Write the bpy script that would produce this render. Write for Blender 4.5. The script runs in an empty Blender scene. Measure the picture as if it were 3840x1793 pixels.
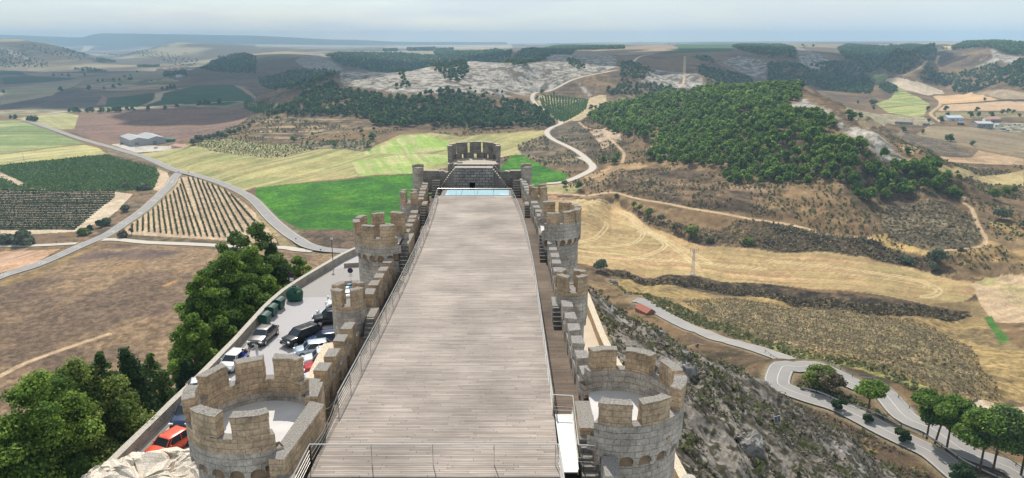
import bpy, bmesh, math, random
import numpy as np
from mathutils import Vector, Matrix
random.seed(7); RNG = np.random.default_rng(7)
scene = bpy.context.scene
COL = scene.collection
# ------------------------------------------------------------------ camera
F0, XC, YC, YH = 2700.0, 1920.0, 896.5, 152.0
TH = math.atan((YC-YH)/F0); CT, ST = math.cos(TH), math.sin(TH); CZ = 18.0
cd = bpy.data.cameras.new('camera'); cam = bpy.data.objects.new('camera', cd); COL.objects.link(cam)
cd.sensor_width = 36.0; cd.lens = 36.0*F0/3840.0; cd.clip_start = 0.5; cd.clip_end = 120000
cam.location = (0, 0, CZ); cam.rotation_euler = (math.pi/2-TH, 0, 0); scene.camera = cam
# ------------------------------------------------------------------ sky, sun, exposure
SUN_EL, SUN_AZ = math.radians(48), math.radians(13.3)      # azimuth: left of straight ahead
w = bpy.data.worlds.new("World"); scene.world = w; w.use_nodes = True
nt = w.node_tree; nt.nodes.clear()
out = nt.nodes.new('ShaderNodeOutputWorld'); bg = nt.nodes.new('ShaderNodeBackground')
sk = nt.nodes.new('ShaderNodeTexSky'); sk.sky_type = 'NISHITA'; sk.sun_disc = False
sk.sun_elevation = SUN_EL; sk.sun_rotation = -SUN_AZ; sk.altitude = 800; sk.air_density = 1.0; sk.dust_density = 1.0; sk.ozone_density = 1.6
tcw = nt.nodes.new('ShaderNodeTexCoord'); mpw = nt.nodes.new('ShaderNodeMapping'); mpw.inputs['Scale'].default_value = (2.2, 2.2, 16)
nzw = nt.nodes.new('ShaderNodeTexNoise'); nzw.inputs['Scale'].default_value = 1.6; nzw.inputs['Detail'].default_value = 7; nzw.inputs['Roughness'].default_value = .55
rpw = nt.nodes.new('ShaderNodeValToRGB'); rpw.color_ramp.elements[0].position = .42; rpw.color_ramp.elements[1].position = .62
mxw = nt.nodes.new('ShaderNodeMixRGB'); mxw.inputs['Color2'].default_value = (6.6, 7.1, 7.4, 1)
sclw = nt.nodes.new('ShaderNodeMath'); sclw.operation = 'MULTIPLY_ADD'; sclw.inputs[1].default_value = .45; sclw.inputs[2].default_value = .5
nt.links.new(tcw.outputs['Generated'], mpw.inputs[0]); nt.links.new(mpw.outputs[0], nzw.inputs['Vector'])
nt.links.new(nzw.outputs['Fac'], rpw.inputs[0]); nt.links.new(rpw.outputs[0], sclw.inputs[0]); nt.links.new(sclw.outputs[0], mxw.inputs['Fac'])
nt.links.new(sk.outputs[0], mxw.inputs['Color1']); nt.links.new(mxw.outputs[0], bg.inputs[0]); bg.inputs[1].default_value = 0.11
nt.links.new(bg.outputs[0], out.inputs[0])
sd = bpy.data.lights.new('sun', 'SUN'); sun = bpy.data.objects.new('sun', sd); COL.objects.link(sun)
sd.energy = 5.0; sd.angle = math.radians(.5); sd.color = (1, .94, .84)
SDIR = Vector((-math.sin(SUN_AZ)*math.cos(SUN_EL), math.cos(SUN_AZ)*math.cos(SUN_EL), math.sin(SUN_EL)))
sun.rotation_euler = SDIR.to_track_quat('Z', 'Y').to_euler()
scene.view_settings.view_transform = 'Standard'; scene.view_settings.look = 'None'
scene.view_settings.exposure = 0.17; scene.view_settings.gamma = 1.0
scene.cycles.volume_step_rate = 10; scene.cycles.volume_max_steps = 32; scene.cycles.max_bounces = 6; scene.cycles.volume_bounces = 0
HAZE = True; HAZE_D = 1.25e-4; HAZE_COL = (.50, .76, 1, 1)
# clouds: (x, y) of the middle of the shade on the ground, half sizes, seed
CLOUDS = [(-1400,2700,1000,650,1), (-700,1950,650,380,2), (-250,2500,620,480,11), (480,1900,470,360,4), (-470,1340,220,130,9), (900,2300,420,330,5), (-1900,1500,700,170,8)]
# ------------------------------------------------------------------ helpers
def tag(o, label=None, cat=None, group=None, kind=None):
    if label: o['label'] = label
    if cat: o['category'] = cat
    if group: o['group'] = group
    if kind: o['kind'] = kind
    return o
def empty(name, loc=(0,0,0), rz=0, label=None, cat=None, group=None):
    o = bpy.data.objects.new(name, None); COL.objects.link(o); o.location = loc; o.rotation_euler = (0,0,rz)
    o.empty_display_size = .2
    return tag(o, label, cat, group)
def copy_tree(o, parent=None):
    c = o.copy(); COL.objects.link(c); c.parent = parent
    for ch in list(o.children): copy_tree(ch, c)
    return c
def mesh_np(name, V, Fq, mats, parent=None, cols=None, smooth=False, mi=None, uv=None):
    """V (n,3); Fq (m,k) int array or list of tuples"""
    me = bpy.data.meshes.new(name)
    V = np.asarray(V, dtype=np.float32)
    if isinstance(Fq, np.ndarray):
        m, k = Fq.shape
        me.vertices.add(len(V)); me.vertices.foreach_set('co', V.ravel())
        me.loops.add(m*k); me.loops.foreach_set('vertex_index', Fq.astype(np.int32).ravel())
        me.polygons.add(m); me.polygons.foreach_set('loop_start', np.arange(0, m*k, k, dtype=np.int32))
        me.polygons.foreach_set('loop_total', np.full(m, k, dtype=np.int32))
        me.update(calc_edges=True)
    else:
        me.from_pydata([tuple(float(a) for a in v) for v in V], [], Fq)
    for mm in (mats if isinstance(mats, (list, tuple)) else [mats]): me.materials.append(mm)
    if mi is not None: me.polygons.foreach_set('material_index', np.asarray(mi, dtype=np.int32))
    if smooth: me.polygons.foreach_set('use_smooth', np.ones(len(me.polygons), dtype=bool))
    if cols is not None:
        a = me.color_attributes.new('Col', 'FLOAT_COLOR', 'POINT')
        c4 = np.ones((len(V), 4), dtype=np.float32); c4[:, :3] = cols; a.data.foreach_set('color', c4.ravel())
    if uv is not None:
        l = me.uv_layers.new(name='UVMap'); l.data.foreach_set('uv', np.asarray(uv, dtype=np.float32).ravel())
    me.update()
    o = bpy.data.objects.new(name, me); COL.objects.link(o); o.parent = parent
    return o
class MB:
    """collects polygons; build() links them as ONE mesh object; uv by box / cylinder mapping in metres"""
    def __init__(s): s.v = []; s.f = []; s.m = []; s.c = []; s.cyl = None; s.mi = 0
    def poly(s, pts):
        b = len(s.v); s.v += [tuple(p) for p in pts]; s.f.append(tuple(range(b, b+len(pts)))); s.m.append(s.mi); s.c.append(s.cyl)
    def grid(s, fn, nu, nv, flip=False):
        b = len(s.v)
        for i in range(nu+1):
            for j in range(nv+1): s.v.append(tuple(fn(i/nu, j/nv)))
        for i in range(nu):
            for j in range(nv):
                q = (b+i*(nv+1)+j, b+(i+1)*(nv+1)+j, b+(i+1)*(nv+1)+j+1, b+i*(nv+1)+j+1)
                s.f.append(q[::-1] if flip else q); s.m.append(s.mi); s.c.append(s.cyl)
    def prism(s, base, z0, z1, bottom=True, top=True):
        """base: ccw list of xy"""
        n = len(base); b = len(s.v)
        zt = z1 if isinstance(z1, (list, tuple)) else [z1]*n
        s.v += [(x, y, z0) for x, y in base] + [(x, y, zt[i]) for i, (x, y) in enumerate(base)]
        for i in range(n):
            j = (i+1) % n; s.f.append((b+i, b+j, b+n+j, b+n+i)); s.m.append(s.mi); s.c.append(s.cyl)
        if top: s.f.append(tuple(b+n+i for i in range(n))); s.m.append(s.mi); s.c.append(s.cyl)
        if bottom: s.f.append(tuple(b+n-1-i for i in range(n))); s.m.append(s.mi); s.c.append(s.cyl)
    def box(s, c, d, rz=0):
        x, y, z = c; a, b_, h = d[0]/2, d[1]/2, d[2]/2; ca, sa = math.cos(rz), math.sin(rz)
        s.prism([(x+u*ca-v*sa, y+u*sa+v*ca) for u, v in ((-a,-b_),(a,-b_),(a,b_),(-a,b_))], z-h, z+h)
    def tube(s, p0, p1, r0, r1=None, n=6, caps=True):
        r1 = r0 if r1 is None else r1; p0 = Vector(p0); p1 = Vector(p1); d = (p1-p0)
        if d.length < 1e-6: return
        d.normalize(); a = d.orthogonal().normalized(); q = d.cross(a); b = len(s.v)
        for p, r in ((p0, r0), (p1, r1)):
            for k in range(n):
                t = 2*math.pi*k/n; s.v.append(tuple(p+a*math.cos(t)*r+q*math.sin(t)*r))
        for k in range(n):
            j = (k+1) % n; s.f.append((b+k, b+j, b+n+j, b+n+k)); s.m.append(s.mi); s.c.append(s.cyl)
        if caps:
            s.f.append(tuple(b+n-1-k for k in range(n))); s.m.append(s.mi); s.c.append(s.cyl)
            s.f.append(tuple(b+n+k for k in range(n))); s.m.append(s.mi); s.c.append(s.cyl)
    def path(s, pts, r, n=6):
        for a, b in zip(pts[:-1], pts[1:]): s.tube(a, b, r, n=n)
    def sphere(s, c, r, nu=8, nv=6, sc=(1,1,1)):
        s.grid(lambda u, v: (c[0]+r*sc[0]*math.cos(2*math.pi*u)*math.sin(math.pi*v), c[1]+r*sc[1]*math.sin(2*math.pi*u)*math.sin(math.pi*v), c[2]-r*sc[2]*math.cos(math.pi*v)), nu, nv)
    def jitter(s, amp, freq=1.3, seed=0.0):
        V = np.array(s.v); s.v = [tuple(r) for r in V + amp*np.stack([vnoise(V[:,0]*freq+seed+i*9, V[:,1]*freq, V[:,2]*freq+i*3.3) for i in range(3)], 1)]
    def build(s, name, mats, parent=None, smooth=False):
        V = np.array(s.v, dtype=np.float64); uv = []
        for f, c in zip(s.f, s.c):
            P = V[list(f)]
            n = np.zeros(3)
            for i in range(len(f)):
                a = P[i]; b = P[(i+1) % len(f)]; n += np.cross(a-P[0], b-P[0])
            L = np.linalg.norm(n); n = n/L if L > 0 else np.array([0,0,1.])
            if abs(n[2]) > .75: uv.append(P[:, :2])
            elif c is not None:
                an = np.arctan2(P[:,1]-c[1], P[:,0]-c[0]); m0 = an[0]; an = m0+(an-m0+math.pi) % (2*math.pi)-math.pi
                uv.append(np.stack([an*c[2], P[:,2]], 1))
            else:
                t = np.array([-n[1], n[0]]); t /= np.linalg.norm(t)+1e-9; uv.append(np.stack([P[:, :2]@t, P[:,2]], 1))
        o = mesh_np(name, V, list(s.f), mats, parent, mi=s.m, uv=np.concatenate(uv), smooth=smooth)
        return o
# numpy value noise ------------------------------------------------
_T = np.random.default_rng(3).random(65536)
def _h(i, j, k): return _T[(i*73856093 ^ j*19349663 ^ k*83492791) & 65535]
def vnoise(x, y, z=None):
    z = np.zeros_like(x) if z is None else z
    xi = np.floor(x).astype(np.int64); yi = np.floor(y).astype(np.int64); zi = np.floor(z).astype(np.int64)
    fx, fy, fz = x-xi, y-yi, z-zi; fx = fx*fx*(3-2*fx); fy = fy*fy*(3-2*fy); fz = fz*fz*(3-2*fz)
    r = 0
    for a in (0, 1):
        for b in (0, 1):
            for c in (0, 1):
                if c and not np.any(fz): continue
                r = r + _h(xi+a, yi+b, zi+c)*(fx if a else 1-fx)*(fy if b else 1-fy)*(fz if c else 1-fz)
    return r*2-1
def fbm(x, y, oct=5, g=.5, ridged=False):
    r = 0; a = 1; t = 0
    for o in range(oct):
        n = vnoise(x*2**o+17.3*o, y*2**o-9.1*o)
        r = r + a*((1-2*np.abs(n)) if ridged else n); t += a; a *= g
    return r/t
def sstep(a, b, x): t = np.clip((x-a)/(b-a), 0, 1); return t*t*(3-2*t)
# ------------------------------------------------------------------ materials
def new_mat(name):
    m = bpy.data.materials.new(name); m.use_nodes = True; n = m.node_tree
    b = n.nodes['Principled BSDF']; b.inputs['Specular IOR Level'].default_value = .25
    return m, n, b
def N(nt, t, **kw):
    n = nt.nodes.new(t)
    for k, v in kw.items():
        if k in n.inputs: n.inputs[k].default_value = v
        else: setattr(n, k, v)
    return n
def flat(name, col, rough=.7, metal=0, noise=.12, nscale=3.0, spec=.3):
    m, n, b = new_mat(name); b.inputs['Roughness'].default_value = rough; b.inputs['Metallic'].default_value = metal
    b.inputs['Specular IOR Level'].default_value = spec
    tc = N(n, 'ShaderNodeTexCoord'); nz = N(n, 'ShaderNodeTexNoise', Scale=nscale, Detail=5.0)
    mr = N(n, 'ShaderNodeMapRange'); mr.inputs['To Min'].default_value = 1-noise*1.6; mr.inputs['To Max'].default_value = 1+noise*1.6
    mx = N(n, 'ShaderNodeVectorMath', operation='SCALE'); mx.inputs[0].default_value = col[:3]
    n.links.new(tc.outputs['Object'], nz.inputs['Vector']); n.links.new(nz.outputs['Fac'], mr.inputs[0]); n.links.new(mr.outputs[0], mx.inputs['Scale'])
    n.links.new(mx.outputs[0], b.inputs['Base Color'])
    return m
def masonry(name, ca, cb, mortar, top, bw=.62, bh=.3, topmix=1.0, stain=.55, mort=.018):
    m, n, b = new_mat(name); b.inputs['Roughness'].default_value = .92; b.inputs['Specular IOR Level'].default_value = .1
    L = n.links.new
    uv = N(n, 'ShaderNodeUVMap'); tc = N(n, 'ShaderNodeTexCoord'); geo = N(n, 'ShaderNodeNewGeometry')
    wz = N(n, 'ShaderNodeTexNoise', Scale=1.3, Detail=2.0); L(geo.outputs['Position'], wz.inputs['Vector'])
    ws = N(n, 'ShaderNodeVectorMath', operation='SCALE'); ws.inputs['Scale'].default_value = .10; L(wz.outputs['Color'], ws.inputs[0])
    wa = N(n, 'ShaderNodeVectorMath', operation='ADD'); L(uv.outputs[0], wa.inputs[0]); L(ws.outputs[0], wa.inputs[1])
    br = N(n, 'ShaderNodeTexBrick', Scale=1.0); br.inputs['Brick Width'].default_value = bw; br.inputs['Row Height'].default_value = bh
    br.inputs['Mortar Size'].default_value = mort; br.inputs['Mortar Smooth'].default_value = .3; br.inputs['Bias'].default_value = .0
    br.inputs['Color1'].default_value = (*ca, 1); br.inputs['Color2'].default_value = (*cb, 1); br.inputs['Mortar'].default_value = (*mortar, 1)
    L(wa.outputs[0], br.inputs['Vector'])
    n1 = N(n, 'ShaderNodeTexNoise', Scale=.9, Detail=8.0, Roughness=.65); L(geo.outputs['Position'], n1.inputs['Vector'])
    r1 = N(n, 'ShaderNodeMapRange'); r1.inputs['From Min'].default_value = .3; r1.inputs['From Max'].default_value = .7; r1.inputs['To Min'].default_value = 1-stain*.75; r1.inputs['To Max'].default_value = 1.2
    L(n1.outputs['Fac'], r1.inputs[0])
    n2 = N(n, 'ShaderNodeTexNoise', Scale=9.0, Detail=6.0, Roughness=.7); L(geo.outputs['Position'], n2.inputs['Vector'])
    r2 = N(n, 'ShaderNodeMapRange'); r2.inputs['From Min'].default_value = .3; r2.inputs['From Max'].default_value = .7; r2.inputs['To Min'].default_value = .62; r2.inputs['To Max'].default_value = 1.25
    L(n2.outputs['Fac'], r2.inputs[0])
    mm = N(n, 'ShaderNodeMath', operation='MULTIPLY'); L(r1.outputs[0], mm.inputs[0]); L(r2.outputs[0], mm.inputs[1])
    sc = N(n, 'ShaderNodeVectorMath', operation='SCALE'); L(br.outputs['Color'], sc.inputs[0]); L(mm.outputs[0], sc.inputs['Scale'])
    # lichen: dark runs on the faces, grey crust on top faces
    n3 = N(n, 'ShaderNodeTexNoise', Scale=2.2, Detail=7.0, Roughness=.7); mp = N(n, 'ShaderNodeMapping'); mp.inputs['Scale'].default_value = (1.6, 1.6, .55)
    L(geo.outputs['Position'], mp.inputs[0]); L(mp.outputs[0], n3.inputs['Vector'])
    r3 = N(n, 'ShaderNodeMapRange'); r3.inputs['From Min'].default_value = .56; r3.inputs['From Max'].default_value = .72; r3.inputs['To Max'].default_value = stain
    L(n3.outputs['Fac'], r3.inputs[0])
    mx = N(n, 'ShaderNodeMixRGB'); mx.inputs['Color2'].default_value = (.10, .09, .085, 1); L(r3.outputs[0], mx.inputs['Fac']); L(sc.outputs[0], mx.inputs['Color1'])
    sp = N(n, 'ShaderNodeSeparateXYZ'); L(geo.outputs['Normal'], sp.inputs[0])
    rt = N(n, 'ShaderNodeMapRange'); rt.inputs['From Min'].default_value = .5; rt.inputs['From Max'].default_value = .8; rt.inputs['To Max'].default_value = topmix; L(sp.outputs['Z'], rt.inputs[0])
    n4 = N(n, 'ShaderNodeTexNoise', Scale=14.0, Detail=5.0, Roughness=.8); L(geo.outputs['Position'], n4.inputs['Vector'])
    rr = N(n, 'ShaderNodeValToRGB'); rr.color_ramp.elements[0].position = .38; rr.color_ramp.elements[1].position = .62
    rr.color_ramp.elements[0].color = (top[0]*.55, top[1]*.55, top[2]*.55, 1); rr.color_ramp.elements[1].color = (top[0]*1.45, top[1]*1.45, top[2]*1.45, 1); L(n4.outputs['Fac'], rr.inputs[0])
    m2 = N(n, 'ShaderNodeMixRGB'); L(rt.outputs[0], m2.inputs['Fac']); L(mx.outputs[0], m2.inputs['Color1']); L(rr.outputs[0], m2.inputs['Color2'])
    L(m2.outputs[0], b.inputs['Base Color'])
    bp = N(n, 'ShaderNodeBump', Strength=.6, Distance=.05); ad = N(n, 'ShaderNodeMath', operation='MULTIPLY_ADD'); ad.inputs[1].default_value = .9
    L(br.outputs['Fac'], ad.inputs[0]); ad.inputs[1].default_value = -.8; L(n2.outputs['Fac'], ad.inputs[2]); L(ad.outputs[0], bp.inputs['Height']); L(bp.outputs[0], b.inputs['Normal'])
    return m
M = {}
M['tan'] = masonry('tan_limestone', (.62,.46,.30), (.51,.385,.255), (.36,.275,.195), (.235,.22,.20), bw=.6, bh=.29, stain=.75)
M['grey'] = masonry('grey_limestone', (.56,.50,.42), (.46,.41,.35), (.31,.28,.245), (.25,.235,.22), bw=.66, bh=.31, stain=.7)
M['dark'] = masonry('shade_dark_limestone', (.36,.33,.30), (.28,.26,.24), (.13,.125,.12), (.40,.36,.30), stain=.6, bw=.5, bh=.24)  # darker bow stone, the shade of its backlit side put into the colour
M['bow'] = masonry('bow_wall_stone', (.46,.43,.39), (.33,.31,.285), (.11,.105,.10), (.42,.38,.33), stain=.6, bw=.75, bh=.36, mort=.035)
M['stair'] = masonry('stair_stone', (.24,.22,.20), (.19,.175,.16), (.09,.08,.075), (.21,.195,.175), topmix=1, bw=.8, bh=.5)
M['lowwall'] = masonry('low_wall_stone', (.50,.45,.38), (.40,.36,.31), (.20,.18,.155), (.44,.41,.36), bw=.4, bh=.2, stain=.4)
M['sand'] = masonry('pale_sandstone', (.56,.44,.30), (.48,.37,.25), (.28,.21,.14), (.58,.49,.38), bw=.45, bh=.22, stain=.2)
M['plaster'] = flat('pale_floor_mortar', (.52,.50,.49), .9, noise=.12, nscale=1.2, spec=.1)
M['steel'] = flat('brushed_steel', (.62,.62,.60), .28, .9, noise=.05)
M['wire'] = flat('steel_wire', (.45,.45,.44), .4, .8, noise=.05)
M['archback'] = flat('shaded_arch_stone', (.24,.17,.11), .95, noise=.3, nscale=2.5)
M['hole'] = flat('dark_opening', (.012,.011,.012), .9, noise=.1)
# ------------------------------------------------------------------ pixel <-> place (survey of the photograph)
def pd(px, py):
    u = (px-XC)/F0; v = (py-YC)/F0; return u, CT-v*ST, ST+v*CT            # right, forward, down
def W(px, py, z): u, f, d = pd(px, py); k = (CZ-z)/d; return (u*k, f*k)
def crop(cx, cy, k, pts): return [(cx+x*k, cy+y*k) for x, y in pts]
K = 960/2139.
A1 = lambda *p: crop(0, 80, K, p)
A2 = lambda *p: crop(960, 80, K, p)
A3 = lambda *p: crop(1920, 80, K, p)
A4 = lambda *p: crop(2880, 80, K, p)
B1 = lambda *p: crop(0, 580, K, p)
B2 = lambda *p: crop(960, 580, K, p)
B3 = lambda *p: crop(1920, 580, K, p)
B4 = lambda *p: crop(2880, 580, K, p)
C5 = lambda *p: crop(2880, 1250, 960/2127., p)
# ------------------------------------------------------------------ terrain control points: (px, py, z)
CP = [
 # left valley near
 (-300,1793,-98),(0,1600,-96),(0,1350,-95),(300,1250,-94),(600,1150,-93),(760,1000,-95),(-700,1200,-98),(-700,900,-100),(0,1050,-99),(400,980,-98),
 (0,920,-100),(500,920,-98),(800,915,-97),(1050,930,-96),(1180,890,-93),(1350,930,-93),(1180,870,-96),(1350,860,-98),(0,800,-101),(400,800,-101),(-700,700,-103),
 (0,700,-100),(500,640,-101),(660,650,-101),(760,760,-99),(0,620,-103),(300,600,-102),(600,600,-101),(0,520,-104),(300,530,-104),(-700,560,-106),
 (540,550,-104),(650,555,-103),(130,460,-106),(400,450,-108),(700,430,-109),(940,415,-106),(840,395,-108),(300,410,-110),(0,430,-108),
 (1000,820,-99),(1300,740,-98),(1560,700,-99),(1900,700,-97),(2060,640,-95),(2100,660,-94),(1000,690,-98),(1400,650,-96),(1700,560,-93),
 (900,660,-98),(1000,590,-96),(1150,560,-95),(1350,560,-93),(1450,515,-88),(1600,500,-88),(1500,600,-95),(1800,520,-90),(2040,490,-90),
 # fields behind, foot of centre hill
 (740,535,-96),(900,505,-92),(1000,540,-94),(1100,560,-94),(1000,470,-88),(1200,490,-88),(1370,550,-92),(1300,470,-83),(1500,480,-84),(1000,445,-88),(900,440,-98),(820,475,-98),
 (1700,470,-84),(1900,460,-84),(2040,455,-86),
 # centre hill: slope and crest
 (1040,410,-86),(1100,370,-72),(1200,400,-72),(1200,330,-56),(1270,300,-48),(1280,272,-38),(1400,268,-37),(1400,330,-55),(1400,400,-72),(1600,330,-54),(1600,256,-34),(1640,250,-32),
 (1600,400,-72),(1770,232,-27),(1780,300,-48),(1800,380,-70),(1900,250,-30),(1950,330,-62),(1990,380,-80),(2000,430,-86),(1850,430,-80),
 # gap and road, vineyard 3
 (2010,370,-82),(2100,440,-84),(2120,370,-78),(2200,400,-78),(2250,400,-78),(2100,320,-60),(2200,290,-48),(2300,262,-38),(2000,300,-48),(2030,240,-28),
 (2130,205,-18),(2400,203,-17),(2700,195,-14),(2050,205,-18),(1960,250,-30),(2420,205,-17),(2500,300,-58),(2350,330,-66),(2600,260,-40),(2700,300,-62),(2560,340,-74),(2400,370,-80),
 (2300,350,-72),(2850,250,-45),(2800,300,-66),(2920,200,-14),(3000,250,-40),(3100,260,-55),(3060,290,-72),(3200,300,-82),(2780,330,-76),
 # plateau tops
 (2000,185,-12),(2400,178,-8),(2700,172,-6),(3000,172,-6),(3400,170,-5),(3700,165,0),
 # far right valley head
 (3300,280,-80),(3270,300,-84),(3200,230,-40),(3350,190,-8),(3150,200,-25),(3450,200,-12),(3500,180,-5),(3600,185,-8),(3700,200,-14),(3840,210,-14),
 (3400,270,-70),(3600,240,-40),(3700,260,-50),(3840,240,-35),(3500,320,-85),(3700,340,-86),(3840,330,-84),(3500,270,-66),(4300,330,-84),(4300,230,-30),(4300,180,0),
 (3300,380,-88),(3450,430,-90),(3400,360,-86),(3600,380,-88),(3840,400,-90),(3550,450,-91),(3840,490,-92),(4300,480,-92),
 (3120,350,-84),(3200,330,-84),(3150,400,-86),(3250,440,-90),(3300,470,-92),(3600,520,-93),(3840,570,-95),(3840,640,-94),(4400,700,-95),
 # right hill
 (2230,440,-84),(2220,402,-78),(2350,460,-80),(2400,390,-68),(2420,540,-84),(2440,610,-86),(2550,500,-72),(2500,372,-58),(2600,600,-80),(2700,340,-46),(2700,450,-60),(2700,690,-86),
 (2850,550,-66),(2850,340,-40),(2950,333,-36),(3010,326,-34),(2900,430,-50),(2950,650,-78),(3000,500,-55),(3050,372,-42),(3120,408,-45),(3100,500,-54),(3200,460,-50),(3300,530,-58),(3450,612,-70),(3590,722,-84),
 (3100,760,-86),(3100,640,-72),(3250,740,-86),(3300,640,-74),(3400,740,-86),(3250,580,-62),(2450,500,-76),
 # behind right hill
 (3060,365,-82),(3160,395,-86),(3330,520,-92),(3480,600,-91),(3620,700,-90),(2980,322,-80),(2750,333,-80),
 # right middle slopes
 (2300,560,-88),(2150,560,-90),(2200,620,-92),(2250,690,-92),(2300,700,-92),(2200,720,-93),(2100,720,-95),(2500,690,-90),(2700,760,-92),(2900,800,-92),(2400,740,-95),(2700,800,-97),(3000,850,-97),(3250,890,-97),
 (2450,830,-102),(2550,870,-103),(2620,900,-104),(2900,925,-103),(2600,850,-100),(2800,860,-98),(3100,900,-98),(3300,960,-102),(3480,1010,-104),(3600,1050,-103),(3700,1060,-104),(3500,900,-95),(3700,850,-92),(3840,800,-91),(3840,950,-97),(4400,900,-95),
 (2300,780,-104),(2200,900,-105),(2300,1000,-105),(2600,1035,-106),(3000,1090,-107),(3500,1160,-108),(2400,1035,-109),(2700,1075,-109),(3000,1130,-110),(3600,1190,-110),(3840,1150,-108),(4400,1200,-108),
 (2400,1120,-108),(2700,1200,-102),(3000,1280,-95),(3300,1300,-93),(3500,1400,-85),(3840,1400,-98),(3840,1300,-105),(3840,1250,-107),(2430,1150,-97),(2700,1250,-89),(2930,1330,-80),(3250,1390,-76),(3000,1350,-74),
 (3430,1520,-70),(3200,1425,-68),(3000,1392,-67),(2925,1420,-67),(3600,1640,-72),(3350,1600,-66),(3650,1780,-64),(3780,1780,-73),(3840,1600,-82),(3700,1520,-84),(4300,1700,-82),(4300,1793,-78),(4000,1900,-63),
 # castle ridge foot on the right
]
CPD = [ # (px, py, distance forward)
 # far left hills
 (0,148,4300),(-400,140,4300),(100,150,4400),(230,176,4300),(340,212,4300),(330,240,3700),(200,262,3300),(0,262,3200),(-400,300,3000),(400,235,4600),(0,200,3800),(200,215,3900),
 (-400,200,3700),(100,205,3900),
 # valley floor
 (400,285,2700),(550,250,3800),(300,300,2500),(0,320,2300),(600,290,2700),(450,215,6200),(420,200,8000),(700,270,3200),(-400,400,1700),
 # far plateaus / valley head
 (100,157,9500),(300,160,10500),(500,160,11500),(250,175,9800),(500,185,9000),(350,190,8800),(660,158,6300),(560,190,5600),(520,215,5200),(620,230,4600),(800,165,6800),(1000,172,7000),
 (750,200,5200),(850,240,4200),(700,250,4000),(600,240,4300),
 # nearer dark ridges left of centre
 (1050,192,3900),(880,205,3600),(1150,198,3700),(1300,192,4200),(1250,200,4300),(1500,196,4300),(1700,190,4600),(1880,182,4300),(1600,220,3300),(1400,235,3000),(1100,260,2500),(1190,210,3300),
 (760,262,2600),(900,300,2200),(1000,330,1900),(1200,280,2200),(800,290,2300),(1150,320,1900),(1250,262,2300),(1950,200,3000),
 (1000,162,11000),(1500,163,12000),(1900,162,12000),(1400,180,8000),(1100,180,8000),(1700,175,8500),
 # dark vineyards, mound
 (600,350,1700),(850,330,1850),(950,385,1450),(700,385,1500),(290,336,1900),(380,375,1600),(150,380,1600),(0,395,1550),(0,360,1750),(180,350,1750),(400,350,1850),(300,330,2100),(500,320,2200),
]
P3 = []
for px, py, z in CP: X, Y = W(px, py, z); P3.append((X, Y, z))
for px, py, Y in CPD:
    u, f, d = pd(px, py); k = Y/f; P3.append((u*k, Y, CZ-d*k))
for X, Y, z in [(-1600,1300,-100),(1600,1300,-88),(-24000,22000,0),(24000,22000,10),(0,22000,8),(-9000,22000,0),(9000,22000,10),(-30000,42000,0),(30000,42000,0),(0,42000,0),
                (0,100,-100),(-60,60,-96),(60,60,-90),(0,20,-100),(-60,20,-98),(60,20,-90),(3000,4500,0),(1500,4500,-5),(6000,7000,0),(-6000,7000,0),(400,3000,-12),(900,3000,-10),
                (0,15000,5),(3000,15000,10),(-5000,15000,3),(8000,15000,10),
                (-150,2600,-70),(150,2500,-50),(-420,1500,-70),(-250,1650,-80),(0,1900,-70),(-250,2000,-100),(-700,2000,-108),(-60,1750,-60)]: P3.append((X, Y, z))
P3 = np.array(P3)
UA, UB = 4.0, 1.6
def toUV(X, Y): return UA*X/Y, UB*np.log(Y)
cu, cv = toUV(P3[:,0], P3[:,1])
def kern(r2): return np.sqrt(r2+.03**2)
A = kern((cu[:,None]-cu)**2+(cv[:,None]-cv)**2); n = len(P3)
G = np.zeros((n+1, n+1)); G[:n,:n] = A - np.eye(n)*.012; G[:n,n] = 1; G[n,:n] = 1
sol = np.linalg.solve(G, np.append(P3[:,2], 0))
NU0, NV0 = 420, 520; u0g = np.linspace(-UA*1.6, UA*1.6, NU0); v0g = np.linspace(UB*math.log(15), UB*math.log(45000), NV0)
base = np.empty((NV0, NU0))
for i in range(NV0): base[i] = kern((u0g[:,None]-cu)**2+(v0g[i]-cv)**2)@sol[:n]+sol[n]
def bil(X, Y):
    u, v = toUV(X, Y); a = np.clip((u-u0g[0])/(u0g[1]-u0g[0]), 0, NU0-1.001); b = np.clip((v-v0g[0])/(v0g[1]-v0g[0]), 0, NV0-1.001)
    i = a.astype(int); j = b.astype(int); fa = a-i; fb = b-j
    return base[j,i]*(1-fa)*(1-fb)+base[j,i+1]*fa*(1-fb)+base[j+1,i]*(1-fa)*fb+base[j+1,i+1]*fa*fb
# castle rock: outline of the walled platform, ground falls away from it
PLAT = np.array([(-31.5,20),(-31.6,63),(-30.5,84),(-29.6,92),(-24.8,109),(-10,112),(3,110),(9,100),(10.4,72),(12.6,52),(15.2,27),(16,15),(-22,10)])
def seg_dist(X, Y, pts, closed=True):
    d = np.full(X.shape, 1e9); m = len(pts)
    for i in range(m if closed else m-1):
        a = pts[i]; b = pts[(i+1) % m]; ab = (b[0]-a[0], b[1]-a[1]); L = ab[0]**2+ab[1]**2
        t = np.clip(((X-a[0])*ab[0]+(Y-a[1])*ab[1])/L, 0, 1); d = np.minimum(d, np.hypot(X-a[0]-t*ab[0], Y-a[1]-t*ab[1]))
    return d
def inpoly(X, Y, pts):
    r = np.zeros(X.shape, bool); m = len(pts)
    for i in range(m):
        x1, y1 = pts[i]; x2, y2 = pts[(i+1) % m]
        if y1 == y2: continue
        c = ((y1 > Y) != (y2 > Y)) & (X < (x2-x1)*(Y-y1)/(y2-y1)+x1); r ^= c
    return r
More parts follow.
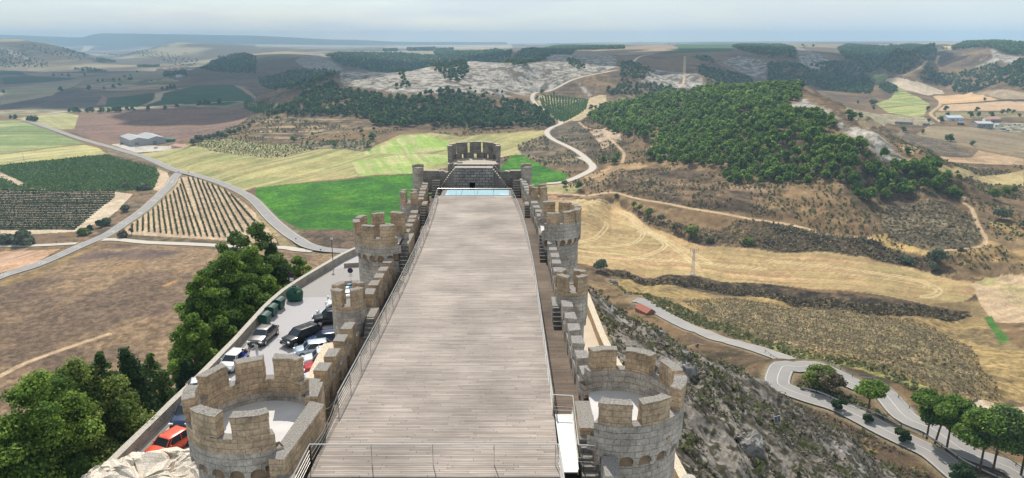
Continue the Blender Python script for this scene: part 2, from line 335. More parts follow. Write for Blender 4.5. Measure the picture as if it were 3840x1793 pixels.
def ridge_z(X, Y):
    d = seg_dist(X, Y, PLAT); ins = inpoly(X, Y, PLAT); d = np.where(ins, -d, d)
    s = np.where(X > 0, .70, .95)+.25*sstep(100, 140, Y)
    n = fbm(X/14, Y/14, 5)*3.2+fbm(X/60, Y/60, 2)*5
    z = -15.2-np.clip(d, 0, None)*s+n*np.clip(d/10, 0, 1)
    rg = fbm(X/4+3, Y/9, 5, .6, True); z = z+np.clip(rg, -.3, 1)*1.3*np.clip((d-1)/8, 0, 1)*(X > 0)
    return z, d
def rough_amp(X, Y):
    """how rugged the ground is: flat fields smooth, hillsides rough"""
    b = bil(X, Y); e = .02*Y+4
    g = np.hypot(bil(X+e, Y)-bil(X-e, Y), bil(X, Y+e)-bil(X, Y-e))/(2*e)
    return np.clip((g-.05)/.22, 0, 1)
def tz0(X, Y):
    z = bil(X, Y); ra = rough_amp(X, Y); z = z+ra*(fbm(X/90, Y/90, 6, .58, True)*9.5+fbm(X/260, Y/260, 3)*5*sstep(900, 2500, Y)*2)
    z = z+fbm(X/55, Y/55, 3)*.7*sstep(60, 300, Y)
    return z
def tz(X, Y):
    X = np.asarray(X, float); Y = np.asarray(Y, float); z = tz0(X, Y)
    m = (Y < 420) & (np.abs(X) < 260)
    if m.any():
        rz, d = ridge_z(X[m], Y[m]); k = 5.0; a = z[m]; h = np.clip(.5+.5*(rz-a)/k, 0, 1); z = z.copy(); z[m] = a*(1-h)+rz*h+k*h*(1-h)
    return z
_TYS = np.exp(np.linspace(math.log(22), math.log(40000), 5000))
def cast(px, py, ymin=22, zoff=0):
    """first place where the line of sight meets the ground"""
    u, f, d = pd(px, py); Y = _TYS[_TYS > ymin]; X = u/f*Y; z = CZ-d/f*Y; t = tz(X, Y)+zoff; h = np.nonzero(z < t)[0]
    if len(h) == 0: i = len(Y)-1; return (X[i], Y[i], t[i])
    i = h[0]
    if i > 0:
        a = z[i-1]-t[i-1]; b = t[i]-z[i]; k = a/(a+b+1e-9); y = Y[i-1]+(Y[i]-Y[i-1])*k; x = u/f*y; return (x, y, CZ-d/f*y)
    return (X[i], Y[i], t[i])
def castpoly(pts, ymin=22): return [cast(px, py, ymin)[:2] for px, py in pts]

# ------------------------------------------------------------------ roads (centre lines traced on the ground), then the ground itself
def catmull(pts, step=3.0):
    P = [np.array(p, float) for p in pts]; P = [2*P[0]-P[1]]+P+[2*P[-1]-P[-2]]; o = []
    for i in range(1, len(P)-2):
        n = max(2, int(np.linalg.norm(P[i+1]-P[i])/step))
        for k in range(n):
            t = k/n; o.append(.5*((2*P[i])+(-P[i-1]+P[i+1])*t+(2*P[i-1]-5*P[i]+4*P[i+1]-P[i+2])*t*t+(-P[i-1]+3*P[i]-3*P[i+1]+P[i+2])*t**3))
    o.append(P[-2]); return np.array(o)
ROADS = []
def road(kind, px, width, off, dens=3.0):
    c = catmull(castpoly(px), dens); z = tz(c[:,0], c[:,1])
    k = max(3, int(30/dens)); zz = np.concatenate([np.full(k, z[0]), z, np.full(k, z[-1])]); z = np.convolve(zz, np.ones(2*k+1)/(2*k+1), 'valid')
    ROADS.append(dict(kind=kind, c=c, z=z+off, w=width)); return ROADS[-1]
R_main = road('asphalt', A1((170,825),(250,840),(450,905),(700,990),(1000,1075),(1200,1135))+B1((1450,127),(1570,155),(1850,240),(2030,320),(2139,400))+B2((150,560),(350,710),(500,775),(740,803),(1000,815)), 7.6, .16)
R_branch = road('asphalt', B1((1500,150),(1455,195),(1430,240),(1370,305),(1280,390),(1180,480),(1040,575),(900,665),(700,755),(330,910),(0,1025),(-400,1180)), 7.2, .20)
R_side = road('track', B1((860,715),(980,712),(1250,735),(1780,757))+B2((215,780),(330,790),(480,795)), 6.0, .12)
R_left = road('track', B1((-200,775),(0,765),(250,758),(480,750),(640,742)), 5.0, .10)
R_gap = road('track', B3((290,255),(440,222),(600,165),(675,110),(640,60),(560,20))+A3((640,1170),(560,1100),(450,1040),(330,980),(290,930),(330,890),(410,850),(370,800),(240,730),(190,680),(170,640),(230,585),(500,490),(750,430),(885,402)), 6.5, .14)
R_gap2 = road('track', A3((1000,350),(1050,305),(1110,285),(1180,275)), 7, .14)
R_low = road('asphalt', [(2380,1125),(2430,1150)]+crop(2000,1250,960/2127.,[(1400,-15),(1640,75),(1850,145),(2127,210)])+[(3010,1362)], 6.5, .14, 2.0)
R_hair = road('asphalt', C5((2300,1330),(2000,1175),(1650,950),(1380,790),(1150,655),(950,530),(750,435),(560,362),(380,318),(230,308),(120,322),(78,365),(110,415),(200,462),(350,525),(560,600),(760,700),(960,800),(1160,900),(1370,1010),(1600,1140),(1720,1203),(1950,1330),(2200,1480)), 6.2, .18, 1.5)
R_dirt1 = road('dirt', B3((290,330),(450,322),(620,320),(850,330),(1100,360),(1500,440),(1960,515),(2139,550))+B4((150,585),(300,630),(500,665),(850,703)), 5.0, .0)
R_dirt2 = road('dirt', A4((1430,640),(1435,700),(1360,770),(1440,840)), 5, .0)
R_dirt3 = road('dirt', A3((560,840),(620,890),(760,910),(815,940),(800,960),(830,990),(900,1060),(935,1110),(920,1180)), 3, .0)
R_dirt4 = road('dirt', B4((1640,320),(1630,400),(1700,480),(1770,600),(1815,680),(1790,770),(1600,800),(1440,815)), 2.5, .0)
R_dirt5 = road('dirt', A3((1445,290),(1440,400),(1435,500),(1395,555)), 5, .0)
R_far = road('track', A1((400,772),(640,747),(1000,737),(1500,702),(1900,672),(2130,662)), 9, .2, 8)
R_scar = road('dirt', A4((1430,280),(1300,360),(1130,450)), 7, .0)
R_brown = road('dirt', crop(0,1250,960/2127.,[(-100,400),(200,270),(560,120),(900,0)]), 2.6, .0)
U_ = np.concatenate([np.linspace(-1.6,-.9,40,endpoint=False), np.linspace(-.9,.9,1440), np.linspace(.9,1.6,41)[1:]])
LY = np.concatenate([np.arange(math.log(22), math.log(5200), .0034), np.arange(math.log(5200), math.log(10800), .006)])
GY = np.exp(LY)[:,None]; GX = U_[None,:]*GY; GY = np.repeat(GY, len(U_), 1); SH = GX.shape
GZ = tz(GX.ravel(), GY.ravel()).reshape(SH)
GC = np.zeros(SH, np.int16)
for r in ROADS:                                            # the ground is levelled under each road
    c, z, wd = r['c'], r['z'], r['w']; far = c[:,1].mean()
    mg = wd*1.6+6+far*.004; ok = (GX > c[:,0].min()-mg) & (GX < c[:,0].max()+mg) & (GY > c[:,1].min()-mg) & (GY < c[:,1].max()+mg)
    ii = np.nonzero(ok.ravel())[0]; X = GX.ravel()[ii]; Y = GY.ravel()[ii]; D = np.full(len(ii), 1e9); Z = np.zeros(len(ii))
    st = max(1, len(c)//260); cc = c[::st]; zz = z[::st]
    for k in range(len(cc)-1):
        a, b = cc[k], cc[k+1]; m = (X > min(a[0],b[0])-mg) & (X < max(a[0],b[0])+mg) & (Y > min(a[1],b[1])-mg) & (Y < max(a[1],b[1])+mg)
        if not m.any(): continue
        ab = b-a; L = ab@ab+1e-9; x = X[m]; y = Y[m]; t = np.clip(((x-a[0])*ab[0]+(y-a[1])*ab[1])/L, 0, 1); d = np.hypot(x-a[0]-t*ab[0], y-a[1]-t*ab[1])
        dm = D[m]; zm = Z[m]; q = d < dm; dm[q] = d[q]; zm[q] = (zz[k]+(zz[k+1]-zz[k])*t)[q]; D[m] = dm; Z[m] = zm
    g = GZ.ravel(); wgt = 1-sstep(wd/2+1.0, mg, D); lower = .30 if r['kind'] != 'dirt' else 0.0
    g[ii] = g[ii]*(1-wgt)+(Z-lower-far*.0002)*wgt; GZ = g.reshape(SH)
    if r['kind'] == 'dirt': e = GC.ravel(); e[ii[D < wd/2]] = 9; GC = e.reshape(SH)
    r['near'] = (ii, D)
# ---- colours of the ground (albedo only)
X, Y, Z = GX.ravel(), GY.ravel(), GZ.ravel(); CLS = GC.ravel()
e = np.gradient(GZ, axis=1)/np.maximum(np.gradient(GX, axis=1), 1e-3); e2 = np.gradient(GZ, axis=0)/np.maximum(np.gradient(GY, axis=0), 1e-3)
SLOPE = np.hypot(e, e2).ravel()
def mixc(a, b, t): return np.asarray(a)[None,:]*(1-t[:,None])+np.asarray(b)[None,:]*t[:,None]
n1 = fbm(X/70, Y/70, 5); n2 = fbm(X/9, Y/9, 4); n3 = fbm(X/2.3+5, Y/2.3, 3); rdg = fbm(X/25, Y/25, 4, .55, True)
strata = fbm(X/120+Z/6, Z/2.6, 3)
detail = np.clip(1-Y/1500, .25, 1)
C = mixc((.215,.15,.092), (.125,.092,.066), sstep(-.2, .3, n1+.35*n2))
C = C*(1-.0)+0
t = sstep(.12, .42, n2*.7+n3*.5*detail+.1*n1); C = C*(1-t[:,None]*.55)+np.array((.34,.25,.145))*t[:,None]*.55
t = sstep(.05, .4, fbm(X/4+9, Y/4, 4)+.2*n1)*.75*detail; C = C*(1-t[:,None])+np.array((.052,.05,.034))*t[:,None]
t = sstep(1500, 3500, Y); C = C*(1-t[:,None])+mixc((.15,.125,.09), (.33,.29,.20), sstep(-.1, .35, fbm(X/300, Y/900, 4)))*t[:,None]
t = sstep(.10, .3, SLOPE)*sstep(2200, 3500, Y)*.9; C = C*(1-t[:,None])+mixc((.055,.062,.045), (.16,.145,.11), sstep(0, .4, fbm(X/160, Y/160, 5)))*t[:,None]
def bbox(P, m=0):
    P = np.array(P); ii = np.nonzero((X > P[:,0].min()-m) & (X < P[:,0].max()+m) & (Y > P[:,1].min()-m) & (Y < P[:,1].max()+m))[0]
    return ii
POLYW = {}
def paint(px, ca, cb, cls=None, ns=12, mixw=(-.25,.3), stripe=None, amp=.25, soft=0.0, name=None, fine=.12, world=None, rag=0.0, keep=None):
    """a field or patch of ground; stripe = (two pixels giving the row direction, spacing m)"""
    P = world if world is not None else castpoly(px); ii = bbox(P, 8)
    if len(ii) == 0: return
    x, y = X[ii], Y[ii]; jx = x+rag*fbm(x/25, y/25, 4)*3; jy = y+rag*fbm(x/25+31, y/25, 4)*3
    m = inpoly(jx, jy, P); ii = ii[m]; x, y = x[m], y[m]
    if keep is not None:
        q = keep(x, y, ii); ii, x, y = ii[q], x[q], y[q]
    if name: POLYW[name] = P
    t = sstep(mixw[0], mixw[1], fbm(x/ns, y/ns, 4)); c = mixc(ca, cb, t)
    c = c*(1+fine*2*fbm(x/1.7, y/1.7, 3))[:,None]
    if stripe:
        a = np.array(cast(*stripe[0])[:2]); b = np.array(cast(*stripe[1])[:2]); dd = (b-a)/np.linalg.norm(b-a); s = x*-dd[1]+y*dd[0]; l = x*dd[0]+y*dd[1]
        s = s+2.5*fbm(x/60, y/60, 2)
        sp = stripe[2]; q = fbm(s/sp, l/(sp*110), 3); c = c*(1+amp*2*q)[:,None]
        if len(stripe) > 3: tq = sstep(0, .35, fbm(s/sp+7, l/(sp*22), 3)); c = c*(1-tq[:,None]*.8)+np.array(stripe[3])*tq[:,None]*.8
    if soft > 0:
        d = seg_dist(x, y, P); k = np.clip(d/soft, 0, 1)[:,None]; c = C[ii]*(1-k)+c*k
    C[ii] = c
    if cls is not None: CLS[ii] = cls
CN = {0:'hillside_ground', 1:'stubble_field', 2:'grass_field', 3:'crop_field', 4:'ploughed_field', 5:'vineyard_soil', 6:'scrub_field', 7:'farm_yard', 8:'chalk_slope', 9:'dirt_track', 10:'plateau_field', 11:'roadside_verge'}
tan1, tan2 = (.40,.305,.19), (.33,.25,.155)
yg1, yg2 = (.36,.35,.17), (.24,.29,.11)
# chalk and wooded ground
CH1, CH2 = (.33,.305,.27), (.155,.135,.108)
def chalk(px, k=.0, **kw):
    paint(px, CH1, CH2, 8, ns=9, mixw=(-.12+k, .22+k), fine=.25, rag=2, soft=6, **kw)
chalk(A2((690,420),(1500,385),(1720,335),(2139,380),(2139,640),(1800,600),(1400,620),(1200,610),(900,560),(690,530)), .05)
chalk(A3((-60,380),(250,290),(450,268),(880,290),(885,385),(480,485),(200,585),(-60,600)), -.02)
chalk(A3((1180,400),(1420,420),(1600,480),(1640,560),(1350,560),(1150,520),(1050,500)), -.02)
chalk(A3((1900,280),(2139,330),(2139,500),(2000,460),(1750,340)), -.05)
chalk(A4((230,210),(330,240),(520,340),(500,380),(380,430),(250,330)), .0)
chalk(A4((170,690),(260,640),(330,640),(540,735),(560,800),(420,790),(200,770),(60,800),(140,960),(90,960),(40,800)), .15)
chalk(A4((520,740),(700,860),(1000,1000),(1220,1150),(1100,1190),(850,1080),(640,960),(560,880)), .02)
chalk(A2((320,330),(440,265),(560,270),(740,400),(690,420),(520,410),(380,380)), .15)
chalk(A1((0,220),(150,250),(300,330),(120,300)), -.1)
chalk(A3((540,500),(590,520),(680,620),(640,640),(570,570)), .1)
chalk(A4((1830,225),(1960,280),(2139,300),(2139,340),(1950,330),(1750,400),(1700,390),(1860,310)), .05)
# hill brown fields, terraces
paint(A2((0,800),(250,800),(950,830),(980,900),(0,1010)), (.26,.20,.13), (.13,.10,.072), 0, ns=14, stripe=(A2((0,950))[0], A2((900,950))[0], 5), amp=.4)
paint(A3((300,930),(420,860),(560,830),(640,960),(600,1050),(460,1040),(340,970)), (.10,.085,.065), (.17,.135,.095), 0, ns=10)
paint(A3((30,1050),(130,1000),(280,930),(430,1060),(620,1180),(620,1203),(300,1203),(60,1110)), (.14,.11,.085), (.24,.185,.12), 0, ns=14)
paint(B3((860,90),(1700,150),(2139,280),(2139,480),(1500,430),(1100,350),(850,300),(600,250),(700,180)), (.21,.15,.10), (.13,.10,.072), 0, ns=10, stripe=(B3((900,200))[0], B3((1900,330))[0], 4), amp=.35)
paint(B3((600,170),(830,90),(1100,60),(1140,100),(900,150),(620,220)), (.38,.27,.165), (.30,.21,.13), 0, ns=9)
paint(B4((1000,430),(1500,400),(1700,520),(1790,700),(1700,790),(1300,800),(1050,740),(930,600)), (.17,.14,.10), (.10,.088,.066), 6, ns=5, stripe=(B4((1050,600))[0], B4((1650,640))[0], 3.2, (.24,.20,.14)), amp=.5)
paint(B4((0,570),(300,640),(850,720),(1150,830),(1300,900),(1290,960),(900,880),(0,790)), (.055,.046,.036), (.14,.10,.07), 0, ns=7, fine=.3)
paint(B4((850,650),(1000,660),(1030,720),(1300,800),(1500,830),(1700,880),(1650,1000),(1400,880),(1100,800),(850,710)), (.42,.31,.155), (.28,.20,.11), 0, ns=8)
paint(B4((1850,560),(2139,540),(2139,1000),(1800,1030),(1650,1040),(1480,900),(1500,830),(1780,800),(1830,690)), (.36,.255,.14), (.20,.145,.09), 0, ns=12)
# left: fields along the roads
paint(B1((-900,1200),(0,1060),(500,870),(900,745),(1100,745),(1780,785))+B2((230,800),(700,820),(700,1100))+[(600,1793),(0,1793),(-600,1793)], (.25,.18,.12), (.165,.12,.088), 0, ns=30, mixw=(-.2,.25), stripe=(B1((0,1150))[0], B1((1500,900))[0], 6), amp=.07, fine=.3)
paint(B1((560,830),(800,800),(1300,780),(1700,800),(1500,840),(1200,900),(900,870),(600,940)), (.13,.10,.092), (.20,.145,.115), 0, ns=14, soft=8, rag=2)
paint(B1((800,960),(1100,900),(1300,900),(1150,960),(900,990)), (.34,.225,.125), (.26,.18,.11), 0, ns=9, soft=6, rag=2)
paint(B1((1320,1100),(1500,1030),(1500,1060),(1380,1110)), (.50,.30,.15), (.42,.26,.14), 0, ns=9, soft=2, rag=1)
paint(B1((0,1060),(330,945),(700,790),(860,745),(780,790),(500,920),(200,1050),(0,1110)), (.33,.235,.12), (.20,.15,.085), 0, ns=8, soft=2)
paint(B1((-300,800),(0,808),(380,795),(500,785),(300,900),(0,990),(-300,1090)), (.42,.285,.20), (.36,.24,.165), 1, ns=14, stripe=(B1((0,930))[0], B1((380,810))[0], 2.5, (.48,.35,.27)), amp=.15, name='reddish')
paint(B1((0,660),(300,660),(560,680),(540,735),(0,745)), (.13,.10,.075), (.20,.14,.095), 0, ns=8)
paint(B1((640,640),(1000,450),(1100,350),(1250,300),(1290,330),(1180,440),(900,640),(700,740),(600,740)), (.22,.155,.105), (.12,.10,.07), 11, ns=7, fine=.3)
paint(B1((1290,120),(1380,120),(1420,200),(1350,300),(1280,300),(1330,180)), (.50,.40,.30), (.42,.33,.24), 9, ns=8)
paint(A1((900,1040),(1100,1100),(1460,1203),(1390,1203),(900,1110)), (.26,.20,.14), (.17,.14,.10), 11, ns=8)
paint(B1((900,10),(1200,90),(1440,130),(1400,150),(1300,115),(1050,40)), (.30,.24,.16), (.20,.17,.11), 11, ns=8)
paint(B1((0,30),(0,95),(900,8),(1300,112),(1335,172),(1275,300),(0,300)), (.10,.13,.05), (.30,.25,.16), 5, ns=14, name='vine_dense')
paint(B1((0,150),(60,170),(240,265),(160,265),(0,195)), (.46,.38,.29), (.40,.32,.24), 9, ns=9)
paint(B1((0,283),(400,283),(600,300),(840,295),(1110,330),(1000,450),(900,530),(650,640),(300,665),(0,660)), (.52,.44,.34), (.44,.36,.27), 5, ns=9, name='vine_left')
paint(B1((1500,190),(1560,178),(1700,215),(1900,300),(2060,420),(2139,490))+B2((120,640),(180,740))+B1((1820,712),(1450,690),(1050,662),(1040,600),(1250,450),(1400,330)), (.46,.365,.265), (.40,.31,.225), 5, ns=9, name='vine_tri', stripe=(B1((1487,670))[0], B1((1420,345))[0], 1.0), amp=.12)
paint(B1((1000,600),(1050,660),(1450,700),(1820,725),(1790,750),(1250,725),(960,700)), (.11,.095,.07), (.20,.16,.11), 11, ns=5)
paint(B1((1490,165),(1480,250),(1370,370),(1230,490),(1060,600),(1040,590),(1300,380),(1440,240)), (.34,.27,.15), (.24,.21,.12), 11, ns=5)
paint(B2((0,470),(130,610),(290,740),(380,750),(200,765),(170,700),(90,600),(0,520)), (.33,.26,.15), (.24,.20,.12), 11, ns=5)
paint(A1((-400,830),(0,830),(150,825),(400,905),(710,1020),(0,1112),(-400,1150)), (.20,.245,.115), (.30,.31,.16), 2, ns=60, stripe=(A1((0,1000))[0], A1((600,1000))[0], 9), amp=.2, name='green_left')
paint(A1((-400,1150),(0,1115),(710,1030),(830,1060),(900,1112),(200,1180),(0,1215),(-400,1260)), (.37,.345,.165), (.30,.285,.15), 2, ns=30, stripe=(A1((0,1160))[0], A1((600,1090))[0], 5, (.50,.45,.27)), amp=.15)
paint(A1((130,812),(530,762),(657,785),(620,898),(500,905),(270,838)), (.38,.365,.20), (.32,.305,.165), 2, ns=30, stripe=(A1((330,800))[0], A1((500,900))[0], 6), amp=.1)
paint(A1((657,785),(1000,752),(1500,732),(2050,692),(2139,770),(2000,870),(1640,990),(1500,1010),(1390,1020),(900,1020),(540,905),(620,898)), (.22,.145,.115), (.17,.12,.10), 4, ns=50, stripe=(A1((700,950))[0], A1((1900,850))[0], 4, (.27,.18,.13)), amp=.12, name='ploughed')
paint(A1((0,745),(0,790),(400,780),(640,752),(1000,742),(1500,708),(2130,668),(2130,650),(1500,690),(1000,725)), (.20,.19,.12), (.34,.29,.20), 11, ns=20)
paint(A1((930,1028),(1060,1018),(1390,1040),(1520,1050),(1390,1075),(1130,1095),(1080,1080)), (.50,.47,.43), (.42,.38,.33), 7, ns=8)
paint([A1((1170,1105))[0], A1((1540,1020))[0], A1((1640,1045))[0], A1((1800,1092))[0], A1((2139,1137))[0]]+A2((230,1140),(500,1070),(700,1065),(900,1090),(1000,1040),(1200,950),(1450,930),(1720,965),(2139,930))+A3((290,905),(265,945),(40,1045),(80,1112),(0,1118))+B2((1350,152),(700,202),(0,275))+B1((2139,268),(2030,300),(1850,220),(1570,140),(1460,110))+A1((1300,1150)), (.355,.315,.165), (.27,.27,.13), 2, ns=40, stripe=(B2((200,250))[0], B2((900,60))[0], 5, (.40,.35,.20)), amp=.18, name='yellow_green')
paint(B2((830,0),(1603,0),(1603,60),(1400,100),(1340,145),(860,180),(800,60))+[(1680,560)]+A2((1603,1000),(1400,945),(1200,965),(1050,1040)), (.40,.39,.21), (.29,.37,.13), 2, ns=30, stripe=(A2((1400,1180))[0], A2((1230,1000))[0], 4.5, (.25,.36,.11)), amp=.15)
paint(B2((0,277),(700,215),(1350,157),(2040,110))+A3((0,1122),(90,1115),(160,1160),(260,1203))+B3((475,172),(440,215),(280,250),(150,330))+B2((1000,660),(820,635),(380,622),(200,530),(0,345)), (.045,.135,.022), (.085,.215,.032), 3, ns=16, mixw=(-.4,.5), stripe=(B2((200,580))[0], B2((900,500))[0], 1.6), amp=.12, fine=.3, name='bright_crop')
paint(B2((500,340),(820,320),(870,400),(600,420)), (.13,.24,.04), (.07,.18,.03), 3, ns=10, soft=14)
paint(B2((380,625),(820,637),(820,780),(740,780),(500,740),(350,690)), (.17,.12,.088), (.09,.075,.055), 0, ns=9, fine=.35)
paint(B2((0,345),(200,535),(380,625),(350,690),(280,640),(130,500),(0,395)), (.12,.125,.07), (.21,.17,.12), 11, ns=5)
paint(A1((1630,1040),(1700,985),(1900,978),(2139,1020))+A2((300,1030),(460,1078),(230,1138),(0,1143))+A1((2139,1137),(1800,1094)), (.40,.34,.21), (.32,.27,.16), 5, ns=12, name='vine_small')
paint(A2((290,1025),(500,1000),(900,985),(1000,1010),(950,1085),(700,1065),(480,1065)), (.24,.20,.14), (.14,.13,.09), 0, ns=8)
# far left valley
paint(A1((840,640),(1290,598),(1280,655),(1150,717),(790,717)), (.035,.075,.035), (.05,.095,.04), 3, ns=30)
paint(A1((1370,600),(1600,545),(1950,530),(2130,650),(1500,690),(1190,715),(1350,660)), (.04,.085,.04), (.06,.11,.045), 3, ns=30)
paint(A1((850,620),(900,640),(880,700),(800,705),(830,660)), (.30,.19,.14), (.25,.17,.13), 0, ns=20)
paint(A1((1290,600),(1600,545),(1500,560),(1370,600),(1340,660),(1150,717),(1230,690),(1300,640)), (.42,.35,.27), (.36,.30,.22), 9, ns=20)
paint(A1((1960,535),(2030,545),(2139,630),(2139,650),(2080,610)), (.34,.27,.20), (.30,.24,.18), 9, ns=20)
paint(A1((0,740),(0,690),(300,600),(500,575),(650,570),(800,620),(850,640),(780,715),(640,740)), (.15,.12,.105), (.11,.09,.08), 0, ns=30)
paint(A1((0,560),(400,510),(700,490),(620,540),(440,620),(0,700)), (.34,.31,.20), (.28,.24,.17), 10, ns=60)
paint(A1((0,470),(200,460),(500,465),(640,480),(350,510),(40,530)), (.06,.10,.05), (.05,.09,.04), 3, ns=60)
paint(A1((0,405),(180,415),(210,450),(0,440)), (.08,.12,.06), (.07,.11,.05), 3, ns=60)
paint(A1((0,395),(250,400),(500,430),(900,440),(600,470),(250,455),(180,415)), (.34,.27,.21), (.24,.20,.15), 10, ns=60)
paint(A1((600,545),(900,515),(1500,530),(1300,570),(900,580)), (.38,.31,.22), (.24,.20,.14), 10, ns=40)
paint(A1((820,480),(1400,470),(1500,500),(1000,520),(820,510)), (.34,.33,.17), (.12,.13,.07), 10, ns=25)
paint(A1((220,155),(940,165),(700,205),(510,215),(400,190)), (.46,.41,.29), (.30,.27,.19), 10, ns=500)
paint(A1((1020,185),(1100,178),(1210,195),(1120,200)), (.50,.42,.30), (.46,.38,.28), 10, ns=500)
paint(A2((0,185),(950,180),(900,215),(0,212)), (.40,.35,.27), (.26,.24,.19), 10, ns=600)
paint(A2((1060,200),(1500,190),(2139,190),(2139,225),(1500,232),(1080,222)), (.46,.38,.28), (.34,.29,.22), 10, ns=900)
# plateau and right side
paint(A3((430,268),(560,240),(930,232),(950,212),(1300,197),(1330,200),(1385,232),(1170,272),(900,284)), (.34,.26,.185), (.28,.21,.15), 10, ns=60, stripe=(A3((600,250))[0], A3((1200,240))[0], 8), amp=.1)
paint(A3((1350,190),(1900,184),(1840,250),(1180,270),(1390,232)), (.075,.125,.055), (.10,.155,.065), 3, ns=60)
paint(A4((330,190),(1200,190),(1300,205),(600,225),(330,215)), (.30,.24,.18), (.24,.20,.15), 10, ns=120)
paint(A4((1040,200),(1180,205),(1170,225),(1050,218)), (.40,.34,.22), (.34,.30,.2), 10, ns=60)
paint(A4((1000,178),(1600,172),(1650,190),(1540,205),(1100,190)), (.34,.27,.19), (.30,.25,.18), 10, ns=300)
paint(A4((1355,215),(1530,208),(1530,240),(1420,255)), (.50,.44,.30), (.42,.36,.24), 5, ns=20, stripe=(A4((1450,245))[0], A4((1450,215))[0], 9, (.12,.13,.08)), amp=.3)
paint(A4((830,460),(900,438),(1010,465),(960,500),(1080,555),(1240,625),(1355,690),(1300,790),(1240,797),(1000,762),(900,690),(1030,640),(1055,600),(900,505)), (.33,.32,.155), (.22,.27,.11), 2, ns=30, stripe=(A4((1000,720))[0], A4((1250,700))[0], 5, (.40,.38,.19)), amp=.2)
paint(A4((975,492),(1050,470),(1200,500),(1450,575),(1475,602),(1340,620),(1150,580),(1040,530)), (.52,.43,.33), (.44,.37,.28), 1, ns=25)
paint(A4((1380,625),(1600,610),(1920,660),(1460,690)), (.53,.37,.235), (.47,.33,.21), 1, ns=25)
paint(A4((1420,740),(1475,697),(2139,672),(2400,670),(2400,752),(2139,750),(1450,752)), (.47,.345,.235), (.42,.31,.21), 1, ns=25)
paint(A4((1700,598),(2139,598),(2500,600),(2500,655),(2139,648),(1960,652)), (.36,.29,.21), (.30,.24,.17), 1, ns=25)
paint(A4((1450,690),(1960,656),(2139,655),(2139,668),(1475,695)), (.07,.06,.045), (.11,.09,.06), 0, ns=5)
paint(A4((640,750),(720,735),(1000,775),(1300,800),(1400,850),(1340,872),(1000,850),(800,822),(730,835)), (.33,.29,.21), (.25,.22,.15), 6, ns=9, fine=.3)
paint(A4((740,845),(800,824),(1340,874),(1700,885),(2139,955),(2600,1000),(2600,1200),(2139,1142),(1500,1012),(1100,912),(840,908)), (.27,.22,.15), (.235,.19,.135), 1, ns=40, stripe=(A4((1200,900))[0], A4((2000,1020))[0], 6), amp=.1)
paint(A4((860,915),(1150,925),(1450,990),(1740,1100),(1690,1130),(1300,1040),(1050,1010)), (.12,.10,.078), (.18,.145,.105), 0, ns=8, fine=.35)
paint(A4((1100,1055),(1300,1065),(1700,1140),(1760,1080),(2139,1150),(2139,1203),(1500,1170),(1200,1120)), (.40,.30,.20), (.30,.22,.15), 0, ns=14)
paint(B4((1420,70),(2139,130),(2139,260),(1900,250),(1600,180),(1430,130)), (.42,.35,.20), (.34,.27,.16), 1, ns=14)
paint(A4((1400,760),(2139,765),(2139,800),(1400,820)), (.30,.25,.15), (.20,.18,.11), 0, ns=14)
paint(A4((1700,840),(2139,850),(2139,940),(1750,890)), (.16,.155,.10), (.34,.31,.25), 7, ns=10)
# the big stubble fields below the castle, right
SF = B3((150,380),(400,378),(620,383),(870,402),(1000,482),(1100,582),(1400,700),(1620,765),(1900,775),(2139,805))+B4((950,897),(1100,930),(1350,985),(1560,1050),(1700,1062),(1745,1150),(1700,1195),(1500,1290))+[(3630,1175)]+B3((2139,1080),(1500,1010),(820,957),(700,928),(550,908),(300,880))
paint(SF, (.41,.29,.175), (.335,.245,.145), 1, ns=26, stripe=(B3((700,800))[0], B3((1900,950))[0], 1.3, (.36,.31,.165)), amp=.2, name='stubble')
paint(B3((400,378),(620,385),(870,402),(1000,482),(1100,582),(1400,700),(1620,765),(1620,790),(1350,740),(1050,610),(900,500),(750,430),(400,400)), (.44,.31,.18), (.40,.29,.17), 1, ns=14)
paint([(3480,1140),(3700,1120),(3760,1270),(3500,1240)], (.30,.225,.12), (.22,.17,.10), 6, ns=16)
paint(B3((780,960),(820,957),(1500,1010),(2139,1080))+B4((900,1203),(1500,1290),(1690,1310))+[(3640,1180),(3480,1190),(3200,1170)]+crop(1920,580,K,[(2139,1180),(1600,1150),(1300,1080),(1000,1040),(780,1010)]), (.04,.034,.026), (.12,.088,.06), 0, ns=5, fine=.45)
paint(B4((1700,1080),(1800,1035),(1950,1010),(2139,1000),(2600,990),(2600,1400),(1900,1400),(1780,1260),(1745,1180)), (.45,.345,.24), (.33,.33,.14), 1, ns=30, stripe=(B4((1800,1150))[0], B4((2139,1050))[0], 2.5), amp=.12)
DG = crop(1920,580,K,[(760,1030),(1000,1045),(1300,1085),(1600,1155),(2139,1190)])+[(3200,1175),(3480,1195),(3600,1200),(3700,1230),(3840,1310),(4200,1400)]+[(4200,1500),(3600,1520),(3400,1450),(3200,1385),(2900,1310),(2700,1240),(2500,1170),(2360,1110),(2280,1060)]
paint(DG, (.30,.225,.12), (.22,.17,.10), 6, ns=16, fine=.3, name='dry_grass')
paint([(2560,1130),(2760,1120),(3100,1160),(3480,1215),(3640,1300),(3760,1500),(3560,1500),(3300,1400),(3000,1320),(2760,1240)], (.25,.20,.125), (.18,.155,.095), 6, ns=5, fine=.4, name='scrub', rag=1, soft=8)
paint([(2760,1240),(3000,1318),(3300,1395),(3560,1500),(3540,1515),(3280,1412),(3000,1340),(2800,1275)], (.30,.29,.13), (.22,.20,.10), 6, ns=4)
paint(crop(2880,1250,960/2127.,[(1540,560),(1700,550),(2127,600),(2300,650),(2300,760),(2127,720),(1950,690),(1700,620)]), (.52,.45,.36), (.42,.33,.23), 0, ns=5)
